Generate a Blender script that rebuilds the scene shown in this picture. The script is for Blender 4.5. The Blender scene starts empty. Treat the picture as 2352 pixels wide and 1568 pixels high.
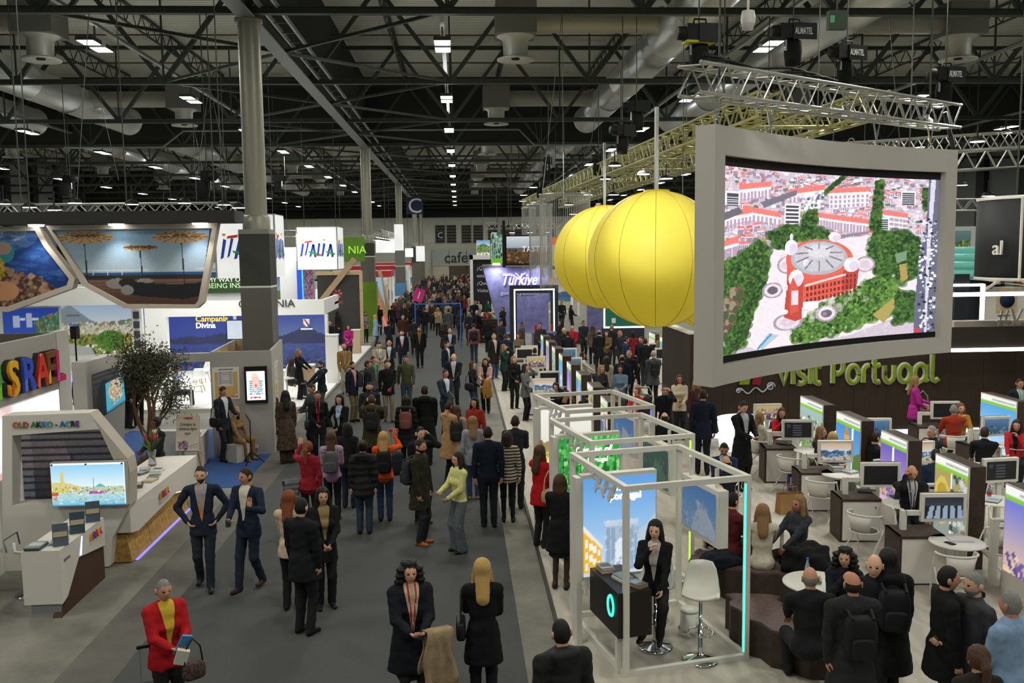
import bpy, bmesh, math, random
import numpy as np
from mathutils import Vector, Matrix, Euler
R = math.radians
SC = bpy.context.scene
COL = SC.collection
random.seed(7); RNG = np.random.default_rng(7)

# ---------------------------------------------------------------- camera
FPX, CX, CY, CAMH = 2100.0, 1176.0, 784.0, 5.0
def _nrm(v):
    l = math.sqrt(sum(a*a for a in v)); return tuple(a/l for a in v)
YC = _nrm((1053.0-CX, 575.0-CY, FPX))
_d = (math.sin(0.012), math.cos(0.012))
ZC = tuple(-a for a in _nrm((_d[0], _d[1], -(_d[0]*YC[0]+_d[1]*YC[1])/YC[2])))
XC = (YC[1]*ZC[2]-YC[2]*ZC[1], YC[2]*ZC[0]-YC[0]*ZC[2], YC[0]*ZC[1]-YC[1]*ZC[0])
if XC[0] < 0: XC = tuple(-a for a in XC)
cd = bpy.data.cameras.new('camera'); cam = bpy.data.objects.new('camera', cd); COL.objects.link(cam)
cd.sensor_width = 36.0; cd.lens = 36.0*FPX/2352.0; cd.clip_start = 0.1; cd.clip_end = 600
Rm = Matrix(((XC[0], -XC[1], -XC[2]), (YC[0], -YC[1], -YC[2]), (ZC[0], -ZC[1], -ZC[2])))
cam.matrix_world = Matrix.Translation((0, 0, CAMH)) @ Rm.to_4x4()
SC.camera = cam
def ray(px, py):
    c = (px-CX, py-CY, FPX)
    return tuple(sum(a*b for a, b in zip(c, ax)) for ax in (XC, YC, ZC))
def G(px, py, z=0.0):                       # a point of the place on the level z
    r = ray(px, py); t = (z-CAMH)/r[2]; return Vector((r[0]*t, r[1]*t, z))
def AT(px, py, Y):                          # a point of the place at the distance Y along the aisle
    r = ray(px, py); t = Y/r[1]; return Vector((r[0]*t, Y, CAMH+r[2]*t))

# ---------------------------------------------------------------- world and exposure
SC.view_settings.view_transform = 'Standard'; SC.view_settings.look = 'None'
SC.view_settings.gamma = 1.0; SC.view_settings.use_curve_mapping = False
SC.view_settings.exposure = 0.0
ROOF_FILL = 50.0                                # watts of each fill point added to brighten the roof
LAMP = 300.0                                # watts of each twin ceiling lamp
W = bpy.data.worlds.new('hall_air'); SC.world = W; W.use_nodes = True
W.node_tree.nodes['Background'].inputs[0].default_value = (0.80, 0.86, 0.80, 1)
W.node_tree.nodes['Background'].inputs[1].default_value = 0.20
try:
    SC.cycles.use_denoising = True
    SC.cycles.max_bounces = 4; SC.cycles.diffuse_bounces = 2; SC.cycles.glossy_bounces = 2
    SC.cycles.use_adaptive_sampling = True; SC.cycles.adaptive_threshold = .15; SC.cycles.adaptive_min_samples = 12
    SC.cycles.transparent_max_bounces = 12; SC.cycles.transmission_bounces = 3
    SC.cycles.sample_clamp_indirect = 4.0; SC.cycles.caustics_reflective = False; SC.cycles.caustics_refractive = False
except Exception: pass

# ---------------------------------------------------------------- materials
def s2l(c):
    return tuple((v/12.92 if v <= .04045 else ((v+.055)/1.055)**2.4) for v in c)
def hexc(h):
    if isinstance(h, str): h = h.lstrip('#'); return tuple(int(h[i:i+2], 16)/255 for i in (0, 2, 4))
    return tuple(h)
MATS = {}
def mat(col, rough=.7, metal=0, emit=0, noise=.0, nscale=8.0, bump=0, alpha=1, spec=.3, trans=0, wave=None, sub=None):
    key = (col if isinstance(col, str) else tuple(col), rough, metal, emit, noise, nscale, bump, alpha, spec, trans, wave)
    if key in MATS: return MATS[key]
    m = bpy.data.materials.new('m_%s' % (col if isinstance(col, str) else '%02x%02x%02x' % tuple(int(c*255) for c in col)))
    m.use_nodes = True; nt = m.node_tree; b = nt.nodes['Principled BSDF']
    c = s2l(hexc(col)); b.inputs['Base Color'].default_value = (*c, 1)
    b.inputs['Roughness'].default_value = rough; b.inputs['Metallic'].default_value = metal
    b.inputs['Specular IOR Level'].default_value = spec
    if emit:
        b.inputs['Emission Color'].default_value = (*c, 1); b.inputs['Emission Strength'].default_value = emit
        if emit >= 1: b.inputs['Base Color'].default_value = (0.02, 0.02, 0.02, 1)
    if alpha < 1: b.inputs['Alpha'].default_value = alpha
    if trans: b.inputs['Transmission Weight'].default_value = trans
    if noise or bump or wave:
        tc = nt.nodes.new('ShaderNodeTexCoord')
        if wave:
            tx = nt.nodes.new('ShaderNodeTexWave'); tx.inputs['Scale'].default_value = wave[1]; tx.bands_direction = wave[0]
            tx.inputs['Distortion'].default_value = wave[2]; tx.inputs['Detail'].default_value = 2; out = tx.outputs['Fac']
        else:
            tx = nt.nodes.new('ShaderNodeTexNoise'); tx.inputs['Scale'].default_value = nscale; tx.inputs['Detail'].default_value = 5
            tx.inputs['Roughness'].default_value = .65; out = tx.outputs['Fac']
        nt.links.new(tc.outputs['Object'], tx.inputs['Vector'])
        if noise:
            cr = nt.nodes.new('ShaderNodeValToRGB'); lo = tuple(max(0, v*(1-noise)) for v in c); hi = tuple(min(1, v*(1+noise)) for v in c)
            cr.color_ramp.elements[0].color = (*lo, 1); cr.color_ramp.elements[1].color = (*hi, 1)
            cr.color_ramp.elements[0].position = .3; cr.color_ramp.elements[1].position = .7
            nt.links.new(out, cr.inputs['Fac']); nt.links.new(cr.outputs['Color'], b.inputs['Base Color'])
        if bump:
            bp = nt.nodes.new('ShaderNodeBump'); bp.inputs['Strength'].default_value = bump; bp.inputs['Distance'].default_value = .02
            nt.links.new(out, bp.inputs['Height']); nt.links.new(bp.outputs['Normal'], b.inputs['Normal'])
    MATS[key] = m
    return m
PRINTS = {}
def print_mat(emit):                         # flat print: colour stored on the sheet itself
    if emit in PRINTS: return PRINTS[emit]
    m = bpy.data.materials.new('m_print'); m.use_nodes = True; nt = m.node_tree; b = nt.nodes['Principled BSDF']
    a = nt.nodes.new('ShaderNodeVertexColor'); a.layer_name = 'ink'
    b.inputs['Roughness'].default_value = .5; b.inputs['Specular IOR Level'].default_value = .2
    if emit:
        b.inputs['Base Color'].default_value = (.02, .02, .02, 1)
        nt.links.new(a.outputs['Color'], b.inputs['Emission Color']); b.inputs['Emission Strength'].default_value = emit
    else: nt.links.new(a.outputs['Color'], b.inputs['Base Color'])
    PRINTS[emit] = m
    return m

# ---------------------------------------------------------------- object helpers
def tag(o, label=None, cat=None, group=None, kind=None):
    if label: o['label'] = label
    if cat: o['category'] = cat
    if group: o['group'] = group
    if kind: o['kind'] = kind
    return o
def empty(name, loc=(0, 0, 0), rz=0, label=None, cat=None, group=None, kind=None):
    o = bpy.data.objects.new(name, None); COL.objects.link(o); o.location = loc; o.rotation_euler = (0, 0, rz)
    o.empty_display_size = .1
    return tag(o, label, cat, group, kind)
def put(name, me, m=None, par=None, loc=(0, 0, 0), rot=(0, 0, 0)):
    o = bpy.data.objects.new(name, me); COL.objects.link(o); o.location = loc; o.rotation_euler = rot
    if m is not None and not me.materials: me.materials.append(m)
    elif m is not None and me.materials[0] is not m:
        o.material_slots[0].link = 'OBJECT'; o.material_slots[0].material = m
    if par is not None: o.parent = par
    return o
def copy_tree(o, par=None, loc=None, rot=None):
    c = o.copy(); COL.objects.link(c)
    if par is not None: c.parent = par
    if loc is not None: c.location = loc
    if rot is not None: c.rotation_euler = rot
    for ch in list(o.children): copy_tree(ch, c)
    return c
class MB:
    def __init__(s): s.v = []; s.f = []; s.mi = []; s.sm = []
    def add(s, vs, fs, mi=0, sm=False):
        n = len(s.v); s.v += [tuple(v) for v in vs]; s.f += [tuple(i+n for i in f) for f in fs]
        s.mi += [mi]*len(fs); s.sm += [sm]*len(fs); return s
    def box(s, c, d, rz=0, rx=0, ry=0, mi=0):
        M = Matrix.Translation(c) @ Euler((rx, ry, rz)).to_matrix().to_4x4()
        vs = [M @ Vector((x*d[0]/2, y*d[1]/2, z*d[2]/2)) for x in (-1, 1) for y in (-1, 1) for z in (-1, 1)]
        return s.add(vs, [(0, 1, 3, 2), (4, 6, 7, 5), (0, 4, 5, 1), (2, 3, 7, 6), (0, 2, 6, 4), (1, 5, 7, 3)], mi)
    def b2(s, a, b, mi=0):                   # box from corner to corner
        return s.box([(p+q)/2 for p, q in zip(a, b)], [abs(q-p) for p, q in zip(a, b)], mi=mi)
    def bar(s, p, q, w, h=None, mi=0):       # square bar between points
        p, q = Vector(p), Vector(q); h = h or w; z = q-p; L = z.length
        if L < 1e-6: return s
        z /= L; up = Vector((0, 0, 1)) if abs(z.z) < .95 else Vector((0, 1, 0)); x = z.cross(up).normalized(); y = x.cross(z)
        vs = [(p if e == 0 else q) + x*a*w/2 + y*b*h/2 for e in (0, 1) for a, b in ((-1, -1), (1, -1), (1, 1), (-1, 1))]
        return s.add(vs, [(0, 1, 2, 3), (7, 6, 5, 4), (0, 4, 5, 1), (1, 5, 6, 2), (2, 6, 7, 3), (3, 7, 4, 0)], mi)
    def tube(s, pts, r, n=8, cap=True, mi=0, closed=False):
        pts = [Vector(p) for p in pts]; m = len(pts); rs = r if isinstance(r, (list, tuple)) else [r]*m
        rings = []; up = None
        for i, p in enumerate(pts):
            if closed: t = pts[(i+1) % m]-pts[i-1]
            else: t = pts[min(i+1, m-1)]-pts[max(i-1, 0)]
            t = t.normalized() if t.length > 1e-9 else Vector((0, 0, 1))
            if up is None: up = Vector((0, 0, 1)) if abs(t.z) < .9 else Vector((1, 0, 0))
            x = t.cross(up)
            if x.length < 1e-4: up = Vector((0, 1, 0)) if abs(t.y) < .9 else Vector((1, 0, 0)); x = t.cross(up)
            x.normalize(); y = x.cross(t); up = -y if False else y
            rings.append([p + (x*math.cos(2*math.pi*k/n) + y*math.sin(2*math.pi*k/n))*rs[i] for k in range(n)])
        vs = [v for g in rings for v in g]; fs = []
        for i in range(m if closed else m-1):
            j = (i+1) % m
            for k in range(n): fs.append((i*n+k, i*n+(k+1) % n, j*n+(k+1) % n, j*n+k))
        s.add(vs, fs, mi, True)
        if cap and not closed: s.add(rings[0], [tuple(range(n))], mi); s.add(rings[-1], [tuple(range(n-1, -1, -1))], mi)
        return s
    def lathe(s, prof, c=(0, 0, 0), n=20, mi=0, sm=True, a0=0, a1=2*math.pi, ax='z'):
        full = abs(a1-a0-2*math.pi) < 1e-6; k = n if full else n+1; vs = []; fs = []
        for r, z in prof:
            for i in range(k):
                a = a0+(a1-a0)*i/n; v = (r*math.cos(a), r*math.sin(a), z)
                if ax == 'x': v = (z, r*math.cos(a), r*math.sin(a))
                if ax == 'y': v = (r*math.cos(a), z, r*math.sin(a))
                vs.append((c[0]+v[0], c[1]+v[1], c[2]+v[2]))
        for j in range(len(prof)-1):
            for i in range(n): fs.append((j*k+i, j*k+(i+1) % k, (j+1)*k+(i+1) % k, (j+1)*k+i))
        return s.add(vs, fs, mi, sm)
    def prism(s, poly, M, t, mi=0):          # polygon (u,v) extruded 0..t along w, placed by the matrix M
        n = len(poly); vs = [M @ Vector((u, v, 0)) for u, v in poly]+[M @ Vector((u, v, t)) for u, v in poly]
        return s.add(vs, [tuple(range(n-1, -1, -1)), tuple(range(n, 2*n))]+[(i, (i+1) % n, n+(i+1) % n, n+i) for i in range(n)], mi)
    def me(s, name='mesh'):
        m = bpy.data.meshes.new(name); m.from_pydata(s.v, [], s.f); m.polygons.foreach_set('material_index', s.mi); m.polygons.foreach_set('use_smooth', s.sm)
        m.update(); return m
    def build(s, name, m, par=None, loc=(0, 0, 0), rot=(0, 0, 0)):
        me = s.me(name)
        for x in (m if isinstance(m, (list, tuple)) else [m]): me.materials.append(x)
        o = bpy.data.objects.new(name, me); COL.objects.link(o); o.location = loc; o.rotation_euler = rot
        if par is not None: o.parent = par
        return o
def part(name, m, par, fn, loc=(0, 0, 0), rot=(0, 0, 0)):
    b = MB(); fn(b); return b.build(name, m, par, loc, rot)
def frame_m(o, u, v):                        # matrix with local x=u, y=v, z=u x v at o
    u = Vector(u).normalized(); v = Vector(v).normalized(); w = u.cross(v)
    return Matrix(((u.x, v.x, w.x, o[0]), (u.y, v.y, w.y, o[1]), (u.z, v.z, w.z, o[2]), (0, 0, 0, 1)))
def letters(txt, size, M, m, depth=.02, par=None, name='letter', split=True, align='LEFT', width=None, bevel=0):
    """raised lettering; each letter a mesh of its own (or one mesh per line)"""
    def one(t):
        cu = bpy.data.curves.new('t', 'FONT'); cu.body = t; cu.size = size; cu.extrude = depth/2; cu.resolution_u = 3
        cu.offset = bevel
        ob = bpy.data.objects.new('t', cu); me = bpy.data.meshes.new_from_object(ob)
        bpy.data.objects.remove(ob); bpy.data.curves.remove(cu)
        co = np.array([v.co for v in me.vertices]) if len(me.vertices) else np.zeros((1, 3))
        return me, co
    me, co = one(txt); w = co[:, 0].max(); k = (width/w) if width else 1.0
    x0 = -w*k/2 if align == 'CENTER' else (-w*k if align == 'RIGHT' else 0)
    out = []
    if not split:
        me.transform(M @ Matrix.Translation((x0, 0, depth/2)) @ Matrix.Diagonal((k, 1, 1, 1))); me.materials.clear(); me.materials.append(m)
        out.append(put(name, me, None, par)); return out
    pre = 0
    for i, ch in enumerate(txt):
        if ch == ' ': continue
        _, c2 = one(txt[:i+1]); mel, cl = one(ch)
        shift = c2[:, 0].max()-cl[:, 0].max()
        mel.transform(M @ Matrix.Translation((x0+shift*k, 0, depth/2)) @ Matrix.Diagonal((k, 1, 1, 1))); mel.materials.clear()
        mm = m[len(out) % len(m)] if isinstance(m, (list, tuple)) else m
        mel.materials.append(mm); out.append(put(name, mel, None, par))
    return out

# ---------------------------------------------------------------- flat prints (posters, screens)
class Canvas:
    def __init__(s, w, h, col='#ffffff'):
        s.w, s.h = w, h; s.a = np.zeros((h, w, 3)); s.a[:] = hexc(col)
        s.X, s.Y = np.meshgrid((np.arange(w)+.5)/w, (np.arange(h)+.5)/h)   # v runs downwards
    def put(s, m, col, op=1.0):
        c = np.array(hexc(col)); s.a[m] = s.a[m]*(1-op)+c*op; return s
    def grad(s, y0, y1, c0, c1):
        m = (s.Y >= y0) & (s.Y <= y1); t = ((s.Y-y0)/(y1-y0))[..., None]
        g = np.array(hexc(c0))*(1-t)+np.array(hexc(c1))*t; s.a[m] = g[m]; return s
    def rect(s, x0, y0, x1, y1, col, op=1.0):
        i0, i1, j0, j1 = [max(0, int(math.ceil(v-.5))) for v in (y0*s.h, y1*s.h+1, x0*s.w, x1*s.w+1)]; s.a[i0:i1, j0:j1] = s.a[i0:i1, j0:j1]*(1-op)+np.array(hexc(col))*op; return s
    def ell(s, cx, cy, rx, ry, col, op=1.0): return s.put(((s.X-cx)/rx)**2+((s.Y-cy)/ry)**2 <= 1, col, op)
    def inpoly(s, p):
        m = np.zeros(s.X.shape, bool); n = len(p)
        for i in range(n):
            (x0, y0), (x1, y1) = p[i], p[(i+1) % n]
            if y0 == y1: continue
            m ^= ((s.Y > min(y0, y1)) & (s.Y <= max(y0, y1)) & (s.X < x0+(s.Y-y0)*(x1-x0)/(y1-y0)))
        return m
    def poly(s, p, col, op=1.0):
        xs, ys = [q[0] for q in p], [q[1] for q in p]; i0, i1, j0, j1 = max(0, int(min(ys)*s.h)-1), max(0, int(max(ys)*s.h)+2), max(0, int(min(xs)*s.w)-1), max(0, int(max(xs)*s.w)+2)
        X, Y = s.X, s.Y; s.X, s.Y = X[i0:i1, j0:j1], Y[i0:i1, j0:j1]; m = s.inpoly(p); s.X, s.Y = X, Y; v = s.a[i0:i1, j0:j1]; v[m] = v[m]*(1-op)+np.array(hexc(col))*op; return s
    def line(s, x0, y0, x1, y1, w, col, op=1.0):
        asp = s.w/s.h; dx, dy = (x1-x0)*asp, y1-y0; L = dx*dx+dy*dy+1e-12
        t = np.clip((((s.X-x0)*asp)*dx+(s.Y-y0)*dy)/L, 0, 1)
        d = np.hypot((s.X-x0)*asp-t*dx, s.Y-y0-t*dy); return s.put(d <= w, col, op)
    def speck(s, mask, cols, n, r0, r1, op=1.0, asp=1.0):   # n small blobs inside a mask
        ys, xs = np.nonzero(mask)
        if len(ys) == 0: return s
        for _ in range(n):
            k = RNG.integers(len(ys)); cx, cy = (xs[k]+.5)/s.w, (ys[k]+.5)/s.h; r = RNG.uniform(r0, r1)
            c = np.array(hexc(cols[RNG.integers(len(cols))])); rx = r*s.h/s.w*asp
            i0, i1 = max(0, int((cy-r)*s.h)), min(s.h, int((cy+r)*s.h)+2); j0, j1 = max(0, int((cx-rx)*s.w)), min(s.w, int((cx+rx)*s.w)+2)
            sub = (((s.X[i0:i1, j0:j1]-cx)/rx)**2+((s.Y[i0:i1, j0:j1]-cy)/r)**2 <= 1)
            s.a[i0:i1, j0:j1][sub] = s.a[i0:i1, j0:j1][sub]*(1-op)+c*op
        return s
    def grain(s, amt):
        s.a = np.clip(s.a*(1+RNG.normal(0, amt, s.a.shape[:2])[..., None]), 0, 1); return s
def sheet(name, cv, fn, emit=0, par=None, thick=None):
    """a printed sheet: grid of cv.w x cv.h cells whose corners fn(u,v) gives (v downwards)"""
    w, h = cv.w, cv.h
    u, v = np.meshgrid(np.linspace(0, 1, w), np.linspace(0, 1, h))
    pts = fn(u.ravel(), v.ravel())
    me = bpy.data.meshes.new(name)
    idx = np.arange(w*h).reshape(h, w); q = np.stack([idx[1:, :-1], idx[1:, 1:], idx[:-1, 1:], idx[:-1, :-1]], -1).reshape(-1, 4)
    me.from_pydata(pts.tolist(), [], q.tolist())
    ca = me.color_attributes.new('ink', 'FLOAT_COLOR', 'POINT')
    a = cv.a.reshape(-1, 3); lin = np.where(a <= .04045, a/12.92, ((a+.055)/1.055)**2.4)
    ca.data.foreach_set('color', np.concatenate([lin, np.ones((w*h, 1))], 1).astype(np.float32).ravel())
    me.materials.append(print_mat(emit)); me.update()
    return put(name, me, None, par)
def quad_fn(tl, tr, br, bl):
    tl, tr, br, bl = [np.array(p, float) for p in (tl, tr, br, bl)]
    return lambda u, v: (tl*(1-u)[:, None]*(1-v)[:, None]+tr*u[:, None]*(1-v)[:, None]+br*u[:, None]*v[:, None]+bl*(1-u)[:, None]*v[:, None])
ORD = ['first', 'second', 'third', 'fourth', 'fifth', 'sixth', 'seventh', 'eighth', 'ninth', 'tenth', 'eleventh', 'twelfth', 'thirteenth', 'fourteenth', 'fifteenth', 'sixteenth', 'seventeenth', 'eighteenth', 'nineteenth', 'twentieth']
# ================================================================ hall shell
STEEL = mat('#484c44', .55, .2); STEEL2 = mat('#565a54', .5, .3); GALV = mat('#c2c6c4', .34, .7, bump=.15, nscale=3)
GALVD = mat('#7b7c74', .55, .35); WHITE = mat('#dcdad2', .55); DARK = mat('#1c1d1b', .8); BLACK = mat('#111111', .6)
ALU = mat('#b9bab4', .35, .85); CHROME = mat('#d8d8d8', .08, 1.0); GLOW = mat('#ffffff', emit=7)
GLOW3 = mat('#ffffff', emit=2.2)
def S(name, m, fn, par=None):
    o = part(name, m, par, fn)
    if par is None: o['kind'] = 'structure'
    return o
CONC = mat('#77756c', .75, noise=.30, nscale=.9, bump=.1)
floor = S('floor', CONC, lambda b: b.b2((-60, -8, -.2), (60, 141, 0)))
CARP = mat('#4b4d4c', .95, noise=.10, nscale=40, bump=.3)
S('floor_carpet', CARP, lambda b: b.b2((-4.15, -8, 0), (.72, 138, .006)))
S('floor_strip', mat('#5e5c56', .8, noise=.22, nscale=1.3), lambda b: b.b2((-4.85, -8, 0), (-4.15, 138, .004)))
DECK = mat('#c4c6b6', .7, noise=.35, wave=('Y', 1.1, 0.0))
S('ceiling', DECK, lambda b: b.b2((-46, 8, 15.1), (46, 141, 15.3)))
PAN = mat('#b4b6ac', .7, noise=.06, nscale=.4)
wb = S('wall_back', PAN, lambda b: b.b2((-46, 140, 0), (46, 140.4, 15.2)))
wl_ = S('wall_left', mat('#8d928e', .7), lambda b: b.b2((-46, 20, 0), (-45, 140, 15.2)))
wr_ = S('wall_right', mat('#6d726e', .7), lambda b: b.b2((45, 20, 0), (46, 140, 15.2)))
PIER = mat('#2b2e2c', .7)
for i in range(12):
    y = 70+i*6
    for w, x in ((wl_, -44.8), (wr_, 44.8)):
        S('pier', PIER, lambda b: b.b2((x-.25, y, 0), (x+.25, y+1.2, 15)), w)
# back wall: panels, louvres, cafeteria glass
for i in range(16):
    x = -30+i*4; S('wall_panel', mat('#bcbeb4', .7), lambda b: b.b2((x+.05, 139.9, 6.2), (x+3.95, 140, 9.9)), wb)
S('wall_band', mat('#20221f', .8), lambda b: b.b2((-45, 139.85, 10.0), (45, 140, 15.1)), wb)
LOUV = mat('#55534a', .8, noise=.5, wave=('Z', 2.2, 0))
for px in (1000, 1026, 1060, 1087, 1121, 1150, 1182, 1215, 1250, 960):
    a = AT(px, 517, 139.8); c = AT(px+22, 557, 139.8)
    if px == 960: continue
    lv = S('louvre', LOUV, lambda b: b.b2((a.x, 139.7, c.z), (c.x, 139.9, a.z)), wb)
    for k in range(6): S('louvre_slat', PIER, lambda b: b.box(((a.x+c.x)/2, 139.66, c.z+(k+.5)*(a.z-c.z)/6), (c.x-a.x, .08, .12), rx=.6), lv)
NAVY = mat('#1b2a4a', .6); LET = mat('#d9dad6', .6)
def c_sign(px, py, w, Y, lab):
    p = AT(px, py, Y); s = empty('letter_sign', p, 0, lab, 'sign'); h = w*Y/FPX/2
    part('sign_board', NAVY, s, lambda b: b.b2((-h, 0, -h), (h, .12, h)))
    letters('C', 2.5*h, frame_m((0, -.02, -.85*h), (1, 0, 0), (0, 0, 1)), LET, .03, s, 'letter', align='CENTER')
    return s
cs = c_sign(952, 472, 38, 97, 'large navy square sign with white letter C hanging over the aisle')
part('hanger', STEEL, cs, lambda b: (b.bar((-.7, .06, .8), (-.7, .06, 5.3), .05), b.bar((.7, .06, .8), (.7, .06, 5.3), .05)))
c_sign(1011, 540, 15, 139.53, 'small navy sign with white letter C on the far back wall')
GLASSD = mat('#98a096', .2, noise=.15, nscale=.3, spec=.6)
cf = empty('cafeteria_front', (3, 139.2, 0), 0, 'far glazed cafeteria front with big dark lettering and doors', 'shopfront')
for i in range(9):
    x = -7+i*2.6; part('glass_pane', GLASSD, cf, lambda b: b.b2((x+.04, 0, 2.9), (x+2.56, .1, 5.3)))
    part('glass_door', mat('#4a4437' if i % 3 else '#b8b2a0', .4), cf, lambda b: b.b2((x+.08, 0, 0), (x+2.5, .1, 2.7)))
part('lintel', mat('#a8a894', .6), cf, lambda b: b.b2((-7, -.1, 2.7), (16.4, .12, 2.95)))
letters('cafetería', 2.3, frame_m((-5.2, -.08, 3.2), (1, 0, 0), (0, 0, 1)), mat('#2b2b2b', .6), .05, cf, 'letter')
# smoke curtains and the longitudinal one on the column line
CURT = mat('#30322c', .95)
for k, (y, n) in enumerate(((54.6, 'nearest'), (114.6, 'farthest'))):
    tag(part('smoke_curtain', CURT, None, lambda b: b.b2((-45, y, 11.25), (45, y+.05, 15.05))), 'dark smoke curtain hanging across the whole roof, %s of the two' % n, 'curtain')
tag(part('smoke_curtain', CURT, None, lambda b: b.b2((-5.36, 12, 11.6), (-5.30, 114.5, 15.05))), 'long dark curtain above the beam on the column line', 'curtain')

# ---- roof trusses
CXL = -5.38; PT = 5.18
def bmesh_bar(p, q, w, h=None): b = MB(); b.bar(p, q, w, h); return b.me('bar')
zb, zt = 11.2, 14.55
D1 = bmesh_bar((0, 0, zb), (PT/2, 0, zt), .15); D2 = bmesh_bar((0, 0, zb), (-PT/2, 0, zt), .15)
PO = bmesh_bar((0, 0, zb), (0, 0, zt), .06)
for me in (D1, D2, PO): me.materials.append(STEEL)
for n in range(12):
    Y = 24.6+10*n
    half = min(45, Y*.62+4)
    t = empty('roof_truss', (0, Y, 0), 0, 'dark steel roof truss across the hall, %s from the camera' % (ORD[n] if n else 'nearest'), 'truss', 'roof trusses across the hall')
    k0 = math.ceil((-half-CXL)/PT); k1 = math.floor((half-CXL)/PT)
    def chord(b, z, w, h):
        b.box((0, 0, z), (2*half, w*.5, h)); b.box((0, 0, z-h/2), (2*half, w, .02)); b.box((0, 0, z+h/2), (2*half, w, .02))
    part('bottom_chord', STEEL, t, lambda b: chord(b, zb, .22, .16)); part('top_chord', STEEL, t, lambda b: chord(b, zt, .2, .14))
    if n < 5:
        for k in range(k0, k1+1):
            x = CXL+PT*k
            put('diagonal', D1, None, t, (x, 0, 0)); put('diagonal', D2, None, t, (x, 0, 0)); put('post', PO, None, t, (x, 0, 0))
    else:
        w = MB()
        for k in range(k0, k1+1):
            x = CXL+PT*k; w.bar((x, 0, zb), (x+PT/2, 0, zt), .14); w.bar((x, 0, zb), (x-PT/2, 0, zt), .14); w.bar((x, 0, zb), (x, 0, zt), .06)
        w.build('web', STEEL, t)
# lattice joists along the hall
for i in range(-8, 9):
    x = CXL+PT*(i+.5)
    for y0, y1, nm in ((18, 54, 'near'), (56, 112, 'far')):
        if abs(x) > y1*.62+2: continue
        j = empty('roof_joist', (x, 0, 0), 0, '%s lattice joist under the roof deck, %s of column line' % (nm, ('%s to the left' % ORD[-i-1]) if i < 0 else ('%s to the right' % ORD[i])), 'joist', 'lattice joists along the hall')
        part('top_chord', STEEL, j, lambda b: b.bar((0, y0, 15.0), (0, y1, 15.0), .09)); part('bottom_chord', STEEL, j, lambda b: b.bar((0, y0, 14.3), (0, y1, 14.3), .07))
        def web(b):
            n = int((y1-y0)/1.25)
            for q in range(n):
                ya = y0+(y1-y0)*q/n; yb = y0+(y1-y0)*(q+.5)/n; yc = y0+(y1-y0)*(q+1)/n
                b.bar((0, ya, 14.3), (0, yb, 15), .035); b.bar((0, yb, 15), (0, yc, 14.3), .035)
        part('lattice_web', STEEL, j, web)
# purlin lines across, thin red-brown sprinkler pipes
for n in range(8):
    y = 20.5+5*n+(.8 if n % 2 else 0)
    tag(part('sprinkler_pipe', mat('#5a3b33', .6), None, lambda b: b.bar((-40, y, 14.2), (40, y, 14.2), .05)), 'thin reddish sprinkler pipe under the roof deck, %s from the camera' % ORD[n], 'pipe', 'sprinkler pipes')
# horizontal bracing between the column beam and truss nodes
for n in range(9):
    Y = 24.6+10*n
    for sx in (1, -1):
        br = empty('roof_brace', (CXL, Y+5, zb), 0, 'thin diagonal steel brace pair %s of the column beam, %s from camera' % ('right' if sx > 0 else 'left', ORD[n]), 'brace', 'roof braces')
        for dy in (-5, 5): part('brace_bar', STEEL2, br, lambda b: b.bar((0, 0, 0), (sx*PT, dy, 0), .09))
# ---- column line
beam = empty('column_beam', (CXL, 0, 11.1), 0, 'long grey steel beam running along the row of columns', 'beam')
part('web', STEEL2, beam, lambda b: b.b2((-.05, 12, .0), (.05, 139, .55)))
part('bottom_flange', mat('#8d928f', .5, .3), beam, lambda b: b.b2((-.22, 12, -.05), (.22, 139, 0)))
part('top_flange', STEEL2, beam, lambda b: b.b2((-.2, 12, .55), (.2, 139, .6)))
tr = empty('cable_ladder', (CXL+.62, 0, 11.25), 0, 'galvanised cable ladder beside the column beam', 'cable ladder')
for x in (-.22, .22): part('rail', mat('#a9b0b2', .4, .4), tr, lambda b: b.b2((x-.03, 12, 0), (x+.03, 110, .12)))
RUN = MB().box((0, 0, 0), (.44, .05, .03)).me('rung')
for k in range(60): put('rung', RUN, STEEL2, tr, (0, 13+k*1.2, .03))
COLM = mat('#8b8a7c', .42, .3); CB1 = mat('#3f403c', .8); CB2 = mat('#66645e', .8); GRN = mat('#6f8f2a', .7)
def column(Y, i, spec, lab):
    c = empty('column', (CXL, Y, 0), 0, lab, 'column')
    part('shaft', COLM, c, lambda b: b.lathe([(.29, 5.6), (.29, 11.05)], n=28))
    part('cap_plate', COLM, c, lambda b: b.lathe([(0, 11.0), (.36, 11.0), (.36, 11.08), (0, 11.08)], n=28))
    part('collar', COLM, c, lambda b: b.lathe([(.36, 5.6), (.36, 5.95), (.3, 6.0)], n=28))
    part('clamp_ring', COLM, c, lambda b: b.b2((-.40, -.4, 5.5), (.40, .4, 5.62)))
    for z0, z1, m, w in spec:
        part('casing', m, c, lambda b: b.b2((-w, -w, z0), (w, w, z1)))
    return c
column(25, 0, [(0, 4.08, CB2, .40), (4.08, 4.13, WHITE, .405), (4.13, 5.5, CB1, .40)], 'nearest tall round column with dark square casing above the kiosk')
column(55, 1, [(0, 3.2, GRN, .48), (3.2, 4.68, CB2, .40), (4.68, 4.74, WHITE, .405), (4.74, 5.5, CB1, .4)], 'second round column with green painted foot')
column(85, 2, [(0, .9, WHITE, .52), (.9, 2.1, mat('#5a8fc0', .6), .52), (2.1, 3.6, CB2, .45), (3.6, 3.66, WHITE, .455), (3.66, 5.5, mat('#6f726c', .7), .45)], 'third round column with pale blue banner round its foot')
column(115, 3, [(0, 3.5, CB2, .45), (3.5, 5.5, CB1, .45)], 'fourth round column far down the aisle')
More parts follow.
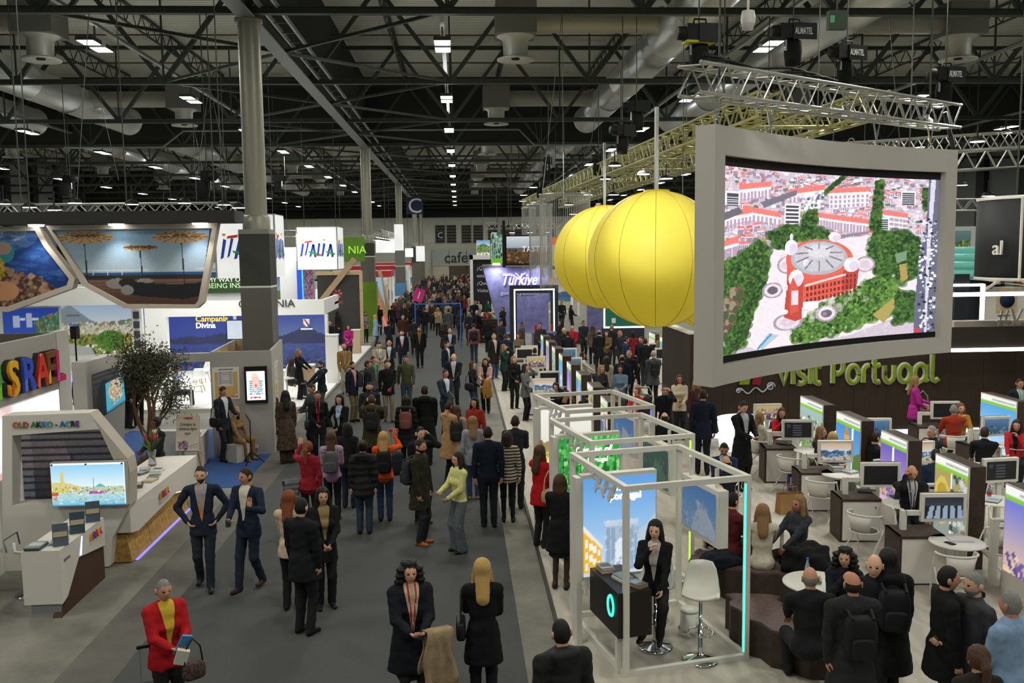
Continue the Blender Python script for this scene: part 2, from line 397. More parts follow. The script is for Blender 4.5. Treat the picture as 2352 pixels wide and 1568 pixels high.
column(134, 4, [(0, 3.5, CB2, .45), (3.5, 5.5, CB1, .45)], 'last round column before the back wall')

# ---- ceiling lights
ROWS = ((-33, 'far left row'), (-22, 'second row left of the columns'), (-10.9, 'row just left of the columns'), (-.38, 'row above the central aisle'), (9.9, 'row above the Portuguese stand'), (19.8, 'second row from the right'), (30, 'far right row'))
HOUSE = MB().b2((-.26, -.34, 0), (.26, .34, .12)).me('housing'); DIFF = MB().b2((-.23, -.31, -.012), (.23, .31, 0)).me('diffuser')
CONDUIT = mat('#a7aca6', .4, .4)
for ri, (x, rn) in enumerate(ROWS):
    i = 0
    for k in range(11):
        y = 29.2+10*k
        if abs(x) > y*.62+3: continue
        L = empty('ceiling_light', (x, y, 11.3), 0, 'twin LED ceiling light, %s in the %s' % (ORD[i] if i else 'nearest', rn), 'ceiling light', 'LED ceiling lights'); i += 1
        for dy in (-.5, .5):
            hs_ = put('housing', HOUSE, STEEL2, L, (0, dy, 0)); put('diffuser', DIFF, GLOW, hs_)
        part('hanger', STEEL, L, lambda b: b.bar((0, 0, .1), (0, 0, .59), .05))
        if y < 135:
            ld = bpy.data.lights.new('lamp', 'AREA'); ld.shape = 'RECTANGLE'; ld.size = .5; ld.size_y = 1.6; ld.energy = LAMP; ld.color = (1, .975, .88)
            lo = bpy.data.objects.new('lamp', ld); COL.objects.link(lo); lo.parent = L; lo.location = (0, 0, -.05)
            if y < 115:
                pd_ = bpy.data.lights.new('roof_fill', 'POINT'); pd_.energy = ROOF_FILL; pd_.shadow_soft_size = .3; po_ = bpy.data.objects.new('roof_fill', pd_); COL.objects.link(po_); po_.parent = L; po_.location = (0, 0, -.4)  # unseen fill point added below the fixture to lift the dark roof
    if x > -30:
        tag(part('light_conduit', CONDUIT, None, lambda b: b.b2((x-.07, 14, 11.9), (x+.07, 130, 12.0))), 'grey conduit carrying the %s of lights' % rn, 'conduit', 'light conduits')
# the rows of the same lights that go on behind the photographer
for x in (-22, -10.9, -.38, 9.9, 19.8):
    for y in (-0.8, 9.2, 19.2):
        ld = bpy.data.lights.new('lamp', 'AREA'); ld.shape = 'RECTANGLE'; ld.size = .5; ld.size_y = 1.6; ld.energy = LAMP; ld.color = (1, .975, .88)
        lo = bpy.data.objects.new('lamp', ld); COL.objects.link(lo); lo.location = (x, y, 11.25)

# ---- ventilation ducts
def duct(x, y0, y1, lab, z=12.35, r=.72):
    d = empty('air_duct', (x, 0, z), 0, lab, 'duct', 'spiral air ducts')
    n = max(1, int((y1-y0)/4))
    for k in range(n):
        a = y0+(y1-y0)*k/n; c = y0+(y1-y0)*(k+1)/n
        part('duct_section', GALV, d, lambda b: b.lathe([(r, a), (r, c-.03), (r+.03, c-.03), (r+.03, c)], n=28, ax='y'))
    part('end_cap', GALV, d, lambda b: b.lathe([(r, y1), (r*.8, y1+.12), (0, y1+.16)], n=28, ax='y'))
    return d
def branch(d, xd, xb, y, lab, z=12.5):
    q = empty('air_diffuser', (xb, y, z), 0, lab, 'diffuser', 'box air diffusers'); s = 1 if xd > xb else -1
    part('branch_pipe', mat('#a09f93', .45, .45), q, lambda b: b.lathe([(.38, s*.66), (.38, s*(abs(xd-xb)-.9)), (.5, s*(abs(xd-xb)-.55))], n=22, ax='x'))
    part('box', GALVD, q, lambda b: b.b2((-.66, -.66, -.5), (.66, .66, .55)))
    part('hood', mat('#b9b9ad', .5, .3), q, lambda b: b.lathe([(.62, -.5), (.42, -.62), (.4, -1.2)], n=24))
    part('disc', mat('#c6c6ba', .5, .2), q, lambda b: b.lathe([(.38, -1.15), (.62, -1.22), (.62, -1.27), (.3, -1.2), (.0, -1.2)], n=28))
    part('disc_core', BLACK, q, lambda b: b.lathe([(.0, -1.24), (.14, -1.24), (.14, -1.2)], n=16))
DX = ((7.45, 2.0, 'right of the aisle, first'), (12.3, 17.1, 'right of the aisle, second'), (-18.2, -13.3, 'left of the columns, first'), (-23.3, -28.3, 'left of the columns, second'))
for xd, xb, nm in DX:
    for (y0, y1, ys, fr) in ((12, 53, (31, 46.5), 'near'), (57, 111, (61, 76, 91, 106), 'far')):
        d = duct(xd, y0, y1, 'galvanised spiral duct, %s bay, %s' % (fr, nm))
        for i, y in enumerate(ys):
            if abs(xb) > y*.6+3: continue
            branch(d, xd, xb, y, 'box air diffuser, %s in the %s bay, %s duct' % (ORD[i], fr, nm))
# cranked sprinkler main below the first curtain
tag(part('pipe_run', mat('#8a8f8a', .5, .3), None, lambda b: b.tube([(-22, 53.6, 11.0), (-16.6, 53.6, 11.0), (-15.4, 53.6, 11.9), (3.6, 53.6, 11.9), (4.5, 53.6, 11.0), (17, 53.6, 11.0)], .06, 6)), 'grey cranked pipe running across under the smoke curtain', 'pipe')
# ================================================================ left side: the stands along the aisle
def slab(name, m, pts, Y, t, par=None):     # an upright board facing the aisle's near end: outline, distance, thickness
    ps = [AT(px, py, Y) for px, py in pts]; b = MB()
    b.prism([(p.x, p.z) for p in ps], Matrix(((1, 0, 0, 0), (0, 0, 1, Y), (0, 1, 0, 0), (0, 0, 0, 1))), t)
    return b.build(name, m, par)
def qat(Y, x0, y0, x1, y1):                  # corner points of an upright rectangle at Y
    a = AT(x0, y0, Y); c = AT(x1, y1, Y); return (a.x, Y, a.z), (c.x, Y, a.z), (c.x, Y, c.z), (a.x, Y, c.z)
def ptxt(cv, x0, y, x1, col, h=.02, gap=.3):  # a line of print too small to read
    x = x0
    while x < x1:
        w = RNG.uniform(.012, .04); cv.rect(x, y, min(x1, x+w), y+h, col, .8); x += w+.012
    return cv
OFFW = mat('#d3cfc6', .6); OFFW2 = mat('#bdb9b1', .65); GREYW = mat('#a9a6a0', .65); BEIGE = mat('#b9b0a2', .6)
PURW = mat('#ffffff', .4); ISR_COL = [mat('#e8a21e', .5), mat('#e06a1e', .5), mat('#3c56c8', .5), mat('#d8392b', .5), mat('#e7b32a', .5), mat('#c92a86', .5)]
BROWN = mat('#4a3428', .7); SAND = mat('#b08a4c', .9, noise=.4, nscale=14, bump=.6); WOOD = mat('#c9b08c', .6, noise=.15, nscale=6)
BLUEC = mat('#2f4f86', .95, noise=.1, nscale=30)
S('floor_blue_carpet', BLUEC, lambda b: b.b2((-9.4, 19.5, 0), (-4.75, 26.2, .008)))
def brochure(p, rz, col, lab, n=1, tilt=0, size=(.21, .3)):
    o = empty('brochure_pile' if n > 1 else 'brochure', p, rz, lab, 'brochures')
    for i in range(n):
        c = col[i % len(col)]
        part('booklet', mat(c, .4), o, lambda b: b.box((RNG.uniform(-.012, .012), RNG.uniform(-.012, .012), .008+.016*i), (size[0], size[1], .015)))
        part('cover_print', mat(random.choice(['#8fa9b8', '#c7b392', '#7a8a70', '#b9c4cc', '#52606e']), .4), o, lambda b: b.box((0, .02, .0165+.016*i), (size[0]*.8, size[1]*.5, .002)))
    return o
# --- near counter
ca = empty('exhibition_counter', (-5.8, 13.3, 0), 0, 'white angular counter with brown lower corner and leaflet stands, nearest on the left', 'counter')
CT = [(-.27, -.73), (.25, -.73), (.25, .85), (-.27, .85)]
part('plinth', mat('#8f8f90', .6), ca, lambda b: b.b2((-.2, -.68, 0), (.2, .8, .22)))
part('body', OFFW, ca, lambda b: b.add([(-.27, -.73, .2), (.25, -.73, .2), (.25, -.55, .25), (.25, -.12, .66), (.25, .85, .52), (-.27, .85, .2), (-.27, -.73, .96), (.25, -.73, .96), (.25, .85, .96), (-.27, .85, .96)],
     [(0, 1, 7, 6), (1, 2, 3, 4, 8, 7), (0, 6, 9, 5), (5, 9, 8, 4), (6, 7, 8, 9), (0, 5, 4, 3, 2, 1)]))
part('corner_panel', BROWN, ca, lambda b: b.add([(.22, -.73, .0), (.22, -.55, .25), (.22, -.12, .66), (.22, .85, .52), (.22, .85, .0), (.1, -.73, 0), (.1, .85, 0), (.1, .85, .52), (.1, -.12, .66)], [(0, 4, 3, 2, 1), (4, 6, 7, 3), (0, 5, 6, 4), (0, 1, 2, 8, 5)]))
part('light_slot', mat('#c9c4ff', emit=3.0), ca, lambda b: b.prism([(-.10, .67), (-.04, .67), (.02, .93), (-.0, .93)], frame_m((.252, 0, 0), (0, 1, 0), (0, 0, 1)), .006))
part('floor_light', mat('#8f86ff', emit=.8), ca, lambda b: b.b2((.1, -.6, .015), (.16, .8, .03)))
def israel_logo(par, M, size):
    letters('ISRAEL', size, M, ISR_COL, .012, par, 'letter', bevel=.006)
    part('tagline', mat('#c9c3ba', .6), par, lambda b: b.prism([(0, -.06), (size*3.1, -.06), (size*3.1, -.035), (0, -.035)], M, .004))
israel_logo(ca, frame_m((.255, .28, .76), (0, 1, 0), (0, 0, 1)), .15)
part('stand_base_print', mat('#777777', .6), ca, lambda b: b.b2((.252, -.62, .76), (.256, -.42, .80)))
for k, (y, c) in enumerate(((-.62, '#54606a'), (-.05, '#3d4c57'), (.52, '#4d5a63'))):
    h = empty('leaflet_holder', (-5.62+.0, 13.3+y+.1, .96), .35, 'upright leaflet holder on the near white counter, %s from its front' % ORD[k], 'leaflet holder', 'leaflet holders on the counter')
    part('leaflet', mat(c, .5), h, lambda b: b.box((0, 0, .16), (.2, .02, .31), rx=-.15)); part('leaflet_print', mat('#b7a68a', .5), h, lambda b: b.box((0, -.012, .17), (.18, .01, .07), rx=-.15))
    part('foot', CHROME, h, lambda b: b.box((0, .04, .01), (.12, .12, .015)))
for k, (x, y, c, n, w) in enumerate(((-5.93, 12.72, ('#6b5a52', '#3f4a58', '#8a8f86'), 3, 'thick dark pile of magazines on the front of the near counter'), (-5.72, 12.95, ('#b9c2c2', '#9aa89f'), 2, 'pale leaflets behind the first holder on the near counter'), (-5.75, 13.45, ('#cfd0cc', '#a7b6c2', '#6d8090'), 3, 'grey blue leaflet pile in the middle of the near counter'), (-5.78, 13.98, ('#d8d6cc', '#8fa2b2'), 2, 'white leaflets at the far end of the near counter'))):
    brochure((x, y, .961), .2*k, c, w, n)
def shell_stool(p, rz, lab, m=None, h=.8, cat='stool', group=None):
    o = empty('bar_stool', p, rz, lab, cat, group); m = m or mat('#d9d6d0', .3)
    part('base', CHROME, o, lambda b: b.lathe([(0, .0), (.22, .0), (.225, .015), (.2, .03), (.06, .07), (.03, .1)], n=24))
    part('column', CHROME, o, lambda b: b.lathe([(.03, .08), (.03, .45), (.022, .45), (.022, h-.05)], n=12))
    part('footrest', CHROME, o, lambda b: b.tube([(.15*math.cos(a), .15*math.sin(a)+.06, .33) for a in np.linspace(0, 2*math.pi, 16, endpoint=False)], .011, 6, closed=True))
    vs = []; fs = []; N = 14
    prof = [(-.2, .04, .19), (-.12, 0, .215), (.0, -.01, .22), (.12, 0, .215), (.19, .06, .20), (.22, .17, .19), (.235, .28, .165), (.24, .36, .12)]
    for (y, z, w) in prof:
        for i in range(N):
            t = -1+2*i/(N-1); vs.append((w*t, y+(.03*(1-abs(t)) if y > .15 else 0)-.05*t*t*(1 if y > .15 else 0), h+z+.05*t*t*(1 if y < .2 else 0)))
    for j in range(len(prof)-1):
        for i in range(N-1): fs.append((j*N+i, j*N+i+1, (j+1)*N+i+1, (j+1)*N+i))
    b = MB(); b.add(vs, fs, 0, True); s = b.build('seat_shell', m, o); md = s.modifiers.new('s', 'SOLIDIFY'); md.thickness = .02
    return o
def sled_seat(p, rz, lab):
    o = empty('bar_stool', p, rz, lab, 'stool')
    part('base', CHROME, o, lambda b: b.lathe([(0, 0), (.21, 0), (.21, .02), (.05, .06), (.03, .1), (.03, .62)], n=24))
    part('seat_shell', mat('#d8d8d4', .25), o, lambda b: b.tube([(-.2, 0, .8), (-.19, 0, .66), (0, 0, .63), (.2, 0, .64)], .001, 4) or b.add([(x, y, z) for x, z in ((-.22, .86), (-.2, .72), (-.16, .66), (-.05, .63), (.1, .63), (.2, .65)) for y in (-.2, .2)], [(2*i, 2*i+1, 2*i+3, 2*i+2) for i in range(5)], 0, True)).modifiers.new('s', 'SOLIDIFY').thickness = .03
    part('back_rail', mat('#6b6d70', .3, .8), o, lambda b: b.tube([(-.2, -.2, .72), (-.23, -.2, .9), (-.23, .2, .9), (-.2, .2, .72)], .012, 6))
sled_seat((-6.42, 13.5, 0), 0, 'white low-backed bar stool behind the near white counter')
sled_seat((-6.15, 17.1, 0), .3, 'white low-backed bar stool behind the long sand-patterned counter')
# --- wall with town name and lightbox
wa = empty('display_wall', (-6.3, 14.6, 0), 0, 'white angular wall titled OLD AKKO - ACRE with harbour lightbox', 'display wall')
def loc(pts, Y, o): return [((AT(*p, Y).x-o.location.x), (AT(*p, Y).z)) for p in pts]
def upright(name, m, pts, Y, par, y0, t):
    b = MB(); b.prism(loc(pts, Y, par), Matrix(((1, 0, 0, 0), (0, 0, 1, y0), (0, 1, 0, 0), (0, 0, 0, 1))), t); return b.build(name, m, par)
upright('top_panel', OFFW, [(5, 955), (205, 948), (228, 985), (28, 1000)], 14.6, wa, 0, .35)
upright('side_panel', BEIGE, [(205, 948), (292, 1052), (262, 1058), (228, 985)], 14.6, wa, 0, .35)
upright('left_panel', OFFW, [(5, 955), (28, 1000), (28, 1160), (20, 1330), (5, 1330)], 14.6, wa, 0, .35)
upright('lower_panel', OFFW, [(28, 1160), (262, 1150), (297, 1160), (258, 1235), (252, 1300), (20, 1330)], 14.6, wa, 0, .35)
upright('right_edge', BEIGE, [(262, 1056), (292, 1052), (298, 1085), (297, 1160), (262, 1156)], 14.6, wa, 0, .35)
cv = Canvas(90, 62, '#4a5058'); cv.grad(0, 1, '#9a9090', '#20303a'); cv.ell(.38, .75, .16, .55, '#5b3f3a'); cv.ell(.36, .35, .11, .16, '#8a7f8a'); cv.rect(0, 0, .1, 1, '#cfd4d6', .5); cv.rect(0, .15, .45, .5, '#b59a98', .5)
for k in range(11): cv.rect(0, k/11+.03, 1, k/11+.045, '#22272b', .75)
cv.grain(.05)
P = [AT(*p, 14.9) for p in ((28, 1000), (228, 990), (262, 1056), (262, 1160), (28, 1165))]
sheet('backdrop_print', cv, lambda u, v: np.stack([-.78+u*(np.minimum(.56+v*.9, .86)+.78), .3+0*u, 2.2-v*1.25], 1), .25, wa)
cv = Canvas(120, 62, '#bfe6f5'); cv.grad(0, .55, '#8fd0f5', '#e6f6f8'); cv.grad(.66, 1, '#cfe2dc', '#7fc6e0')
cv.poly([(0, .45), (.12, .45), (.13, .2), (.17, .2), (.18, .45), (.4, .55), (.4, .68), (0, .68)], '#d8cf8a'); cv.rect(.4, .57, 1, .67, '#c3cfae'); cv.poly([(.58, .57), (.66, .48), (.74, .57)], '#5fb8b0')
cv.line(.57, .36, .57, .66, .008, '#8a7a9a'); cv.rect(.5, .66, .7, .71, '#b03cae'); cv.rect(0, .64, .08, .74, '#e0533a'); cv.rect(.02, .78, .07, .86, '#d9694e', .7); cv.rect(.0, .62, .2, .655, '#e8d24a')
cv.speck(cv.inpoly([(0, .56), (1, .56), (1, .72), (0, .72)]), ['#5a6a4a', '#ffffff', '#3f8a9a', '#c9b95a', '#6aa05a'], 160, .008, .02); cv.speck(cv.inpoly([(0, .72), (1, .72), (1, 1), (0, 1)]), ['#a9d8e8', '#ffffff', '#8aa890', '#5fb0d8'], 120, .006, .018, .6, 3)
cv.speck(cv.inpoly([(.0, .42), (.4, .5), (.4, .62), (0, .62)]), ['#a89a5a', '#efe6b0'], 60, .01, .015)
cv.rect(0, 0, 1, .025, '#ffffff'); cv.rect(.985, 0, 1, 1, '#eaffff'); cv.rect(0, .97, 1, 1, '#3a9ad0')
hb = empty('lightbox', AT(202, 1112, 14.45), 0, 'glowing harbour picture lightbox on the wall by the counter', 'lightbox')
q = [Vector(p)-hb.location for p in qat(14.45, 115, 1065, 290, 1158)]
part('housing', GREYW, hb, lambda b: b.b2((q[0].x-.01, .01, q[2].z-.01), (q[1].x+.01, .13, q[0].z+.01)))
sheet('picture', cv, quad_fn(*q), 1.0, hb)
DOT = mat('#2c3036', .5)
for k, f in enumerate((.02, .48, .97)): part('fixing', DOT, hb, lambda b: b.lathe([(0, -.015), (.014, -.015), (.014, 0)], (q[0].x+f*(q[1].x-q[0].x), 0, q[0].z-.02), 10, ax='y'))
nm = [mat(c, .5) for c in ('#c0603a', '#6a7f3a', '#a8434a', '#3a8a4a', '#2c2f33', '#4a7ab8', '#3a9a8a', '#3a3f46', '#3a6ab0', '#3aa0a8', '#2c2f33', '#5a4a98', '#6a7a3a')]
letters('OLD AKKO - ACRE', .13, frame_m((AT(30, 982, 14.6).x-wa.location.x, -.012, AT(30, 982, 14.6).z), (1, 0, 0), (0, 0, 1)), nm, .012, wa, 'letter', width=AT(190, 0, 14.6).x-AT(30, 0, 14.6).x, bevel=.003)
# lightbox cut by the left edge of the view
sb = empty('display_wall', (-7.1, 13.2, 0), 0, 'white wall with beach picture lightbox at the left edge of the view', 'display wall')
part('body', OFFW, sb, lambda b: b.prism([(-.9, .35), (.33, .35), (.33, 1.42), (.1, 1.64), (-.9, 1.64)], Matrix(((1, 0, 0, 0), (0, 0, 1, 0), (0, 1, 0, 0), (0, 0, 0, 1))), .3))
part('foot', OFFW2, sb, lambda b: b.b2((-.8, .05, 0), (.2, .25, .35)))
cv = Canvas(30, 40, '#a9c6ea'); cv.grad(0, .45, '#3f7fd0', '#b9c6da'); cv.grad(.45, .75, '#c9cfd8', '#8a93a8'); cv.grad(.75, 1, '#b06a3a', '#e09a5a'); cv.ell(.8, .85, .3, .08, '#d8a070')
sheet('picture', cv, quad_fn((-.85, -.01, 1.2), (.16, -.01, 1.2), (.16, -.01, .4), (-.85, -.01, .4)), .9, sb)
# big letters tower facing the aisle
tw = empty('sign_tower', (-7.85, 17, 0), 0, 'grey tower facing the aisle with big colourful ISRAEL letters and bright screen', 'sign tower')
part('front_panel', GREYW, tw, lambda b: b.b2((-.1, -2.6, 2.42), (0, 1.2, 3.5))); part('end_post', OFFW2, tw, lambda b: b.b2((-.12, 1.2, 0), (.01, 1.75, 3.52)))
part('top_rim', mat('#5a544c', .7), tw, lambda b: (b.b2((-2.2, 1.1, 3.2), (-.1, 1.2, 3.5)), b.b2((-2.3, -2.6, 3.2), (-2.2, 1.2, 3.5))))
part('low_panel', OFFW2, tw, lambda b: b.b2((-.1, -2.6, 0), (0, 1.2, 1.2)))
cv = Canvas(40, 26, '#fff6fa'); cv.rect(0, 0, 1, .25, '#ffffff'); cv.poly([(0, .45), (.25, .2), (.5, .12), (.5, 0), (0, 0)], '#c9847a', .5); cv.poly([(0, .75), (.3, .65), (.4, 1), (0, 1)], '#b87a6a', .6); cv.poly([(.8, 1), (.85, .75), (.9, 1)], '#d88a9a'); cv.speck(cv.X < 2, ['#ffffff', '#f6e0ea'], 60, .02, .08, .4)
sheet('screen', cv, quad_fn((.012, -2.6, 2.4), (.012, 1.15, 2.4), (.012, 1.15, 1.2), (.012, -2.6, 1.2)), 1.1, tw)
bl = mat('#3c3a38', .6)
for ch, y, c1, c2 in (('I', -1.45, '#4aa84a', '#8ac83a'), ('S', -1.02, '#f0b428', '#d8641e'), ('R', -.52, '#3c56c8', '#6f8ae8'), ('A', -.02, '#d8392b', '#f07a5a'), ('E', .42, '#7a4a1e', '#f0c040'), ('L', .80, '#c92a5a', '#d850c8')):
    M = frame_m((.0, y, 2.6), (0, 1, 0), (0, 0, 1)); M2 = frame_m((.09, y, 2.6), (0, 1, 0), (0, 0, 1))
    letters(ch, .84, M, bl, .09, tw, 'letter_back', bevel=.035, split=False); letters(ch, .84, M2, mat(c1, .35), .05, tw, 'letter', bevel=.02, split=False)
    part('letter_facet', mat(c2, .35), tw, lambda b: b.prism([(.05, .0), (.14, .0), (.14, .26), (.05, .16)], frame_m((.142, y, 2.6), (0, 1, 0), (0, 0, 1)), .004))
# long counter with sand base
cb = empty('exhibition_counter', (-5.75, 16.7, 0), 0, 'long white counter with sand-relief base and small ISRAEL logo', 'counter')
part('top_body', OFFW, cb, lambda b: b.add([(-.45, -1.95, .52), (.38, -1.95, .52), (.38, -1.6, .45), (.42, .35, .58), (.42, 1.7, .3), (-.45, 1.7, .52), (-.45, -1.95, .97), (.38, -1.95, .97), (.42, 1.7, .97), (-.45, 1.7, .97)], [(0, 1, 7, 6), (1, 2, 3, 4, 8, 7), (0, 6, 9, 5), (5, 9, 8, 4), (6, 7, 8, 9), (0, 5, 4, 3, 2, 1)]))
for k, (y0, y1) in enumerate(((-1.9, -.95), (-.93, 1.2))):
    part('sand_panel', SAND, cb, lambda b: b.add([(.36, y0, 0.02), (.36, y1, .02), (.28, y1, .5), (.28, y0, .48), (-.2, y0, .02), (-.2, y0, .48), (-.2, y1, .02), (-.2, y1, .5)], [(0, 1, 2, 3), (4, 0, 3, 5), (1, 6, 7, 2), (5, 3, 2, 7)]))
part('edge_light', mat('#fff2d8', emit=1.3), cb, lambda b: b.bar((.40, .3, .575), (.40, 1.1, .43), .02))
part('floor_light', mat('#9a90ff', emit=.7), cb, lambda b: b.b2((.37, -1.8, .01), (.42, 1.2, .025)))
israel_logo(cb, frame_m((.425, -.62, .70), (0, 1, 0), (0, 0, 1)), .17)
cols = ('#c9d2d4', '#7f8a7a', '#b8a98a', '#dcdad2', '#8a9aa8', '#5a4f46', '#e0ddd0', '#9ab0b8')
for k in range(13):
    x = -5.98+.36*(k % 2)+.06*math.sin(k*2.1); y = 15.0+.19*k
    brochure((x, y, .971), .3*math.sin(k*1.7), (cols[k % 8], cols[(k+3) % 8]), '%s stack of leaflets from the near end of the long sand-based counter' % ORD[k], 1+k % 3, size=(.2, .27))
# vase of red ginger flowers
vs_ = empty('flower_vase', (-5.92, 17.55, .97), 0, 'glass vase of red flowers and long green leaves on the long counter', 'flowers')
part('vase', mat('#cfd8d2', .05, trans=.8, spec=.6), vs_, lambda b: b.lathe([(0, .0), (.07, .0), (.08, .04), (.06, .16), (.085, .3)], n=18))
LEAFS = [mat(c, .5) for c in ('#3f5a2a', '#5a7a34', '#2f4a26', '#7a8a3a')]
for k in range(26):
    a = k*2.4; t = .25+.5*((k*37 % 10)/10); L = .34+.26*((k*53 % 10)/10)
    d = Vector((math.cos(a)*math.sin(t), math.sin(a)*math.sin(t), math.cos(t))); p = Vector((0, 0, .26)); sd = d.cross(Vector((0, 0, 1))).normalized()*.042
    part('leaf', LEAFS[k % 4], vs_, lambda b: b.add([p, p+d*L*.5+sd, p+d*L-Vector((0, 0, .05)), p+d*L*.5-sd, p+d*L*.5+Vector((0, 0, .012))], [(0, 1, 4), (1, 2, 4), (2, 3, 4), (3, 0, 4)]))
for k in range(7):
    a = k*.9+.3; d = Vector((math.cos(a)*.6, math.sin(a)*.6, 1)).normalized(); p = Vector((0, 0, .3))
    st = part('stem', LEAFS[0], vs_, lambda b: b.tube([p, p+d*.25], .008, 5)); part('flower', mat('#b0184a' if k % 3 else '#d83a6a', .5), vs_, lambda b: b.lathe([(0, 0), (.02, .03), (.03, .08), (.018, .13), (0, .17)], p+d*.2, 8))
# the small tree in the stand
tr_ = empty('olive_tree', (-7.0, 20.6, 0), 0, 'bushy small-leaved tree standing behind the long counter', 'tree')
TB = mat('#6a4f36', .9, bump=.5, nscale=20); rnd = random.Random(3)
tips = []
def limb(b, p, d, L, r, lv):
    pts = [p]; q = Vector(p); dd = Vector(d)
    for i in range(4):
        dd = (dd+Vector((rnd.uniform(-.18, .18), rnd.uniform(-.18, .18), rnd.uniform(-.05, .12)))).normalized(); q = q+dd*L/4; pts.append(q.copy())
    b.tube(pts, [r, r*.9, r*.8, r*.7, r*.55], 6)
    if lv == 0: tips.extend(pts[1:]); return
    for i in range(3 if lv > 1 else 4):
        w = (dd*1.1+Vector((rnd.uniform(-1, 1), rnd.uniform(-1, 1), rnd.uniform(-.1, .8)))).normalized(); limb(b, pts[-1-(i % 2)], w, L*.66, r*.5, lv-1)
    if lv == 1: tips.extend(pts[2:])
b = MB(); b.tube([(0, 0, 0), (.03, 0, .5), (0, .02, .75)], [.09, .08, .075], 8)
limb(b, Vector((0, 0, .6)), (.25, .1, 1), .75, .05, 3); limb(b, Vector((0, 0, .7)), (-.4, 0, 1), .7, .045, 3); limb(b, Vector((0, 0, .65)), (.55, -.2, .8), .7, .04, 2); limb(b, Vector((0, 0, .7)), (.1, .2, 1.3), .95, .045, 2)
b.build('trunk', TB, tr_)
b = MB()
for t in tips:
    for _ in range(17):
        c = t+Vector((rnd.gauss(0, .11), rnd.gauss(0, .11), rnd.gauss(0, .13))); d = Vector((rnd.gauss(0, 1), rnd.gauss(0, 1), rnd.gauss(0, 1))).normalized(); e = d.cross(Vector((rnd.gauss(0, 1), rnd.gauss(0, 1), rnd.gauss(0, 1)))).normalized()*.011
        b.add([c-d*.035, c+e, c+d*.035, c-e], [(0, 1, 2, 3)], rnd.randrange(3))
lf = b.build('foliage', [mat('#4b5038', .7), mat('#5e6048', .7), mat('#383c2a', .7)], tr_); tr_.scale = (1.3, 1.3, 1.22); lf['kind'] = 'stuff'
part('root_mound', mat('#4a3d2a', .95, noise=.4, nscale=20), tr_, lambda b: b.lathe([(.0, .42), (.16, .4), (.24, .2), (.26, 0)], n=14))
# easel with caricature notice
ea = empty('easel', (-6.15, 20.9, 0), -.15, 'wooden easel holding a leaning notice board', 'easel')
for x0, x1, y0, y1 in ((-.3, -.14, -.12, .05), (.3, .14, -.12, .05), (0, 0, .45, .06)): part('leg', WOOD, ea, lambda b: b.bar((x0, y0, 0), (x1, y1, 1.4), .035))
part('ledge', WOOD, ea, lambda b: b.box((0, -.1, .55), (.5, .06, .03)))
nb = empty('notice_board', (-6.17, 20.76, .58), -.15, 'cream notice board with handwritten Spanish caricature offer on the easel', 'notice')
cv = Canvas(46, 62, '#ddd2bd'); 
for k, c in enumerate(('#c9a030', '#d8641e', '#3c56c8', '#d8392b', '#c08a2a', '#c92a86')): cv.rect(.3+k*.065, .05, .345+k*.065, .09, c)
cv.speck(cv.inpoly([(.1, .75), (.5, .72), (.5, .95), (.15, .95)]), ['#7a5a6a', '#5a4a52', '#b08a9a'], 50, .015, .04); cv.line(.55, .88, .95, .78, .008, '#6a6058'); cv.line(.6, .92, .95, .86, .006, '#6a6058')
sheet('board_print', cv, quad_fn((-.27, .02, .78), (.27, .02, .78), (.27, -.1, 0), (-.27, -.1, 0)), 0, nb)
part('board', OFFW, nb, lambda b: b.add([(-.27, .03, .78), (.27, .03, .78), (.27, -.085, 0), (-.27, -.085, 0), (-.27, .045, .78), (.27, .045, .78), (.27, -.07, 0), (-.27, -.07, 0)], [(4, 5, 6, 7), (0, 4, 7, 3), (1, 2, 6, 5), (0, 1, 5, 4), (3, 7, 6, 2)]))
for k, t in enumerate(('Consigue tu', 'caricatura digital', 'aquí')):
    letters(t, .1, frame_m((0, -.012-.0154*k-.003, .56-.1*k), (1, 0, 0), (0, .15, 1)), mat('#4a4440', .7), .004, nb, 'line', split=False, align='CENTER', width=(.36, .42, .14)[k])
# side wall with stone arch picture, portal beam, kiosk
sw = empty('display_wall', (-8.35, 21.8, 0), 0, 'pale slanted wall with stone arch picture beside the tree', 'display wall')
part('front_edge', OFFW, sw, lambda b: b.b2((-.3, -1.05, 0), (0, -.95, 2.62)))
part('face', OFFW2, sw, lambda b: b.add([(0, -.95, 0), (0, .95, 0), (0, 1.25, 1.45), (0, .8, 2.6), (0, -.95, 2.62), (-.3, -.95, 0), (-.3, .95, 0), (-.3, 1.25, 1.45), (-.3, .8, 2.6), (-.3, -.95, 2.62)], [(0, 1, 2, 3, 4), (1, 6, 7, 2), (2, 7, 8, 3), (3, 8, 9, 4), (9, 8, 7, 6, 5), (0, 4, 9, 5)]))
cv = Canvas(40, 40, '#5a5f60'); cv.grad(0, 1, '#8a8d8a', '#3a4042'); cv.ell(.4, .9, .3, .7, '#2c3032')
for k in range(9): cv.rect(0, k/9, 1, k/9+.02, '#2a2e30', .6)
sheet('backdrop_print', cv, quad_fn((.012, -.75, 2.3), (.012, .85, 2.3), (.012, 1.1, 1.35), (.012, -.75, 1.2)), .15, sw)
cv = Canvas(36, 40, '#4aa8c0'); cv.ell(.5, .35, .35, .35, '#c9b79a'); cv.speck(cv.inpoly([(.2, .1), (.9, .1), (.8, .8), (.3, .9)]), ['#b09a78', '#e0d0b0', '#8a7a60'], 130, .02, .04); cv.grad(.9, 1, '#3a9ab8', '#2a7a98')
sheet('lightbox_print', cv, quad_fn((.05, -.1, 2.0), (.05, 1.05, 2.05), (.05, 1.12, 1.4), (.05, -.1, 1.3)), .9, sw)
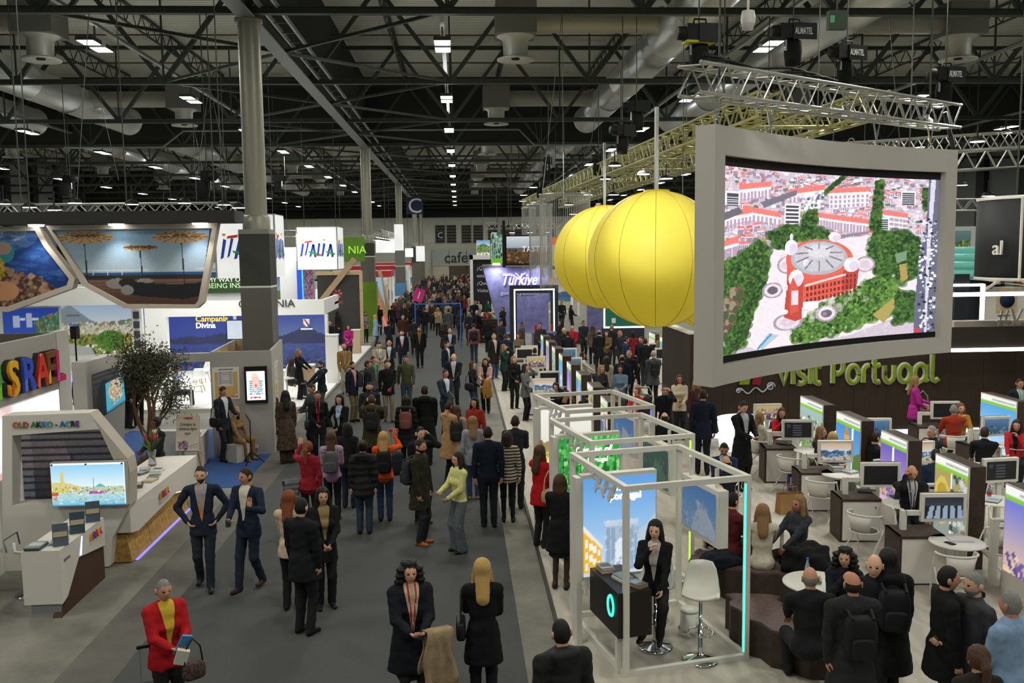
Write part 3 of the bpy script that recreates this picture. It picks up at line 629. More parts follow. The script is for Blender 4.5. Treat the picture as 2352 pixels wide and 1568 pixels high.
ptb = empty('portal_beam', (-7.2, 23.6, 0), 0, 'long grey beam between the slanted wall and the kiosk', 'beam')
part('beam', GREYW, ptb, lambda b: b.b2((-2.0, -.1, 2.26), (1.1, .1, 2.48)))
part('post', OFFW2, ptb, lambda b: b.b2((-2.0, -.1, 0), (-1.85, .1, 2.26)))
kc = [(-6.12, 22.6), (-4.66, 22.75), (-4.95, 25.7), (-6.3, 25.7)]
ki = empty('information_kiosk', (-5.4, 24.1, 0), 0, 'grey open-topped kiosk built around the nearest column', 'kiosk')
for k, (i, j) in enumerate(((0, 1), (1, 2), (2, 3), (3, 0))):
    a = Vector((kc[i][0]+5.4, kc[i][1]-24.1, 0)); c = Vector((kc[j][0]+5.4, kc[j][1]-24.1, 0)); n = (c-a).normalized().cross(Vector((0, 0, 1)))*-.06
    part('wall_panel', GREYW, ki, lambda b: b.add([a, c, c+Vector((0, 0, 2.6)), a+Vector((0, 0, 2.6)), a+n, c+n, c+n+Vector((0, 0, 2.6)), a+n+Vector((0, 0, 2.6))], [(0, 1, 2, 3), (5, 4, 7, 6), (3, 2, 6, 7), (0, 4, 5, 1), (0, 3, 7, 4), (1, 5, 6, 2)]))
    part('inner_lining', WOOD, ki, lambda b: b.add([a+n*1.05+Vector((0, 0, 1.9)), c+n*1.05+Vector((0, 0, 1.9)), c+n*1.05+Vector((0, 0, 2.58)), a+n*1.05+Vector((0, 0, 2.58))], [(0, 1, 2, 3)]))
part('socket', WHITE, ki, lambda b: b.box((.28, -1.44, .22), (.16, .03, .08)))
fu = Vector((kc[1][0]-kc[0][0], kc[1][1]-kc[0][1], 0)).normalized(); fn_ = Vector((fu.y, -fu.x, 0))
def on_kiosk(u, z, off=.02): p = Vector((*kc[0], 0))+fu*u+fn_*off; return (p.x, p.y, z)
tv = empty('wall_screen', on_kiosk(1.08, 1.75, .0), math.atan2(fu.y, fu.x), 'portrait black-framed screen showing a caricature on the kiosk', 'screen')
part('casing', BLACK, tv, lambda b: b.b2((-.27, -.09, -.43), (.27, -.005, .47)))
cv = Canvas(50, 72, '#eef0fa'); cv.ell(.45, .2, .2, .13, '#f3d5c8'); cv.ell(.5, .4, .25, .2, '#e8b8a8', .8); cv.rect(.18, .34, .84, .8, '#5fa8bc', .0)
for k in range(7): cv.rect(.16, .33+k*.07, .84-.03*(k % 2), .365+k*.07, '#4f9ab0', .9)
cv.ell(.5, .45, .2, .22, '#f0c8b8'); cv.ell(.5, .5, .05, .05, '#d05a4a'); cv.speck(cv.inpoly([(.2, .55), (.8, .55), (.8, .8), (.2, .8)]), ['#8ac0cc', '#d8ecf0', '#f0d0c0'], 50, .015, .03)
for k, c in enumerate(('#d8392b', '#e8a21e', '#3c56c8', '#d8392b', '#e7b32a', '#c92a86')): cv.rect(.2+k*.09, .87, .26+k*.09, .92, c)
sheet('display', cv, quad_fn((-.22, -.095, .36), (.22, -.095, .36), (.22, -.095, -.36), (-.22, -.095, -.36)), 1.15, tv)
def poster(par_pt, rz, lab, w, h):
    po = empty('wall_poster', par_pt, rz, lab, 'poster'); cv = Canvas(40, 52, '#e3dfd6'); cv.rect(.1, .15, .9, .95, '#cfae6a'); cv.rect(.22, .1, .72, .55, '#dcdcd8'); cv.rect(.25, .14, .33, .52, '#8a9ab0', .7); cv.rect(.62, .14, .70, .52, '#8a9ab0', .7)
    for k in range(6): cv.rect(.36, .16+k*.06, .6, .175+k*.06, '#b0a0a8')
    ptxt(cv, .25, .05, .75, '#6a6460'); ptxt(cv, .2, .65, .6, '#a08a5a', .012); cv.poly([(.6, .95), (.9, .82), (.9, .95)], '#e3dfd6'); cv.rect(.68, .88, .9, .91, '#c05a4a')
    sheet('poster_print', cv, quad_fn((-w/2, -.012, h/2), (w/2, -.012, h/2), (w/2, -.012, -h/2), (-w/2, -.012, -h/2)), 0, po); part('backing', OFFW, po, lambda b: b.b2((-w/2, -.01, -h/2), (w/2, 0, h/2)))
poster(on_kiosk(.36, 1.82, .001), math.atan2(fu.y, fu.x), 'beige opening-hours poster on the front of the kiosk', .64, .8)
su = Vector((kc[2][0]-kc[1][0], kc[2][1]-kc[1][1], 0)).normalized(); p = Vector((*kc[1], 1.75))+su*.9; poster(p, math.atan2(su.y, su.x), 'beige poster on the aisle side of the kiosk', .8, .95)
pd = empty('podium', (-6.35, 22.0, 0), .1, 'low white podium with red leaflets beside the kiosk', 'podium')
part('body', OFFW, pd, lambda b: b.b2((-.22, -.4, 0), (.2, .45, .72))); part('leaflets', mat('#c8323a', .5), pd, lambda b: b.box((-.02, -.1, .725), (.3, .3, .012), rz=.2))
bn = empty('display_wall', (-6.9, 21.9, 0), 0, 'low pale bench wall behind the easel', 'low wall'); part('panel', OFFW, bn, lambda b: b.b2((-.6, 0, 0), (.3, .25, .8)))
cb2 = empty('low_table', (-6.75, 19.2, 0), 0, 'low white sand tray table by the blue carpet', 'table'); part('tray', WHITE, cb2, lambda b: b.b2((-.35, -.35, .3), (.35, .35, .42))); part('sand', SAND, cb2, lambda b: b.b2((-.3, -.3, .42), (.3, .3, .43))); part('base', OFFW2, cb2, lambda b: b.b2((-.2, -.2, 0), (.2, .2, .3)))

# --- hanging canopy with picture panels
hc = empty('hanging_canopy', (-8, 20, 5.2), 0, 'long dark beam canopy hung over the Israeli stand with downlights', 'canopy')
def hcl(px, py, Y=20): p = AT(px, py, Y); return (p.x+8, p.z-5.2)
x1 = hcl(527, 0)[0]; zt_, zb_ = hcl(300, 486)[1], hcl(300, 514)[1]
part('beam', mat('#3a3a38', .8), hc, lambda b: b.b2((-5.5, -.35, zb_), (x1, .5, zt_)))
for px in (58, 245, 440): part('downlight', GLOW, hc, lambda b: b.lathe([(0, -.04), (.14, -.04), (.16, 0), (0, 0)], (hcl(px, 0)[0], -.15, zb_), 16))
for px in (60, 245, 435):
    ld = bpy.data.lights.new('spot', 'SPOT'); ld.energy = 60; ld.spot_size = 1.7; ld.spot_blend = .8; ld.shadow_soft_size = .08; lo = bpy.data.objects.new('spot', ld); COL.objects.link(lo); lo.parent = hc; lo.location = (hcl(px, 0)[0], -.3, zb_-.06); lo.rotation_euler = (.12, 0, 0)
for i in range(5): part('wire', STEEL, hc, lambda b: b.bar((-5+i*2, 0, zt_), (-5+i*2, 0, 6), .02))
def hexpanel(pts, inner, cv, lab, bb):
    o = empty('picture_panel', (AT(*pts[0], 20).x, 20, 5.2), 0, lab, 'picture panel')
    def l2(p, Y=20): q = AT(*p, Y); return (q.x-o.location.x, q.z-5.2)
    n = len(pts); b = MB(); a = [l2(p) for p in pts]; c = [l2(p) for p in inner]
    for i in range(n):
        j = (i+1) % n; vs = [(a[i][0], 0, a[i][1]), (a[j][0], 0, a[j][1]), (c[j][0], 0, c[j][1]), (c[i][0], 0, c[i][1])]
        vs += [(x, .25, z) for x, _, z in vs]
        part('frame_side', mat('#c2b7a6', .55), o, lambda q: q.add(vs, [(3, 2, 1, 0), (4, 5, 6, 7), (0, 1, 5, 4), (2, 3, 7, 6), (1, 2, 6, 5), (3, 0, 4, 7)]))
    m = cv.inpoly([((p[0]-bb[0])/(bb[2]-bb[0]), (p[1]-bb[1])/(bb[3]-bb[1])) for p in inner])
    # the sheet is trimmed to the frame opening
    w, h = cv.w, cv.h; A = l2((bb[0], bb[1])); C = l2((bb[2], bb[3])); u = np.linspace(A[0], C[0], w); v = np.linspace(A[1], C[1], h)
    me = bpy.data.meshes.new('picture'); vs = [(x, .06, z) for z in v for x in u]; fs = []
    mm = m[:-1, :-1] | m[1:, 1:] | m[1:, :-1] | m[:-1, 1:]
    for i, j in zip(*np.nonzero(mm)): fs.append(((i+1)*w+j, (i+1)*w+j+1, i*w+j+1, i*w+j))
    me.from_pydata(vs, [], fs); ca_ = me.color_attributes.new('ink', 'FLOAT_COLOR', 'POINT'); aa = cv.a.reshape(-1, 3); lin = np.where(aa <= .04045, aa/12.92, ((aa+.055)/1.055)**2.4)
    ca_.data.foreach_set('color', np.concatenate([lin, np.ones((w*h, 1))], 1).astype(np.float32).ravel()); me.materials.append(print_mat(0)); put('picture', me, None, o)
    part('back_board', mat('#8a8478', .7), o, lambda q: q.prism(c, Matrix(((1, 0, 0, 0), (0, 0, 1, .1), (0, 1, 0, 0), (0, 0, 0, 1))), .1))
cv = Canvas(190, 92); cv.grad(0, .62, '#6f93ab', '#b9c6cc'); cv.rect(0, .56, 1, .61, '#2f5a86'); cv.rect(0, .60, 1, .66, '#34302c'); cv.grad(.65, 1, '#7a5f50', '#4a3328')
for k in range(8): cv.rect(0, .68+k*.045, 1, .685+k*.045, '#523a2e', .6)
cv.line(0, .54, 1, .53, .004, '#d8dcdc')
for k in range(9): cv.line(.25+k*.09, .53, .25+k*.09, .6, .003, '#d8dcdc')
for cx, cy, rx, ry, px_, bot in ((.215, .14, .175, .075, .205, .78), (.55, .27, .11, .035, .545, .62), (.80, .145, .17, .075, .805, .74)):
    cv.line(px_, cy, px_+.01, bot, .008, '#2e2a26'); cv.ell(cx, cy, rx, ry, '#b8956c')
    for k in range(14):
        a = k*math.pi/7; cv.line(cx, cy-ry*.3, cx+rx*.97*math.cos(a), cy+ry*.97*math.sin(a), .004, '#4a3826', .8)
    cv.line(cx-rx, cy, cx+rx, cy, .003, '#6a5238', .6)
cv.ell(.4, .7, .075, .065, '#8a8680'); cv.ell(.46, .69, .055, .055, '#2a2826'); cv.ell(.57, .67, .05, .03, '#8a8680')
cv.poly([(.42, .72), (.5, .68), (.75, .72), (.98, .69), (.98, .84), (.8, .9), (.55, .86), (.43, .82)], '#26262a'); cv.ell(.455, .78, .04, .06, '#8a8882'); cv.grain(.02)
hexpanel([(105, 518), (500, 512), (488, 580), (466, 695), (452, 708), (285, 708), (188, 655), (176, 632)], [(119, 528), (487, 524), (476, 580), (455, 690), (448, 699), (290, 698), (200, 650), (190, 632)], cv, 'hanging picture panel of round straw parasols on a boardwalk', (112, 520, 492, 704))
cv = Canvas(100, 92); cv.grad(0, 1, '#2f5596', '#15285a'); cv.ell(.36, .08, .3, .18, '#b9d4f0', .35); cv.ell(.38, .05, .15, .1, '#eaf6ff', .5)
cv.speck(cv.X < 2, ['#4a76b0', '#1e3a76', '#3a66a8'], 200, .01, .03, .4, 3); cv.ell(.27, .28, .12, .14, '#3a8a98'); cv.ell(.26, .24, .1, .08, '#c08a78', .8)
cv.poly([(0, .55), (.25, .5), (.4, .55), (.65, .6), (.8, .72), (.9, .8), (.6, 1), (0, 1)], '#6a4f40'); cv.speck(cv.inpoly([(0, .55), (.3, .5), (.65, .6), (.85, .78), (.6, 1), (0, 1)]), ['#8a6a54', '#4a342a', '#a8866a', '#b09070', '#3a2c30'], 420, .015, .04, .8)
cv.ell(.1, .48, .17, .2, '#b89a2a'); cv.speck(((cv.X-.1)/.17)**2+((cv.Y-.48)/.2)**2 < 1, ['#7a661e', '#d8ba4a'], 160, .008, .014); cv.ell(.25, .76, .16, .12, '#c08a64')
hexpanel([(-60, 522), (88, 520), (110, 560), (172, 640), (166, 662), (20, 716), (-60, 716)], [(-50, 532), (80, 530), (100, 566), (158, 640), (153, 655), (15, 704), (-50, 704)], cv, 'hanging picture panel of a coral reef and fish at the left edge', (-55, 526, 165, 710))
# truss and lamps above it
def lattice(b, p, q, s, n, r=.025, br=.014, up=Vector((0, 0, 1))):
    p, q = Vector(p), Vector(q); d = (q-p).normalized(); sd = d.cross(up).normalized()*s/2; u = up*s/2
    cs = [sd+u, sd-u, -sd-u, -sd+u]
    for c in cs: b.tube([p+c, q+c], r, 6)
    for k in range(n):
        a = p+(q-p)*k/n; c2 = p+(q-p)*(k+1)/n; m = (a+c2)/2
        for i in range(4): b.tube([a+cs[i], m+cs[(i+1) % 4]], br, 4, cap=False); b.tube([m+cs[(i+1) % 4], c2+cs[i]], br, 4, cap=False)
def truss(pts, s, lab, m=None, drop=None, r=.025, br=.014, step=.55):
    c = sum((Vector(p) for p in pts), Vector())/len(pts); o = empty('lighting_truss', c, 0, lab, 'truss')
    for a, e in zip(pts[:-1], pts[1:]):
        a, e = Vector(a)-c, Vector(e)-c; part('truss_section', m or ALU, o, lambda b: lattice(b, a, e, s, max(2, int((e-a).length/step)), r, br))
    for d in (drop or ()):
        d = Vector(d)-c; part('hoist_chain', STEEL, o, lambda b: b.bar(d, (d.x, d.y, 11.1-c.z), .025))
    return o
truss([(-14, 24, 6.13), (-5.6, 24, 6.13)], .3, 'silver lattice truss behind the dark canopy', drop=[(-11, 24, 6.1), (-6.2, 24, 6.1)], r=.03, br=.02)
def flood(p, lab, par=None, w=.32):
    o = empty('floodlight', p, 0, lab, 'floodlight', 'floodlights on trusses'); part('housing', BLACK, o, lambda b: b.lathe([(0, .12), (w*.3, .11), (w*.5, .04), (w*.5, 0)], n=14)); part('lens', GLOW, o, lambda b: b.lathe([(0, -.01), (w*.48, -.01), (w*.48, .0)], n=14)); part('bracket', BLACK, o, lambda b: b.bar((0, 0, .1), (0, 0, .45), .03)); return o
for i, px in enumerate((8, 68, 172, 125, 303, 424, 515, 548)): flood(AT(px, (468, 476, 466, 482, 469, 466, 470, 477)[i], 23.4), '%s bright floodlight from the left on the truss behind the canopy' % ORD[i])

tb_ = empty('tablet_stand', (-5.02, 21.75, 0), .3, 'black floor stand with a tablet before the artist', 'stand'); part('pole', BLACK, tb_, lambda b: b.bar((0, 0, .15), (0, 0, 1.05), .025)); part('tablet', mat('#1c1e22', .3), tb_, lambda b: b.box((-.05, 0, 1.12), (.02, .24, .18), ry=-.5))
for k in range(3): a = k*2.094; part('leg', BLACK, tb_, lambda b: b.bar((0, 0, .3), (.3*math.cos(a), .3*math.sin(a), .01), .02))
fb_ = empty('floor_bag', (-5.55, 22.3, 0), .4, 'brown bag on the floor by the seated woman in tan', 'bag'); part('pouch', mat('#4a3524', .9, noise=.4, nscale=14), fb_, lambda b: b.lathe([(0, 0), (.16, .01), (.19, .12), (.15, .28), (.05, .36), (0, .36)], n=14)); part('strap', mat('#3a2a1c', .8), fb_, lambda b: b.tube([(-.1, 0, .32), (-.05, 0, .46), (.05, 0, .46), (.1, 0, .32)], .012, 5))
sp_ = empty('loudspeaker', AT(172, 763, 22), 0, 'small black loudspeaker above the grey tower wall', 'loudspeaker'); part('box', BLACK, sp_, lambda b: b.b2((-.07, -.1, -.15), (.07, .1, .15))); part('stand_pole', BLACK, sp_, lambda b: b.bar((0, 0, -sp_.location.z), (0, 0, -.15), .03)); part('grille', DARK, sp_, lambda b: b.b2((-.06, -.105, -.13), (.06, -.1, .13)))
# ================================================================ farther stands on both sides of the aisle
def spot(p, e, lab_par=None, rot=(0, 0, 0), size=2.0, col=(1, 1, 1), ang=None):
    ld = bpy.data.lights.new('stand_lamp', 'AREA'); ld.size = size; ld.energy = e; ld.color = col
    lo = bpy.data.objects.new('stand_lamp', ld); COL.objects.link(lo); lo.location = p; lo.rotation_euler = rot; return lo
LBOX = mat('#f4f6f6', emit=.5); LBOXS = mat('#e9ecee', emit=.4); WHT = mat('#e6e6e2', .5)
itf = S('floor_platform', mat('#dededa', .5), lambda b: b.b2((-16, 29.2, 0), (-4.65, 48, .1)))
for i in range(24): S('platform_tile', mat('#e6e6e2' if i % 2 else '#dcdcd8', .45), lambda b: b.b2((-9.9+(i % 4)*1.32, 30+(i//4)*2.9, .1), (-8.6+(i % 4)*1.32, 32.87+(i//4)*2.9, .106)), itf)
# Campania stand
cs_ = empty('exhibition_stand', (-8.5, 35, 0), 0, 'white framed stand lettered CAMPANIA with blue bay pictures inside', 'stand')
def L(px, py, Y, o=cs_): p = AT(px, py, Y); return Vector((p.x-o.location.x, p.y-o.location.y, p.z-o.location.z))
a, c = L(330, 694, 35), L(745, 722, 35)
part('fascia', WHT, cs_, lambda b: b.b2((a.x, 0, c.z), (c.x, .3, a.z)))
d = L(728, 0, 35); part('corner_post', WHT, cs_, lambda b: b.b2((d.x, 0, .1), (c.x, .3, c.z)))
d2 = L(345, 0, 35); part('corner_post', WHT, cs_, lambda b: b.b2((a.x, 0, .1), (d2.x, .3, c.z)))
part('side_fascia', WHT, cs_, lambda b: b.b2((c.x-.12, .3, c.z), (c.x, 4.2, a.z)))
part('ceiling_strip', WHT, cs_, lambda b: b.b2((a.x, 3.0, 2.85), (c.x, 4.2, 2.95)))
letters('CAMPANIA', .42, frame_m((L(518, 0, 35).x, -.02, L(0, 715, 35).z), (1, 0, 0), (0, 0, 1)), mat('#3a3c40', .6), .02, cs_, 'letter')
def bluepic(w, h, kind):
    cv = Canvas(w, h, '#2a44a8'); cv.grad(0, .5, '#2c46b8', '#6f86c8' if kind else '#3350b8')
    cv.poly([(0, .62), (.15, .55), (.35, .5), (.55, .42), (.62, .38), (.68, .43), (.75, .36), (.85, .45), (1, .5), (1, .64), (0, .64)] if kind else [(0, .55), (.3, .48), (.55, .5), (.8, .44), (1, .5), (1, .6), (0, .6)], '#2a3568'); cv.grad(.62, 1, '#4a63b0' if kind else '#3550b0', '#1f2f70')
    cv.speck(cv.Y > .84, ['#38508a', '#1a2650', '#7a8ab8', '#2a3a70'], 300, .006, .014, .8, 2); cv.speck((cv.Y > .6) & (cv.Y < .86), ['#6078b8', '#2a3f90'], 160, .004, .01, .4, 5); return cv
for k, (x0, x1, kind) in enumerate(((345, 505, 0), (512, 560, 0), (560, 728, 1))):
    q = [L(x0, 0, 38.9), L(x1, 0, 38.9)]; part('back_wall_panel', mat('#2a3f9a', .6), cs_, lambda b: b.b2((q[0].x, 3.95, .1), (q[1].x, 4.1, 2.9)))
    sheet('wall_picture', bluepic(70 if k != 1 else 20, 50, kind), quad_fn((q[0].x, 3.93, 2.88), (q[1].x, 3.93, 2.88), (q[1].x, 3.93, .12), (q[0].x, 3.93, .12)), .55, cs_)
q = L(505, 0, 38.9); part('wall_batten', WHT, cs_, lambda b: b.b2((q.x, 3.85, .1), (q.x+.13, 4.1, 2.9)))
letters('Campania.', .34, frame_m((L(413, 0, 38.8).x, 3.9, L(0, 746, 38.8).z), (1, 0, 0), (0, 0, 1)), mat('#e8c048', emit=.6), .01, cs_, 'wall_line', split=False, bevel=.008)
letters('Divina', .32, frame_m((L(413, 0, 38.8).x, 3.9, L(0, 761, 38.8).z), (1, 0, 0), (0, 0, 1)), mat('#f6f6f2', emit=.7), .01, cs_, 'wall_line', split=False, bevel=.008)
q = L(703, 741, 38.8); part('emblem_shield', WHT, cs_, lambda b: b.prism([(-.13, .16), (.13, .16), (.13, -.05), (0, -.18), (-.13, -.05)], frame_m((q.x, 3.9, q.z), (1, 0, 0), (0, 0, 1)), .02)); part('emblem_band', mat('#b03038', .5), cs_, lambda b: b.prism([(-.11, .14), (-.06, .14), (.1, -.08), (.05, -.12)], frame_m((q.x, 3.88, q.z), (1, 0, 0), (0, 0, 1)), .02)); part('emblem_caption', WHT, cs_, lambda b: b.b2((q.x-.25, 3.88, q.z-.3), (q.x+.25, 3.9, q.z-.24)))
tvx = empty('wall_screen', AT(545, 757, 38.4), 0, 'dark framed grey screen on the blue wall left of the column', 'screen'); part('casing', BLACK, tvx, lambda b: b.b2((-.45, 0, -.42), (.75, .08, .42))); part('display', mat('#9aa2ae', emit=.4), tvx, lambda b: b.b2((-.41, -.01, -.38), (.71, 0, .38)))
for x in (-2.8, -.4, 1.9): spot((-8.5+x, 36.6, 2.82), 45, size=.9)
spot((-9, 32.5, 5.6), 260, size=5.0); spot((-9, 42, 5.8), 260, size=5.0)
# ministry backdrop on the left
mb = empty('stage_backdrop', (-14, 33, 0), 0, 'printed backdrop of hill town and blue panel behind the speaker', 'backdrop')
def LM(px, py): return L(px, py, 33, mb)
cv = Canvas(60, 36); cv.grad(0, 1, '#2748b0', '#3a66c8'); cv.poly([(.55, .3), (1, .1), (1, 1), (.6, 1)], '#4a7a56', .9); cv.speck(cv.inpoly([(.55, .3), (1, .1), (1, 1), (.6, 1)]), ['#3a6a3a', '#b0785a', '#6a9a5a', '#7fb0a0'], 120, .015, .04); cv.rect(.18, .2, .28, .45, '#dfe6f6', .8); cv.rect(.42, .15, .5, .45, '#dfe6f6', .8); ptxt(cv, .3, .25, .4, '#ffffff', .03); ptxt(cv, .52, .25, .62, '#ffffff', .03)
a, c = LM(5, 708), LM(140, 800); sheet('backdrop_print', cv, quad_fn((a.x, -.01, a.z), (c.x, -.01, a.z), (c.x, -.01, c.z), (a.x, -.01, c.z)), .55, mb)
cv = Canvas(80, 50); cv.grad(0, .4, '#a9c4e6', '#dde6ea'); cv.poly([(0, .1), (.12, .0), (.4, .3), (.55, .4), (.55, .75), (0, .75)], '#8a98a0'); cv.poly([(.4, .4), (1, .3), (1, .45), (.5, .5)], '#6a7f6a'); cv.rect(.0, .42, 1, .6, '#d8d3c0'); cv.speck((cv.Y > .36) & (cv.Y < .62), ['#f0ece0', '#c9b98a', '#b0a088', '#e8e2d0', '#8a9a6a'], 260, .012, .03)
cv.rect(.0, .6, 1, .78, '#b09a4a'); cv.speck((cv.Y > .6), ['#c9b04a', '#6a8a2a', '#4a6a2a', '#8a9a3a', '#3a5a2a'], 300, .02, .045, .85); cv.ell(.68, .72, .2, .2, '#4f7a2a'); cv.speck(((cv.X-.68)/.2)**2+((cv.Y-.72)/.2)**2 < 1, ['#3a6a1e', '#6a9a3a', '#5a8a2a'], 130, .015, .03); cv.poly([(0, .75), (.4, .85), (.45, 1), (0, 1)], '#b9bdb2'); ptxt(cv, .08, .2, .25, '#5a6a7a', .02); ptxt(cv, .1, .38, .25, '#3a56a8', .02)
a, c = LM(140, 700), LM(306, 812); sheet('backdrop_print', cv, quad_fn((a.x, -.01, a.z), (c.x, -.01, a.z), (c.x, -.01, c.z), (a.x, -.01, c.z)), .6, mb)
a, c = LM(-10, 700), LM(330, 800); part('panel', WHT, mb, lambda b: b.b2((a.x, 0, 0), (c.x, .15, a.z)))
a, c = LM(-10, 662), LM(330, 698); part('fascia', WHT, mb, lambda b: b.b2((a.x, -.3, c.z), (c.x, .2, a.z)))
a, c = LM(306, 712), LM(327, 800); 
for k in range(4): z = a.z-(k+.5)*(a.z-c.z)/4; part('shelf_box', mat('#3c3f44', .6), mb, lambda b: b.b2((a.x, -.06, z-.12), (c.x-.05, -.01, z+.12)))
dk = empty('speaker_desk', (-12.75, 31.6, 0), 0, 'white desk with violet glowing front on the small stage', 'desk'); part('top', WHT, dk, lambda b: b.b2((-.9, -.3, .98), (.9, .3, 1.04))); part('glow_front', mat('#b9a8ff', emit=.9), dk, lambda b: b.b2((-.85, -.28, .2), (.85, -.26, .98))); part('body', WHT, dk, lambda b: b.b2((-.85, -.26, 0), (.85, .25, .98)))
fb = empty('flower_basket', (-13.4, 31.3, .9), 0, 'bunch of yellow flowers beside the speaker desk', 'flowers')
part('stand', WHT, fb, lambda b: b.b2((-.2, -.2, -.9), (.2, .2, 0)))
for k in range(22): a = k*2.4; part('bloom', mat('#d8c62a' if k % 3 else '#7a9a2a', .6), fb, lambda b: b.lathe([(0, -.06), (.07, -.02), (.07, .03), (0, .07)], (math.cos(a)*.035*(k % 7), math.sin(a)*.035*(k % 7), .1+.05*(k % 4)), 7))
# hanging ITALIA lightboxes
def italia(par, M, w, h):
    BL, RD, GN, YL = mat('#2f56c0', .5), mat('#d8503a', .5), mat('#3fae5a', .5), mat('#f0c830', .5)
    def st(nm, m, pts, t=.012): b = MB(); b.prism([(x*w, y*h) for x, y in pts], M, t); b.build(nm, m, par)
    def dot(x, y, r): st('dot', YL, [(x+r*math.cos(a), y+r*1.3*math.sin(a)) for a in np.linspace(0, 2*math.pi, 10, endpoint=False)], .018)
    for x in (.02, .645): st('letter_stroke', BL, [(x-.025, 0), (x+.035, .06), (x+.105, .72), (x+.045, .78)]); 
    dot(.08, .93, .04); dot(.715, .95, .035)
    st('letter_stroke', BL, [(.13, .05), (.18, .12), (.27, .78), (.22, .8)]); st('letter_bar', RD, [(.13, .78), (.16, .88), (.36, .93), (.35, .82)], .02)
    for x in (.27, .78): st('letter_stroke', BL, [(x-.005, .0), (x+.055, .02), (x+.155, .7), (x+.095, .72)]); st('letter_stroke', BL, [(x+.095, .72), (x+.155, .7), (x+.205, .0), (x+.145, -.05)]); st('letter_bar', GN, [(x-.03, .33), (x-.01, .24), (x+.22, .08), (x+.25, .15), (x+.22, .22)], .02)
    st('letter_stroke', BL, [(.495, .15), (.55, .15), (.6, .75), (.545, .78)]); st('letter_bar', RD, [(.485, .04), (.495, .15), (.61, .16), (.62, .06)], .02)
def ital_box(px0, px1, px2, y0, y1, Y, lab, tw):
    a, c = AT(px0, y0, Y), AT(px1, y1, Y); o = empty('hanging_lightbox', ((a.x+c.x)/2, Y, c.z), 0, lab, 'lightbox'); hw = (c.x-a.x)/2; hh = a.z-c.z
    dep = 0
    for k in range(1, 60):
        if AT(px2, 600, Y+k*.1).x >= c.x: pass
    dep = c.x*FPX/(px2-1053.0)-Y
    dep = max(.8, dep)
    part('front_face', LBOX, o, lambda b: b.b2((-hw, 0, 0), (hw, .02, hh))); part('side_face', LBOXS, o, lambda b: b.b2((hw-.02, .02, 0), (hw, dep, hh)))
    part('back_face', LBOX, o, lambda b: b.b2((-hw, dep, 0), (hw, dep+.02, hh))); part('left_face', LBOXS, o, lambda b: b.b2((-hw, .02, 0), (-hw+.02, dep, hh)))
    for x in (-hw, hw): part('edge_trim', GREYW, o, lambda b: b.b2((x-.025, -.02, -.02), (x+.025, .03, hh+.02)))
    part('top_trim', GREYW, o, lambda b: b.b2((-hw, -.02, hh), (hw, dep, hh+.03)))
    italia(o, frame_m((-hw*.84, -.002, hh*.30), (1, 0, 0), (0, 0, 1)), 2*hw*.84, hh*.42); italia(o, frame_m((hw+.002, dep*.1, hh*.30), (0, 1, 0), (0, 0, 1)), dep*.8, hh*.42)
    for x in (-hw*.8, hw*.8): part('wire', STEEL, o, lambda b: b.bar((x, dep/2, hh), (x, dep/2, 11.1-c.z), .02))
ital_box(492, 634, 661, 494, 637, 30, 'large white hanging ITALIA lightbox half behind the nearest column', 1)
ital_box(680, 776, 793, 522, 618, 41, 'smaller white hanging ITALIA lightbox right of the column', 1)
# boards behind
def board(name, m, x0, y0, x1, y1, Y, lab, cat='panel', t=.15, ground=False):
    a, c = AT(x0, y0, Y), AT(x1, y1, Y); o = empty(name, ((a.x+c.x)/2, Y, 0 if ground else c.z), 0, lab, cat); z0 = 0 if ground else 0; z1 = a.z-o.location.z
    part('panel', m, o, lambda b: b.b2((-(c.x-a.x)/2, 0, z0), ((c.x-a.x)/2, t, z1))); o['w'] = c.x-a.x; o['h'] = z1; return o
def on_board(o, cv, x0, y0, x1, y1, emit=0, off=-.012, name='print'):
    a, c = AT(x0, y0, o.location.y), AT(x1, y1, o.location.y); l = o.location
    return sheet(name, cv, quad_fn((a.x-l.x, off, a.z-l.z), (c.x-l.x, off, a.z-l.z), (c.x-l.x, off, c.z-l.z), (a.x-l.x, off, c.z-l.z)), emit, o)
board('white_wall', WHT, 640, 568, 688, 700, 42, 'tall plain white stand wall between the two ITALIA boxes', 'stand wall', ground=True)
o = board('picture_wall', GREYW, 681, 566, 724, 700, 41.8, 'narrow wall with pink and black brushed print and blue strip', 'picture wall', ground=True)
cv = Canvas(26, 80, '#8a6a80'); cv.speck(cv.X < 2, ['#c98aa8', '#2c2430', '#b07a98', '#4a3a48', '#d8b0c0', '#6a4a60'], 700, .008, .02, .9, .45); on_board(o, cv, 682, 574, 722, 694)
part('blue_strip', mat('#2a4ab8', emit=.5), o, lambda b: b.b2((-.4, -.05, 2.4), (-.18, -.02, 4.6))); part('cyan_edge', mat('#3ab8d8', emit=.8), o, lambda b: b.b2((-.18, -.05, 2.4), (-.12, -.02, 4.6)))
o = board('billboard', mat('#2f4a2a', .6), 474, 632, 575, 672, 44, 'green billboard reading IT WAY OF BEING INSPIRED', 'billboard')
letters('MY WAY OF', .3, frame_m((-.95, -.02, o['h']*.62), (1, 0, 0), (0, 0, 1)), mat('#e8efe0', emit=.5), .01, o, 'text_line', split=False); letters('BEING INSPIRED', .34, frame_m((-1.0, -.02, o['h']*.28), (1, 0, 0), (0, 0, 1)), mat('#b9d8a0', emit=.5), .01, o, 'text_line', split=False)
part('stand_body', WHT, o, lambda b: b.b2((-1.1, .2, -o.location.z), (1.1, .4, 0)))
o = board('dark_sign_wall', mat('#454240', .7), 728, 632, 826, 704, 50, 'dark wall with red star emblem under a slanting wooden beam', 'sign wall', ground=True)
RED = mat('#d86a60', .5)
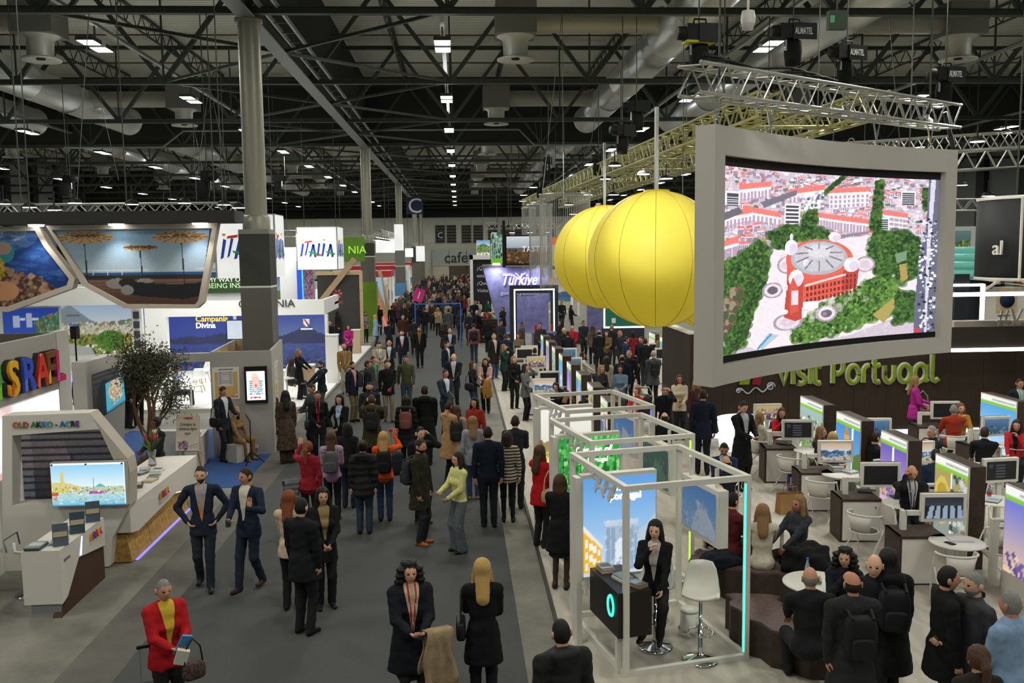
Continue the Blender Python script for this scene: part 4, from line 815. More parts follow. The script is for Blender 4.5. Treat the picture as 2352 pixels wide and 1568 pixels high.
for k in range(6): a = k*math.pi/3; part('emblem_petal', RED, o, lambda b: b.prism([(.04*math.cos(a), .04*math.sin(a)), (.22*math.cos(a-.35), .22*math.sin(a-.35)), (.27*math.cos(a), .27*math.sin(a)), (.22*math.cos(a+.35), .22*math.sin(a+.35))], frame_m((-.05, -.02, o['h']-1.0), (1, 0, 0), (0, 0, 1)), .015))
letters('UNRIC', .2, frame_m((-.05, -.02, o['h']-1.55), (1, 0, 0), (0, 0, 1)), RED, .01, o, 'caption', split=False, align='CENTER')
part('wood_frame', WOOD, o, lambda b: (b.b2((-1.3, -.1, o['h']), (1.3, .2, o['h']+.2)), b.b2((1.15, -.1, 0), (1.3, .2, o['h']))))
part('wood_brace', mat('#b39c78', .6), o, lambda b: b.bar((-1.2, -.25, 2.0), (.95, -.25, 4.6), .25, .3))
o = board('green_banner', mat('#5f8a2a', .6), 776, 545, 838, 600, 53, 'green hanging banner ending in NIA', 'banner'); letters('NIA', .62, frame_m((-.2, -.02, o['h']*.33), (1, 0, 0), (0, 0, 1)), mat('#a8e04a', emit=.6), .02, o, 'letter')
part('wire', STEEL, o, lambda b: (b.bar((-.6, 0, o['h']), (-.6, 0, 5.5), .02), b.bar((.6, 0, o['h']), (.6, 0, 5.5), .02)))
# reception boxes on the white platform
for (x0, x1, yb, yt, m, lab) in ((752, 778, 880, 768, WHT, 'tall white lit reception box at the platform edge'), (802, 828, 812, 757, mat('#cdb796', .6), 'pale wooden counter at the platform edge'), (690, 722, 905, 838, mat('#c9b190', .6), 'pale wooden counter with a woman behind it')):
    a = G((x0+x1)/2, yb, .1); z = AT((x0+x1)/2, yt, a.y).z; w = (x1-x0)*a.y/FPX/2
    o = empty('reception_counter', (a.x, a.y, .1), 0, lab, 'counter'); part('body', m, o, lambda b: b.b2((-w, 0, 0), (w, w*1.6, z-.15))); part('top', WHT, o, lambda b: b.b2((-w-.02, -.02, z-.15), (w+.02, w*1.6+.02, z-.1)))
def scoop_chair(p, rz, lab, m=None):
    o = empty('shell_chair', p, rz, lab, 'chair', 'white shell chairs'); vs = []; fs = []; N = 9
    for (y, z, w) in ((-.2, .46, .2), (-.05, .44, .22), (.12, .45, .23), (.2, .55, .23), (.24, .7, .2), (.26, .82, .14)):
        for i in range(N): t = -1+2*i/(N-1); vs.append((w*t, y-.06*t*t*(z > .5), z+.06*t*t*(z <= .5)))
    for j in range(5):
        for i in range(N-1): fs.append((j*N+i, j*N+i+1, (j+1)*N+i+1, (j+1)*N+i))
    b = MB(); b.add(vs, fs, 0, True); b.build('seat_shell', m or WHT, o).modifiers.new('s', 'SOLIDIFY').thickness = .02
    for sx in (-1, 1):
        for sy in (-1, 1): part('leg', WOOD, o, lambda b: b.bar((sx*.1, sy*.1, .44), (sx*.2, sy*.2, 0), .025))
    return o
def side_table(p, lab, r=.38, h=.72, m=None):
    o = empty('round_table', p, 0, lab, 'table', 'white round tables'); part('top', m or WHT, o, lambda b: b.lathe([(0, h), (r, h), (r+.005, h-.012), (r, h-.025), (0, h-.025)], n=32)); part('stem', m or WHT, o, lambda b: b.lathe([(.035, .03), (.03, h-.025)], n=12)); part('foot', m or WHT, o, lambda b: b.lathe([(0, 0), (.24, 0), (.24, .012), (.04, .035)], n=24)); return o
for k, (px, py) in enumerate(((455, 900), (440, 935), (650, 880), (672, 885), (660, 915), (468, 880))):
    g = G(px, py, .1); (scoop_chair if k not in (1, 4) else (lambda p, rz, lab: side_table(p, lab)))(g, k*1.1, '%s white %s on the Italian platform, counted from the tree' % (ORD[k], 'chair' if k not in (1, 4) else 'table'))
scoop_chair(G(655, 1000), 1.4, 'white shell chair on the aisle behind the artist')
# stands further along the left of the aisle
def stand(x0, x1, Y, h, m, lab, fascia=None, depth=4, cv=None, emit=.4, par=None, fh=.5):
    o = empty('exhibition_stand', ((x0+x1)/2, Y, 0), 0, lab, 'stand'); w = (x1-x0)/2
    part('back_wall', m, o, lambda b: b.b2((-w, depth, 0), (w, depth+.15, h))); part('side_wall', m, o, lambda b: b.b2((-w, 0, 0), (-w+.12, depth, h)))
    part('fascia', fascia or m, o, lambda b: b.b2((-w, 0, h-fh), (w, .2, h))); part('side_fascia', fascia or m, o, lambda b: (b.b2((w-.12, .2, h-fh), (w, depth, h)), b.b2((-w, .2, h-fh), (-w+.12, depth, h))))
    part('post', m, o, lambda b: b.b2((w-.15, 0, 0), (w, .2, h-fh)))
    if cv: sheet('wall_picture', cv, quad_fn((-w+.2, depth-.02, h-fh-.1), (w-.2, depth-.02, h-fh-.1), (w-.2, depth-.02, .2), (-w+.2, depth-.02, .2)), emit, o)
    return o
def scenic(seed, w=40, h=30):
    r = np.random.default_rng(seed); cv = Canvas(w, h); cv.grad(0, .5, ['#5a9ad8', '#9ac8e8', '#e0b890', '#7ab0d8'][seed % 4], '#e6ecec'); y = .45
    for k in range(3):
        p = [(0, 1)]+[(i/6, y+.2*k*.8+r.uniform(-.1, .08)) for i in range(7)]+[(1, 1)]; cv.poly(p, [['#6a8a9a', '#4a7a4a', '#2f5a2a'], ['#b09a7a', '#c9b48a', '#8a6a4a'], ['#4a6a9a', '#3a8aa8', '#d8c8a0'], ['#7a9a5a', '#a8b04a', '#4a7a3a']][seed % 4][k])
    cv.speck(cv.Y > .5, ['#ffffff', '#3a4a3a', '#c9a06a', '#5a8a4a', '#8aa0b0'], 60, .012, .035, .6); return cv
REDF = mat('#b8323a', .6)
for k, (x0, x1, Y, h, m, f, s) in enumerate(((-9.5, -5.6, 58, 3.2, WHT, WHT, 3), (-10, -5.4, 66, 3.0, WOOD, WHT, 1), (-11, -5.6, 76, 3.4, WHT, REDF, 2), (-11, -5.8, 90, 3.6, WHT, REDF, 0), (-12, -5.6, 102, 3.4, WHT, WHT, 1), (-12, -5.6, 122, 3.5, WHT, REDF, 2), (-22, -12, 52, 3.4, WHT, WHT, 2), (-24, -13, 70, 3.6, WHT, mat('#3a6ab0', .6), 3), (-30, -16, 95, 4, WHT, WHT, 1))):
    stand(x0, x1, Y, h, m, 'exhibition stand with %s fascia, %s along the left of the aisle past the green column' % ('red' if f is REDF else 'pale', ORD[k]), f, cv=scenic(s+4*k), emit=.45)
    spot(((x0+x1)/2, Y+2, h-.1), 90, size=2.5)
for k, (px0, px1, y0, y1, Y) in enumerate(((862, 905, 535, 580, 72), (905, 925, 515, 575, 70), (925, 948, 570, 590, 95), (955, 975, 565, 600, 100))):
    a, c = AT(px0, y0, Y), AT(px1, y1, Y); o = empty('hanging_lightbox', ((a.x+c.x)/2, Y, c.z), 0, '%s glowing white hanging box past the green column' % ORD[k], 'lightbox'); part('box', LBOX, o, lambda b: b.b2((-(c.x-a.x)/2, 0, 0), ((c.x-a.x)/2, 1.2, a.z-c.z))); part('wire', STEEL, o, lambda b: b.bar((0, .6, a.z-c.z), (0, .6, 11-c.z), .03))
truss([(-12, 60, 6.2), (-5.2, 60, 6.2), (-5.2, 80, 6.2)], .4, 'silver lattice truss over the stands past the green column', drop=[(-11, 60, 6.4), (-5.2, 70, 6.4)], r=.03, br=.02, step=.8)
for k in range(8): flood((-5.4-.0*k, 61+2.3*k, 5.75), '%s floodlight along the truss past the green column' % ORD[k], w=.5)
# slanted wooden arch with red light strip
ar = empty('slanted_portal', (-4.9, 60, 0), 0, 'slanting wooden portal with glowing red and white strip past the green column', 'portal')
part('left_leg', WOOD, ar, lambda b: b.bar((-.9, 0, 3.6), (.35, 0, 0), .25, .4)); part('right_leg', WOOD, ar, lambda b: b.bar((-.3, .4, 3.8), (.5, .4, 0), .2, .4)); part('light_strip', mat('#ff5a5a', emit=1.5), ar, lambda b: b.bar((-1.02, -.22, 3.3), (.15, -.22, .1), .07)); part('panel', mat('#9ab8d8', emit=.4), ar, lambda b: b.add([(-.7, .1, 3.3), (-.15, .1, 3.3), (.1, .1, 1.2), (-.1, .1, 1.2)], [(0, 1, 2, 3)]))
# ---------------- right side: Turkish stand
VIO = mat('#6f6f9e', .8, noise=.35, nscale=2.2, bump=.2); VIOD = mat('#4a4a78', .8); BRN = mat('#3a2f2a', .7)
tk = empty('exhibition_stand', (3.6, 55, 0), 0, 'violet plaster wall stand with glowing Turkiye script', 'stand')
def LT(px, py, Y=55): return L(px, py, Y, tk)
w0 = [LT(*p) for p in ((1108, 612), (1260, 612), (1260, 775), (1152, 775))]
part('wall', VIO, tk, lambda b: b.prism([(p.x, p.z) for p in w0], Matrix(((1, 0, 0, 0), (0, 0, 1, 0), (0, 1, 0, 0), (0, 0, 0, 1))), .3))
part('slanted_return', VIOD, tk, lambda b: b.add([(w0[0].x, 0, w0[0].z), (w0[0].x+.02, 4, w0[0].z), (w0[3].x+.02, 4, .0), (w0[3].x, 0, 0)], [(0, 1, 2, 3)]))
part('cornice', mat('#8a7a66', .6), tk, lambda b: b.b2((w0[0].x, -.3, w0[0].z), (w0[1].x+6, .4, w0[0].z+.12)))
NEON = mat('#b9a8ff', emit=4)
a = LT(1150, 654); letters('Türkiye', .95, frame_m((a.x, -.05, a.z), (1, 0, 0), (0, .0, 1)) @ Matrix(((1, .25, 0, 0), (0, 1, 0, 0), (0, 0, 1, 0), (0, 0, 0, 1))), NEON, .04, tk, 'neon_letter', width=LT(1226, 0).x-a.x, bevel=.015)
a = LT(1190, 640)
for k, (p, q) in enumerate((((-.5, .3), (0, .05)), ((0, .05), (.45, .35)), ((-.15, .35), (.1, .1)), ((0, .05), (.25, -.1)))): part('neon_bird', NEON, tk, lambda b: b.bar((a.x+p[0], -.06, a.z+p[1]), (a.x+q[0], -.06, a.z+q[1]), .05))
a = LT(1150, 677); letters('goturkiye.com', .32, frame_m((a.x, -.02, a.z), (1, 0, 0), (0, 0, 1)), mat('#c9cae0', .5), .02, tk, 'letter', width=LT(1228, 0).x-a.x)
for px in (1140, 1240): a = LT(px, 608, 54.4); part('downlight', GLOW, tk, lambda b: b.lathe([(0, 0), (.25, 0), (.2, .1)], (a.x, a.y, a.z), 14)); spot((a.x+3.6, 54.4, a.z-.1), 60, size=.5)
gt = empty('light_gate', (4.25, 47, 0), 0, 'dark portal frame outlined by a white light strip before the violet wall', 'portal'); g0, g1 = L(1171, 656, 47, gt), L(1282, 656, 47, gt)
DK = mat('#2b3036', .6); zt2 = g0.z
for x in (g0.x, g1.x-.35): part('post', DK, gt, lambda b: b.b2((x, 0, 0), (x+.35, .6, zt2)))
part('lintel', DK, gt, lambda b: b.b2((g0.x+.35, 0, zt2-.4), (g1.x-.35, .6, zt2)))
STR = mat('#fff4f4', emit=2.6)
for x in (g0.x+.2, g1.x-.26): part('light_strip', STR, gt, lambda b: b.b2((x, -.02, .3), (x+.07, 0, zt2-.18)))
part('light_strip', STR, gt, lambda b: b.b2((g0.x+.2, -.02, zt2-.25), (g1.x-.19, 0, zt2-.18)))
for k, (px0, px1, py, Y) in enumerate(((1150, 1172, 765, 52), (1226, 1276, 763, 46), (1320, 1350, 762, 48), (1395, 1442, 760, 48))):
    a, c = AT(px0, py, Y), AT(px1, py, Y); o = empty('reception_counter', ((a.x+c.x)/2, Y, 0), 0, 'violet topped counter of the Turkish stand, %s from the left' % ORD[k], 'counter'); w = (c.x-a.x)/2
    part('front', BRN, o, lambda b: b.b2((-w, 0, 0), (w, .6, a.z-.08))); part('top', VIO, o, lambda b: b.b2((-w-.05, -.05, a.z-.08), (w+.05, .65, a.z))); part('side', VIO, o, lambda b: b.b2((-w-.06, -.04, 0), (-w, .6, a.z-.08)))
o = board('violet_pillar', VIO, 1350, 690, 1385, 770, 53, 'slanting violet plaster pillar behind the crowd', 'pillar', .5, True)
o = board('green_screen', mat('#1f5a4a', emit=.35), 1386, 708, 1480, 752, 45, 'dark green screen edged by white light under the yellow balloons', 'screen'); part('light_strip', STR, o, lambda b: (b.b2((-o['w']/2, -.03, 0), (o['w']/2, -.01, .08)), b.b2((-o['w']/2, -.03, 0), (-o['w']/2+.08, -.01, o['h'])))); part('base', DK, o, lambda b: b.b2((-o['w']/2, 0, -o.location.z), (o['w']/2, .5, 0)))
part('notice', WHT, o, lambda b: b.b2((-.62, -.04, .25), (-.42, -.02, .5)))
# boards above and beyond
o = board('black_notice_board', mat('#26282a', .7), 1086, 596, 1128, 680, 62, 'tall black board with white Spanish questions at the aisle', 'board', ground=True); o2 = o['h']
for k, t in enumerate(('¿Qué', 'este', '¿Qué hiciste', 'Visita', '')):
    if t: letters(t, .34, frame_m((-.35, -.02, o2-.7-.5*k), (1, 0, 0), (0, 0, 1)), mat('#e8e8e4', .6), .01, o, 'text_line', split=False)
part('white_frame', WHT, o, lambda b: (b.b2((-o['w']/2-.2, -.1, 0), (-o['w']/2, .3, o2+.3)), b.b2((-o['w']/2-.2, -.1, o2), (o['w']/2+.3, .3, o2+.3))))
o = board('hanging_screen', mat('#1c1d1f', .6), 1160, 540, 1262, 608, 50, 'hanging TASTE IT screen with brown heath picture', 'screen'); cv = Canvas(60, 42); cv.grad(0, .45, '#eef3f6', '#a9b8c4'); cv.rect(0, .42, 1, .5, '#4a5a6a'); cv.grad(.5, 1, '#8a6438', '#3a2a1c'); cv.speck(cv.Y > .5, ['#b08448', '#4a3420', '#6a4c28', '#2c2016'], 220, .02, .05, .8); on_board(o, cv, 1163, 543, 1257, 604, .75)
letters('TASTE IT', .42, frame_m((-.3, -.03, o['h']*.45), (1, 0, 0), (0, 0, 1)), mat('#f0f0ee', emit=.7), .01, o, 'text', split=False); part('wire', STEEL, o, lambda b: (b.bar((-1, .1, o['h']), (-1, .1, 5.5), .03), b.bar((1, .1, o['h']), (1, .1, 5.5), .03)))
part('side_frame', BLACK, o, lambda b: b.b2((-o['w']/2-.15, -.2, -.1), (-o['w']/2, .3, o['h']+.8)))
o = board('hanging_screen', WHT, 1094, 552, 1126, 590, 64, 'hanging screen with green mountain view', 'screen'); cv = Canvas(30, 26); cv.grad(0, .3, '#6aa8f0', '#c0d8f0'); cv.poly([(0, .35), (.5, .2), (1, .4), (1, .8), (0, .8)], '#4a8a4a'); cv.speck(cv.Y > .35, ['#7ab04a', '#3a6a3a', '#c98a5a'], 70, .03, .06); on_board(o, cv, 1095, 553, 1125, 586, .8); part('wire', STEEL, o, lambda b: b.bar((0, .1, o['h']), (0, .1, 5.2), .03))
o = board('hanging_screen', mat('#3a5a4a', .6), 1126, 535, 1158, 608, 58, 'tall hanging print of glossy green leaves', 'print'); cv = Canvas(30, 40, '#7aa08a'); cv.speck(cv.X < 2, ['#cfe0d6', '#3a6a4a', '#8ab89a', '#2a4a3a', '#b0d0b8'], 160, .02, .06); cv.ell(.5, .9, .5, .1, '#7ad02a'); on_board(o, cv, 1127, 537, 1157, 606, .7); part('wire', STEEL, o, lambda b: b.bar((0, .1, o['h']), (0, .1, 5.2), .03))
o = board('red_banner', WHT, 1262, 545, 1290, 610, 52, 'white hanging banner with orange red head', 'banner'); part('red_head', mat('#d8583a', emit=.5), o, lambda b: b.b2((-o['w']/2, -.03, o['h']-.4), (o['w']/2, -.01, o['h']))); part('wire', STEEL, o, lambda b: b.bar((0, .1, o['h']), (0, .1, 5.2), .03))
truss([(1.6, 52, 6.35), (9, 52, 6.35)], .35, 'silver lattice truss above the TASTE IT screen', drop=[(3, 52, 6.5), (8, 52, 6.5)], r=.03, br=.02, step=.6)
for k in range(7): flood((2+k*1.0, 51.2, 5.95), '%s floodlight from the left above the TASTE IT screen' % ORD[k])
for k, (x0, x1, Y, h, m, f, s) in enumerate(((2.2, 9, 68, 3.4, WHT, WHT, 1), (2.0, 9, 78, 3.2, WHT, REDF, 0), (1.8, 9, 90, 3.4, WHT, WHT, 3), (1.8, 10, 104, 3.4, WOOD, WHT, 2), (1.9, 10, 120, 3.4, WHT, WHT, 1), (11, 22, 60, 3.6, WHT, WHT, 2), (14, 26, 45, 3.4, WHT, WHT, 3), (24, 40, 62, 4, WHT, REDF, 1))):
    stand(x0, x1, Y, h, m, 'exhibition stand with %s fascia, %s along the right behind the Turkish stand' % ('red' if f is REDF else 'pale', ORD[k]), f, cv=scenic(s+4*k+1), emit=.45); spot(((x0+x1)/2, Y+2, h-.1), 90, size=2.5)
bf = empty('blue_light_frame', (-1.1, 46.5, 0), 0, 'thin blue portal frame standing in the aisle', 'portal'); BLP = mat('#2f6ac0', .4)
for x in (-1.18, 1.12): part('post', BLP, bf, lambda b: b.b2((x, 0, 0), (x+.06, .06, 2.35)))
part('lintel', BLP, bf, lambda b: b.b2((-1.12, 0, 2.29), (1.12, .06, 2.35)))
# chain curtains
for k, (px, wpx, Y, zb) in enumerate(((1297, 116, 40, 3.3), (1241, 52, 47, 3.6), (1214, 32, 54, 3.9))):
    c = AT(px, 448, Y); r = wpx/2*Y/FPX; o = empty('chain_curtain', (c.x, Y, 0), 0, '%s round curtain of fine hanging chains beside the yellow balloons' % ('widest', 'middle', 'narrowest')[k], 'chain curtain'); ztop = AT(px, (447, 470, 478)[k], Y).z
    part('top_ring', ALU, o, lambda b: b.tube([(r*math.cos(a), r*math.sin(a), ztop) for a in np.linspace(0, 2*math.pi, 28, endpoint=False)], .04, 6, closed=True))
    def ch(b):
        for i in range(84):
            a = 2*math.pi*i/84; x, y = r*math.cos(a), r*math.sin(a); z1 = zb+.5*math.sin(i*1.3)*.2; b.bar((x, y, z1), (x, y, ztop), .012)
    part('chains', mat('#b4b4ae', .4, .6), o, ch)['kind'] = 'stuff'
    part('wire', STEEL, o, lambda b: b.bar((0, 0, ztop), (0, 0, 11), .02)); part('cross_bar', ALU, o, lambda b: b.bar((-r, 0, ztop), (r, 0, ztop), .05))

pl_ = empty('slatted_planter', G(1122, 785), 0, 'dark slatted wooden planter with red and white flowers at the aisle', 'planter')
for k in range(6): part('slat', mat('#4a3424', .7), pl_, lambda b: b.b2((-.5, -.42, .06+k*.2), (.5, -.38, .2+k*.2)))
part('core', mat('#2a1d14', .8), pl_, lambda b: b.b2((-.48, -.38, 0), (.48, .4, 1.25)))
for k in range(28): a = k*2.4; r_ = .07*math.sqrt(k); part('bloom', mat(('#b02838', '#e8e2dc', '#4a7a3a', '#c84a5a')[k % 4], .7), pl_, lambda b: b.lathe([(0, -.06), (.08, 0), (.06, .06), (0, .09)], (r_*math.cos(a), r_*math.sin(a)*.8, 1.35+.1*(k % 3)), 6))
tb_ = empty('draped_table', G(1102, 735), 0, 'white cloth-covered table with small items by the aisle', 'table'); part('cloth', WHT, tb_, lambda b: b.b2((-.55, -.5, .0), (.55, .5, .95))); [part('item', mat(('#c9c9c4', '#8aa0b0', '#d8c8a0')[k % 3], .5), tb_, lambda b: b.b2((-.45+.14*k, -.3+.1*(k % 3), .95), (-.38+.14*k, -.22+.1*(k % 3), 1.1))) for k in range(7)]
sg_ = empty('pink_sign', AT(962, 678, 62), .3, 'tilted pink placard held above the crowd in the aisle', 'sign'); part('board', mat('#d83a8a', .6), sg_, lambda b: b.box((0, 0, 0), (.7, .03, .9), ry=.35)); part('mark', WHT, sg_, lambda b: b.box((0, -.02, 0), (.08, .01, .5), ry=.35)); part('stick', WOOD, sg_, lambda b: b.bar((0, .03, -.4), (0, .03, -sg_.location.z), .03))
for k, (px, py) in enumerate(((1227, 757), (1265, 757))): fl_ = empty('desk_flag', AT(px, py, 46.2), 0, '%s small red flag on the violet counter in the light portal' % ('left', 'right')[k], 'flag'); part('staff', ALU, fl_, lambda b: b.bar((0, 0, -.15), (0, 0, .3), .015)); part('cloth', mat('#c0202a', .8), fl_, lambda b: b.add([(0, 0, .28), (.16, .02, .2), (.13, -.02, -.02), (0, 0, .0)], [(0, 1, 2, 3)])); part('foot', ALU, fl_, lambda b: b.lathe([(0, -.15), (.05, -.15), (.05, -.13)], n=10))
# ================================================================ right side: the Portuguese stand
PFL = mat('#b3ada0', .5, noise=.07, wave=('X', 1.3, 9.0)); PW = mat('#dcd9cf', .45); DWOOD = mat('#3f332b', .6, noise=.25, nscale=9); BWALL = mat('#35291f', .7, noise=.2, wave=('X', 6, 1.5))
pf = S('floor_stand', PFL, lambda b: b.b2((1.25, 5, 0), (16, 36, .04)))
S('floor_stand_edge', mat('#3a3834', .5), lambda b: b.b2((1.2, 5, 0), (1.25, 36, .045)))
Z0 = .04
# --- three open cubicle frames
AF = R(12.7)
def pic_street(w=60, h=70):
    cv = Canvas(w, h); cv.grad(0, 1, '#5f9fe0', '#d0e4f4'); cv.poly([(.0, .5), (.25, .72), (.25, 1), (0, 1)], '#e8b83a'); cv.poly([(0, .46), (.27, .7), (.27, .74), (0, .52)], '#f0ece0')
    for k in range(4):
        for j in range(3): cv.rect(.03+k*.055, .62+j*.12+k*.035, .055+k*.055, .68+j*.12+k*.03, '#f6f2e6')
    cv.poly([(.28, .44), (.76, .44), (.74, .5), (.3, .5)], '#c3d2e2'); cv.rect(.3, .5, .74, .98, '#a9bdd2'); cv.ell(.52, .72, .1, .09, '#dfecf8'); cv.rect(.42, .72, .62, .98, '#dfecf8')
    for x in (.32, .39, .64, .7): cv.rect(x, .52, x+.03, .98, '#8fa6c0')
    cv.poly([(.74, .6), (1, .4), (1, 1), (.74, 1)], '#b9c8d8'); cv.speck(cv.inpoly([(.3, .44), (.74, .44), (.74, 1), (.3, 1)]), ['#cfdde9', '#8aa0ba'], 90, .008, .018, .6); cv.rect(0, .96, 1, 1, '#c9d4de'); return cv
def pic_forest(w=60, h=70):
    cv = Canvas(w, h, '#3a9a4a'); cv.speck(cv.X < 2, ['#2f8a3a', '#6ac85a', '#1f6a2a', '#8ae07a', '#4ab05a'], 420, .015, .04); 
    for k in range(7): cv.line(.08+k*.14, .2, .06+k*.145, .62, .006, '#2a4a26', .8)
    cv.grad(.78, 1, '#9ab0a0', '#d0d8d0'); cv.speck(cv.Y > .75, ['#4a6a3a', '#c9d0c0', '#6a7a5a'], 120, .015, .04); return cv
def pic_plain(w=60, h=70):
    cv = Canvas(w, h); cv.grad(0, .5, '#f2f0ea', '#e6e2d4'); cv.grad(.5, 1, '#b8a878', '#e0d070'); cv.ell(.3, .55, .4, .1, '#a08a5a'); cv.speck(cv.Y > .6, ['#d8c84a', '#a89a4a', '#f0e69a', '#8a8a4a'], 160, .015, .04); return cv
CUB = (((1.86, 10.12), '#3fe8b8', pic_street, 'nearest cubicle', 'teal'), ((1.83, 12.6), '#9af03a', pic_forest, 'middle cubicle', 'green'), ((1.78, 15.1), '#5a5aff', pic_plain, 'farthest cubicle', 'blue'))
CW, CD, CH, ts = 1.56, 1.8, 2.27, .065
for ci, (og, ledc, pic, cn, ln) in enumerate(CUB):
    o = empty('cubicle_frame', (og[0], og[1], Z0), AF, 'white open box frame with %s light strip, %s by the aisle' % (ln, cn), 'cubicle frame')
    for x in (0, CW):
        for y in (0, CD): part('post', PW, o, lambda b: b.box((x, y, CH/2), (ts, ts, CH)))
    for z in (ts/2, CH-ts/2):
        for y in (0, CD): part('rail', PW, o, lambda b: b.box((CW/2, y, z), (CW-ts, ts, ts)))
        for x in (0, CW): part('rail', PW, o, lambda b: b.box((x, CD/2, z), (ts, CD-ts, ts)))
    part('light_strip', mat(ledc, emit=2.2), o, lambda b: b.box((CW-ts/2-.006, -ts/2+.012, CH/2), (.012, .03, CH-.2)))
    part('hanger', PW, o, lambda b: (b.bar((CW*.45, CD, CH-.06), (CW*.45, CD, CH-.3), .03)))
    for k in range(14):   # cut-out fretwork under the left rail
        y = .35+.075*k; z = CH-.12-.07*(k % 3); part('fretwork', PW, o, lambda b: b.box((0, y, z), (.015, .07, .13), rx=.7*(-1)**k))
    lb = empty('lightbox', Vector((og[0], og[1], Z0))+Matrix.Rotation(AF, 3, 'Z') @ Vector((.35, .99, 0)), AF, ('glowing street arch poster lightbox behind the seated woman', 'glowing green forest poster lightbox in the middle cubicle', 'glowing pale landscape poster lightbox in the farthest cubicle')[ci], 'lightbox')
    part('housing', PW, lb, lambda b: b.b2((-.52, .012, .82), (.5, .13, 2.16))); part('left_post', PW, lb, lambda b: b.b2((-.6, -.02, 0), (-.53, .15, 2.14))); part('leg', PW, lb, lambda b: b.b2((.42, .03, 0), (.5, .12, .82)))
    sheet('picture', pic(), quad_fn((-.5, 0, 2.11), (.48, 0, 2.11), (.48, 0, .86), (-.5, 0, .86)), 1.0, lb)
    if ci == 0:
        letters('lisboa', .13, frame_m((-.1, -.012, 1.94), (1, 0, 0), (0, 0, 1)), GLOW3, .01, lb, 'text', split=False); letters('portugal', .13, frame_m((-.16, -.012, 1.83), (1, 0, 0), (0, 0, 1)), GLOW3, .01, lb, 'text', split=False, bevel=.004)
    if ci == 1: letters('Center of', .15, frame_m((-.25, -.012, 1.86), (1, 0, 0), (0, 0, 1)), GLOW3, .01, lb, 'text', split=False, bevel=.004); letters('Portugal', .1, frame_m((-.05, -.012, 1.72), (1, 0, 0), (0, 0, 1)), GLOW3, .01, lb, 'text', split=False)
    dk_ = empty('reception_desk', Vector((og[0], og[1], Z0))+Matrix.Rotation(AF, 3, 'Z') @ Vector((.12, .48, 0)), AF, 'dark box desk with glowing ring emblem in the %s' % cn, 'desk')
    part('box', mat('#221c1a', .4), dk_, lambda b: b.b2((-.21, -.47, .46), (.21, .45, 1.0))); part('front_leg', PW, dk_, lambda b: b.b2((-.2, -.4, 0), (-.14, -.34, .46))); part('back_leg', PW, dk_, lambda b: b.b2((.12, .35, 0), (.18, .41, .46)))
    part('ring_emblem', mat('#4af0d0', emit=1.4), dk_, lambda b: b.tube([(-.214, -.25+.085*math.cos(a), .78+.12*math.sin(a)) for a in np.linspace(0, 2*math.pi, 20, endpoint=False)], .018, 6, closed=True)); part('ring_core', BLACK, dk_, lambda b: b.lathe([(0, -.216), (.05, -.216), (.05, -.21)], (0, -.25, .78), 14, ax='x'))
    part('ring_emblem', mat('#4af0d0', emit=1.4), dk_, lambda b: b.tube([(-.05+.085*math.cos(a), -.474, .78+.12*math.sin(a)) for a in np.linspace(0, 2*math.pi, 20, endpoint=False)], .016, 6, closed=True)) if False else None
    if ci == 0:
        for k, (x, y, c, n) in enumerate(((-.06, .3, ('#b8a890', '#8a8f86', '#c9c2b0'), 4), (.02, -.05, ('#c9c6bc', '#d8d4c8', '#7a8a98'), 3), (.1, -.3, ('#7a6a5a', '#c9b89a'), 3))):
            p = Vector((og[0], og[1], 0))+Matrix.Rotation(AF, 3, 'Z') @ Vector((.12+x, .48+y, 0)); brochure((p.x, p.y, 1.041), AF+.2*k, c, '%s pile of brochures from the back on the dark desk by the seated woman' % ORD[k], n, size=(.16, .22))
    tvb = empty('framed_screen', Vector((og[0], og[1], Z0))+Matrix.Rotation(AF, 3, 'Z') @ Vector((1.44, 1.0, 0)), AF, 'white cased screen hung at the right of the %s' % cn, 'screen')
    part('case', PW, tvb, lambda b: b.b2((0, -.52, 1.22), (.14, .5, 1.95))); cv = Canvas(40, 30); cv.grad(0, 1, '#4a78b0', '#7f98b0') if ci != 1 else cv.grad(0, 1, '#3a5a5a', '#2a4a3a')
    cv.poly([(.3, 1), (.5, .3), (.75, .45), (1, .8), (1, 1)], '#9aa8b8' if ci != 1 else '#4a6a5a'); cv.speck(cv.Y > .3, ['#8aa0c0', '#5a7898', '#a9b8c8'] if ci != 1 else ['#3a6a4a', '#5a7a6a'], 60, .02, .05, .5)
    sheet('display', cv, quad_fn((-.008, .45, 1.89), (-.008, -.46, 1.89), (-.008, -.46, 1.28), (-.008, .45, 1.28)), .62, tvb); part('hanger', PW, tvb, lambda b: (b.bar((.07, .35, 1.95), (.07, .35, CH-.07), .04)))
    part('hanger', PW, tvb, lambda b: b.bar((.07, -.35, 1.95), (.07, -.35, CH-.07), .04))
def cubp(ci, x, y): p = Vector((CUB[ci][0][0], CUB[ci][0][1], Z0))+Matrix.Rotation(AF, 3, 'Z') @ Vector((x, y, 0)); return p
shell_stool(cubp(0, 1.02, .12), -.3, 'empty white shell bar stool on chrome base in the nearest cubicle', PW); shell_stool(cubp(0, .66, .62), R(-22), 'chrome bar stool carrying the seated dark-haired woman', PW, .78)
st = empty('pedestal', cubp(0, 1.25, .85), 0, 'small white round pedestal behind the empty stool', 'pedestal'); part('body', PW, st, lambda b: b.lathe([(.14, 0), (.13, .03), (.12, .3), (.11, .3)], n=18)); part('top', PW, st, lambda b: b.lathe([(0, .34), (.12, .34), (.12, .31), (.11, .3)], n=18)); part('ring', CHROME, st, lambda b: b.lathe([(.15, .0), (.155, .04), (.15, .08)], n=18))
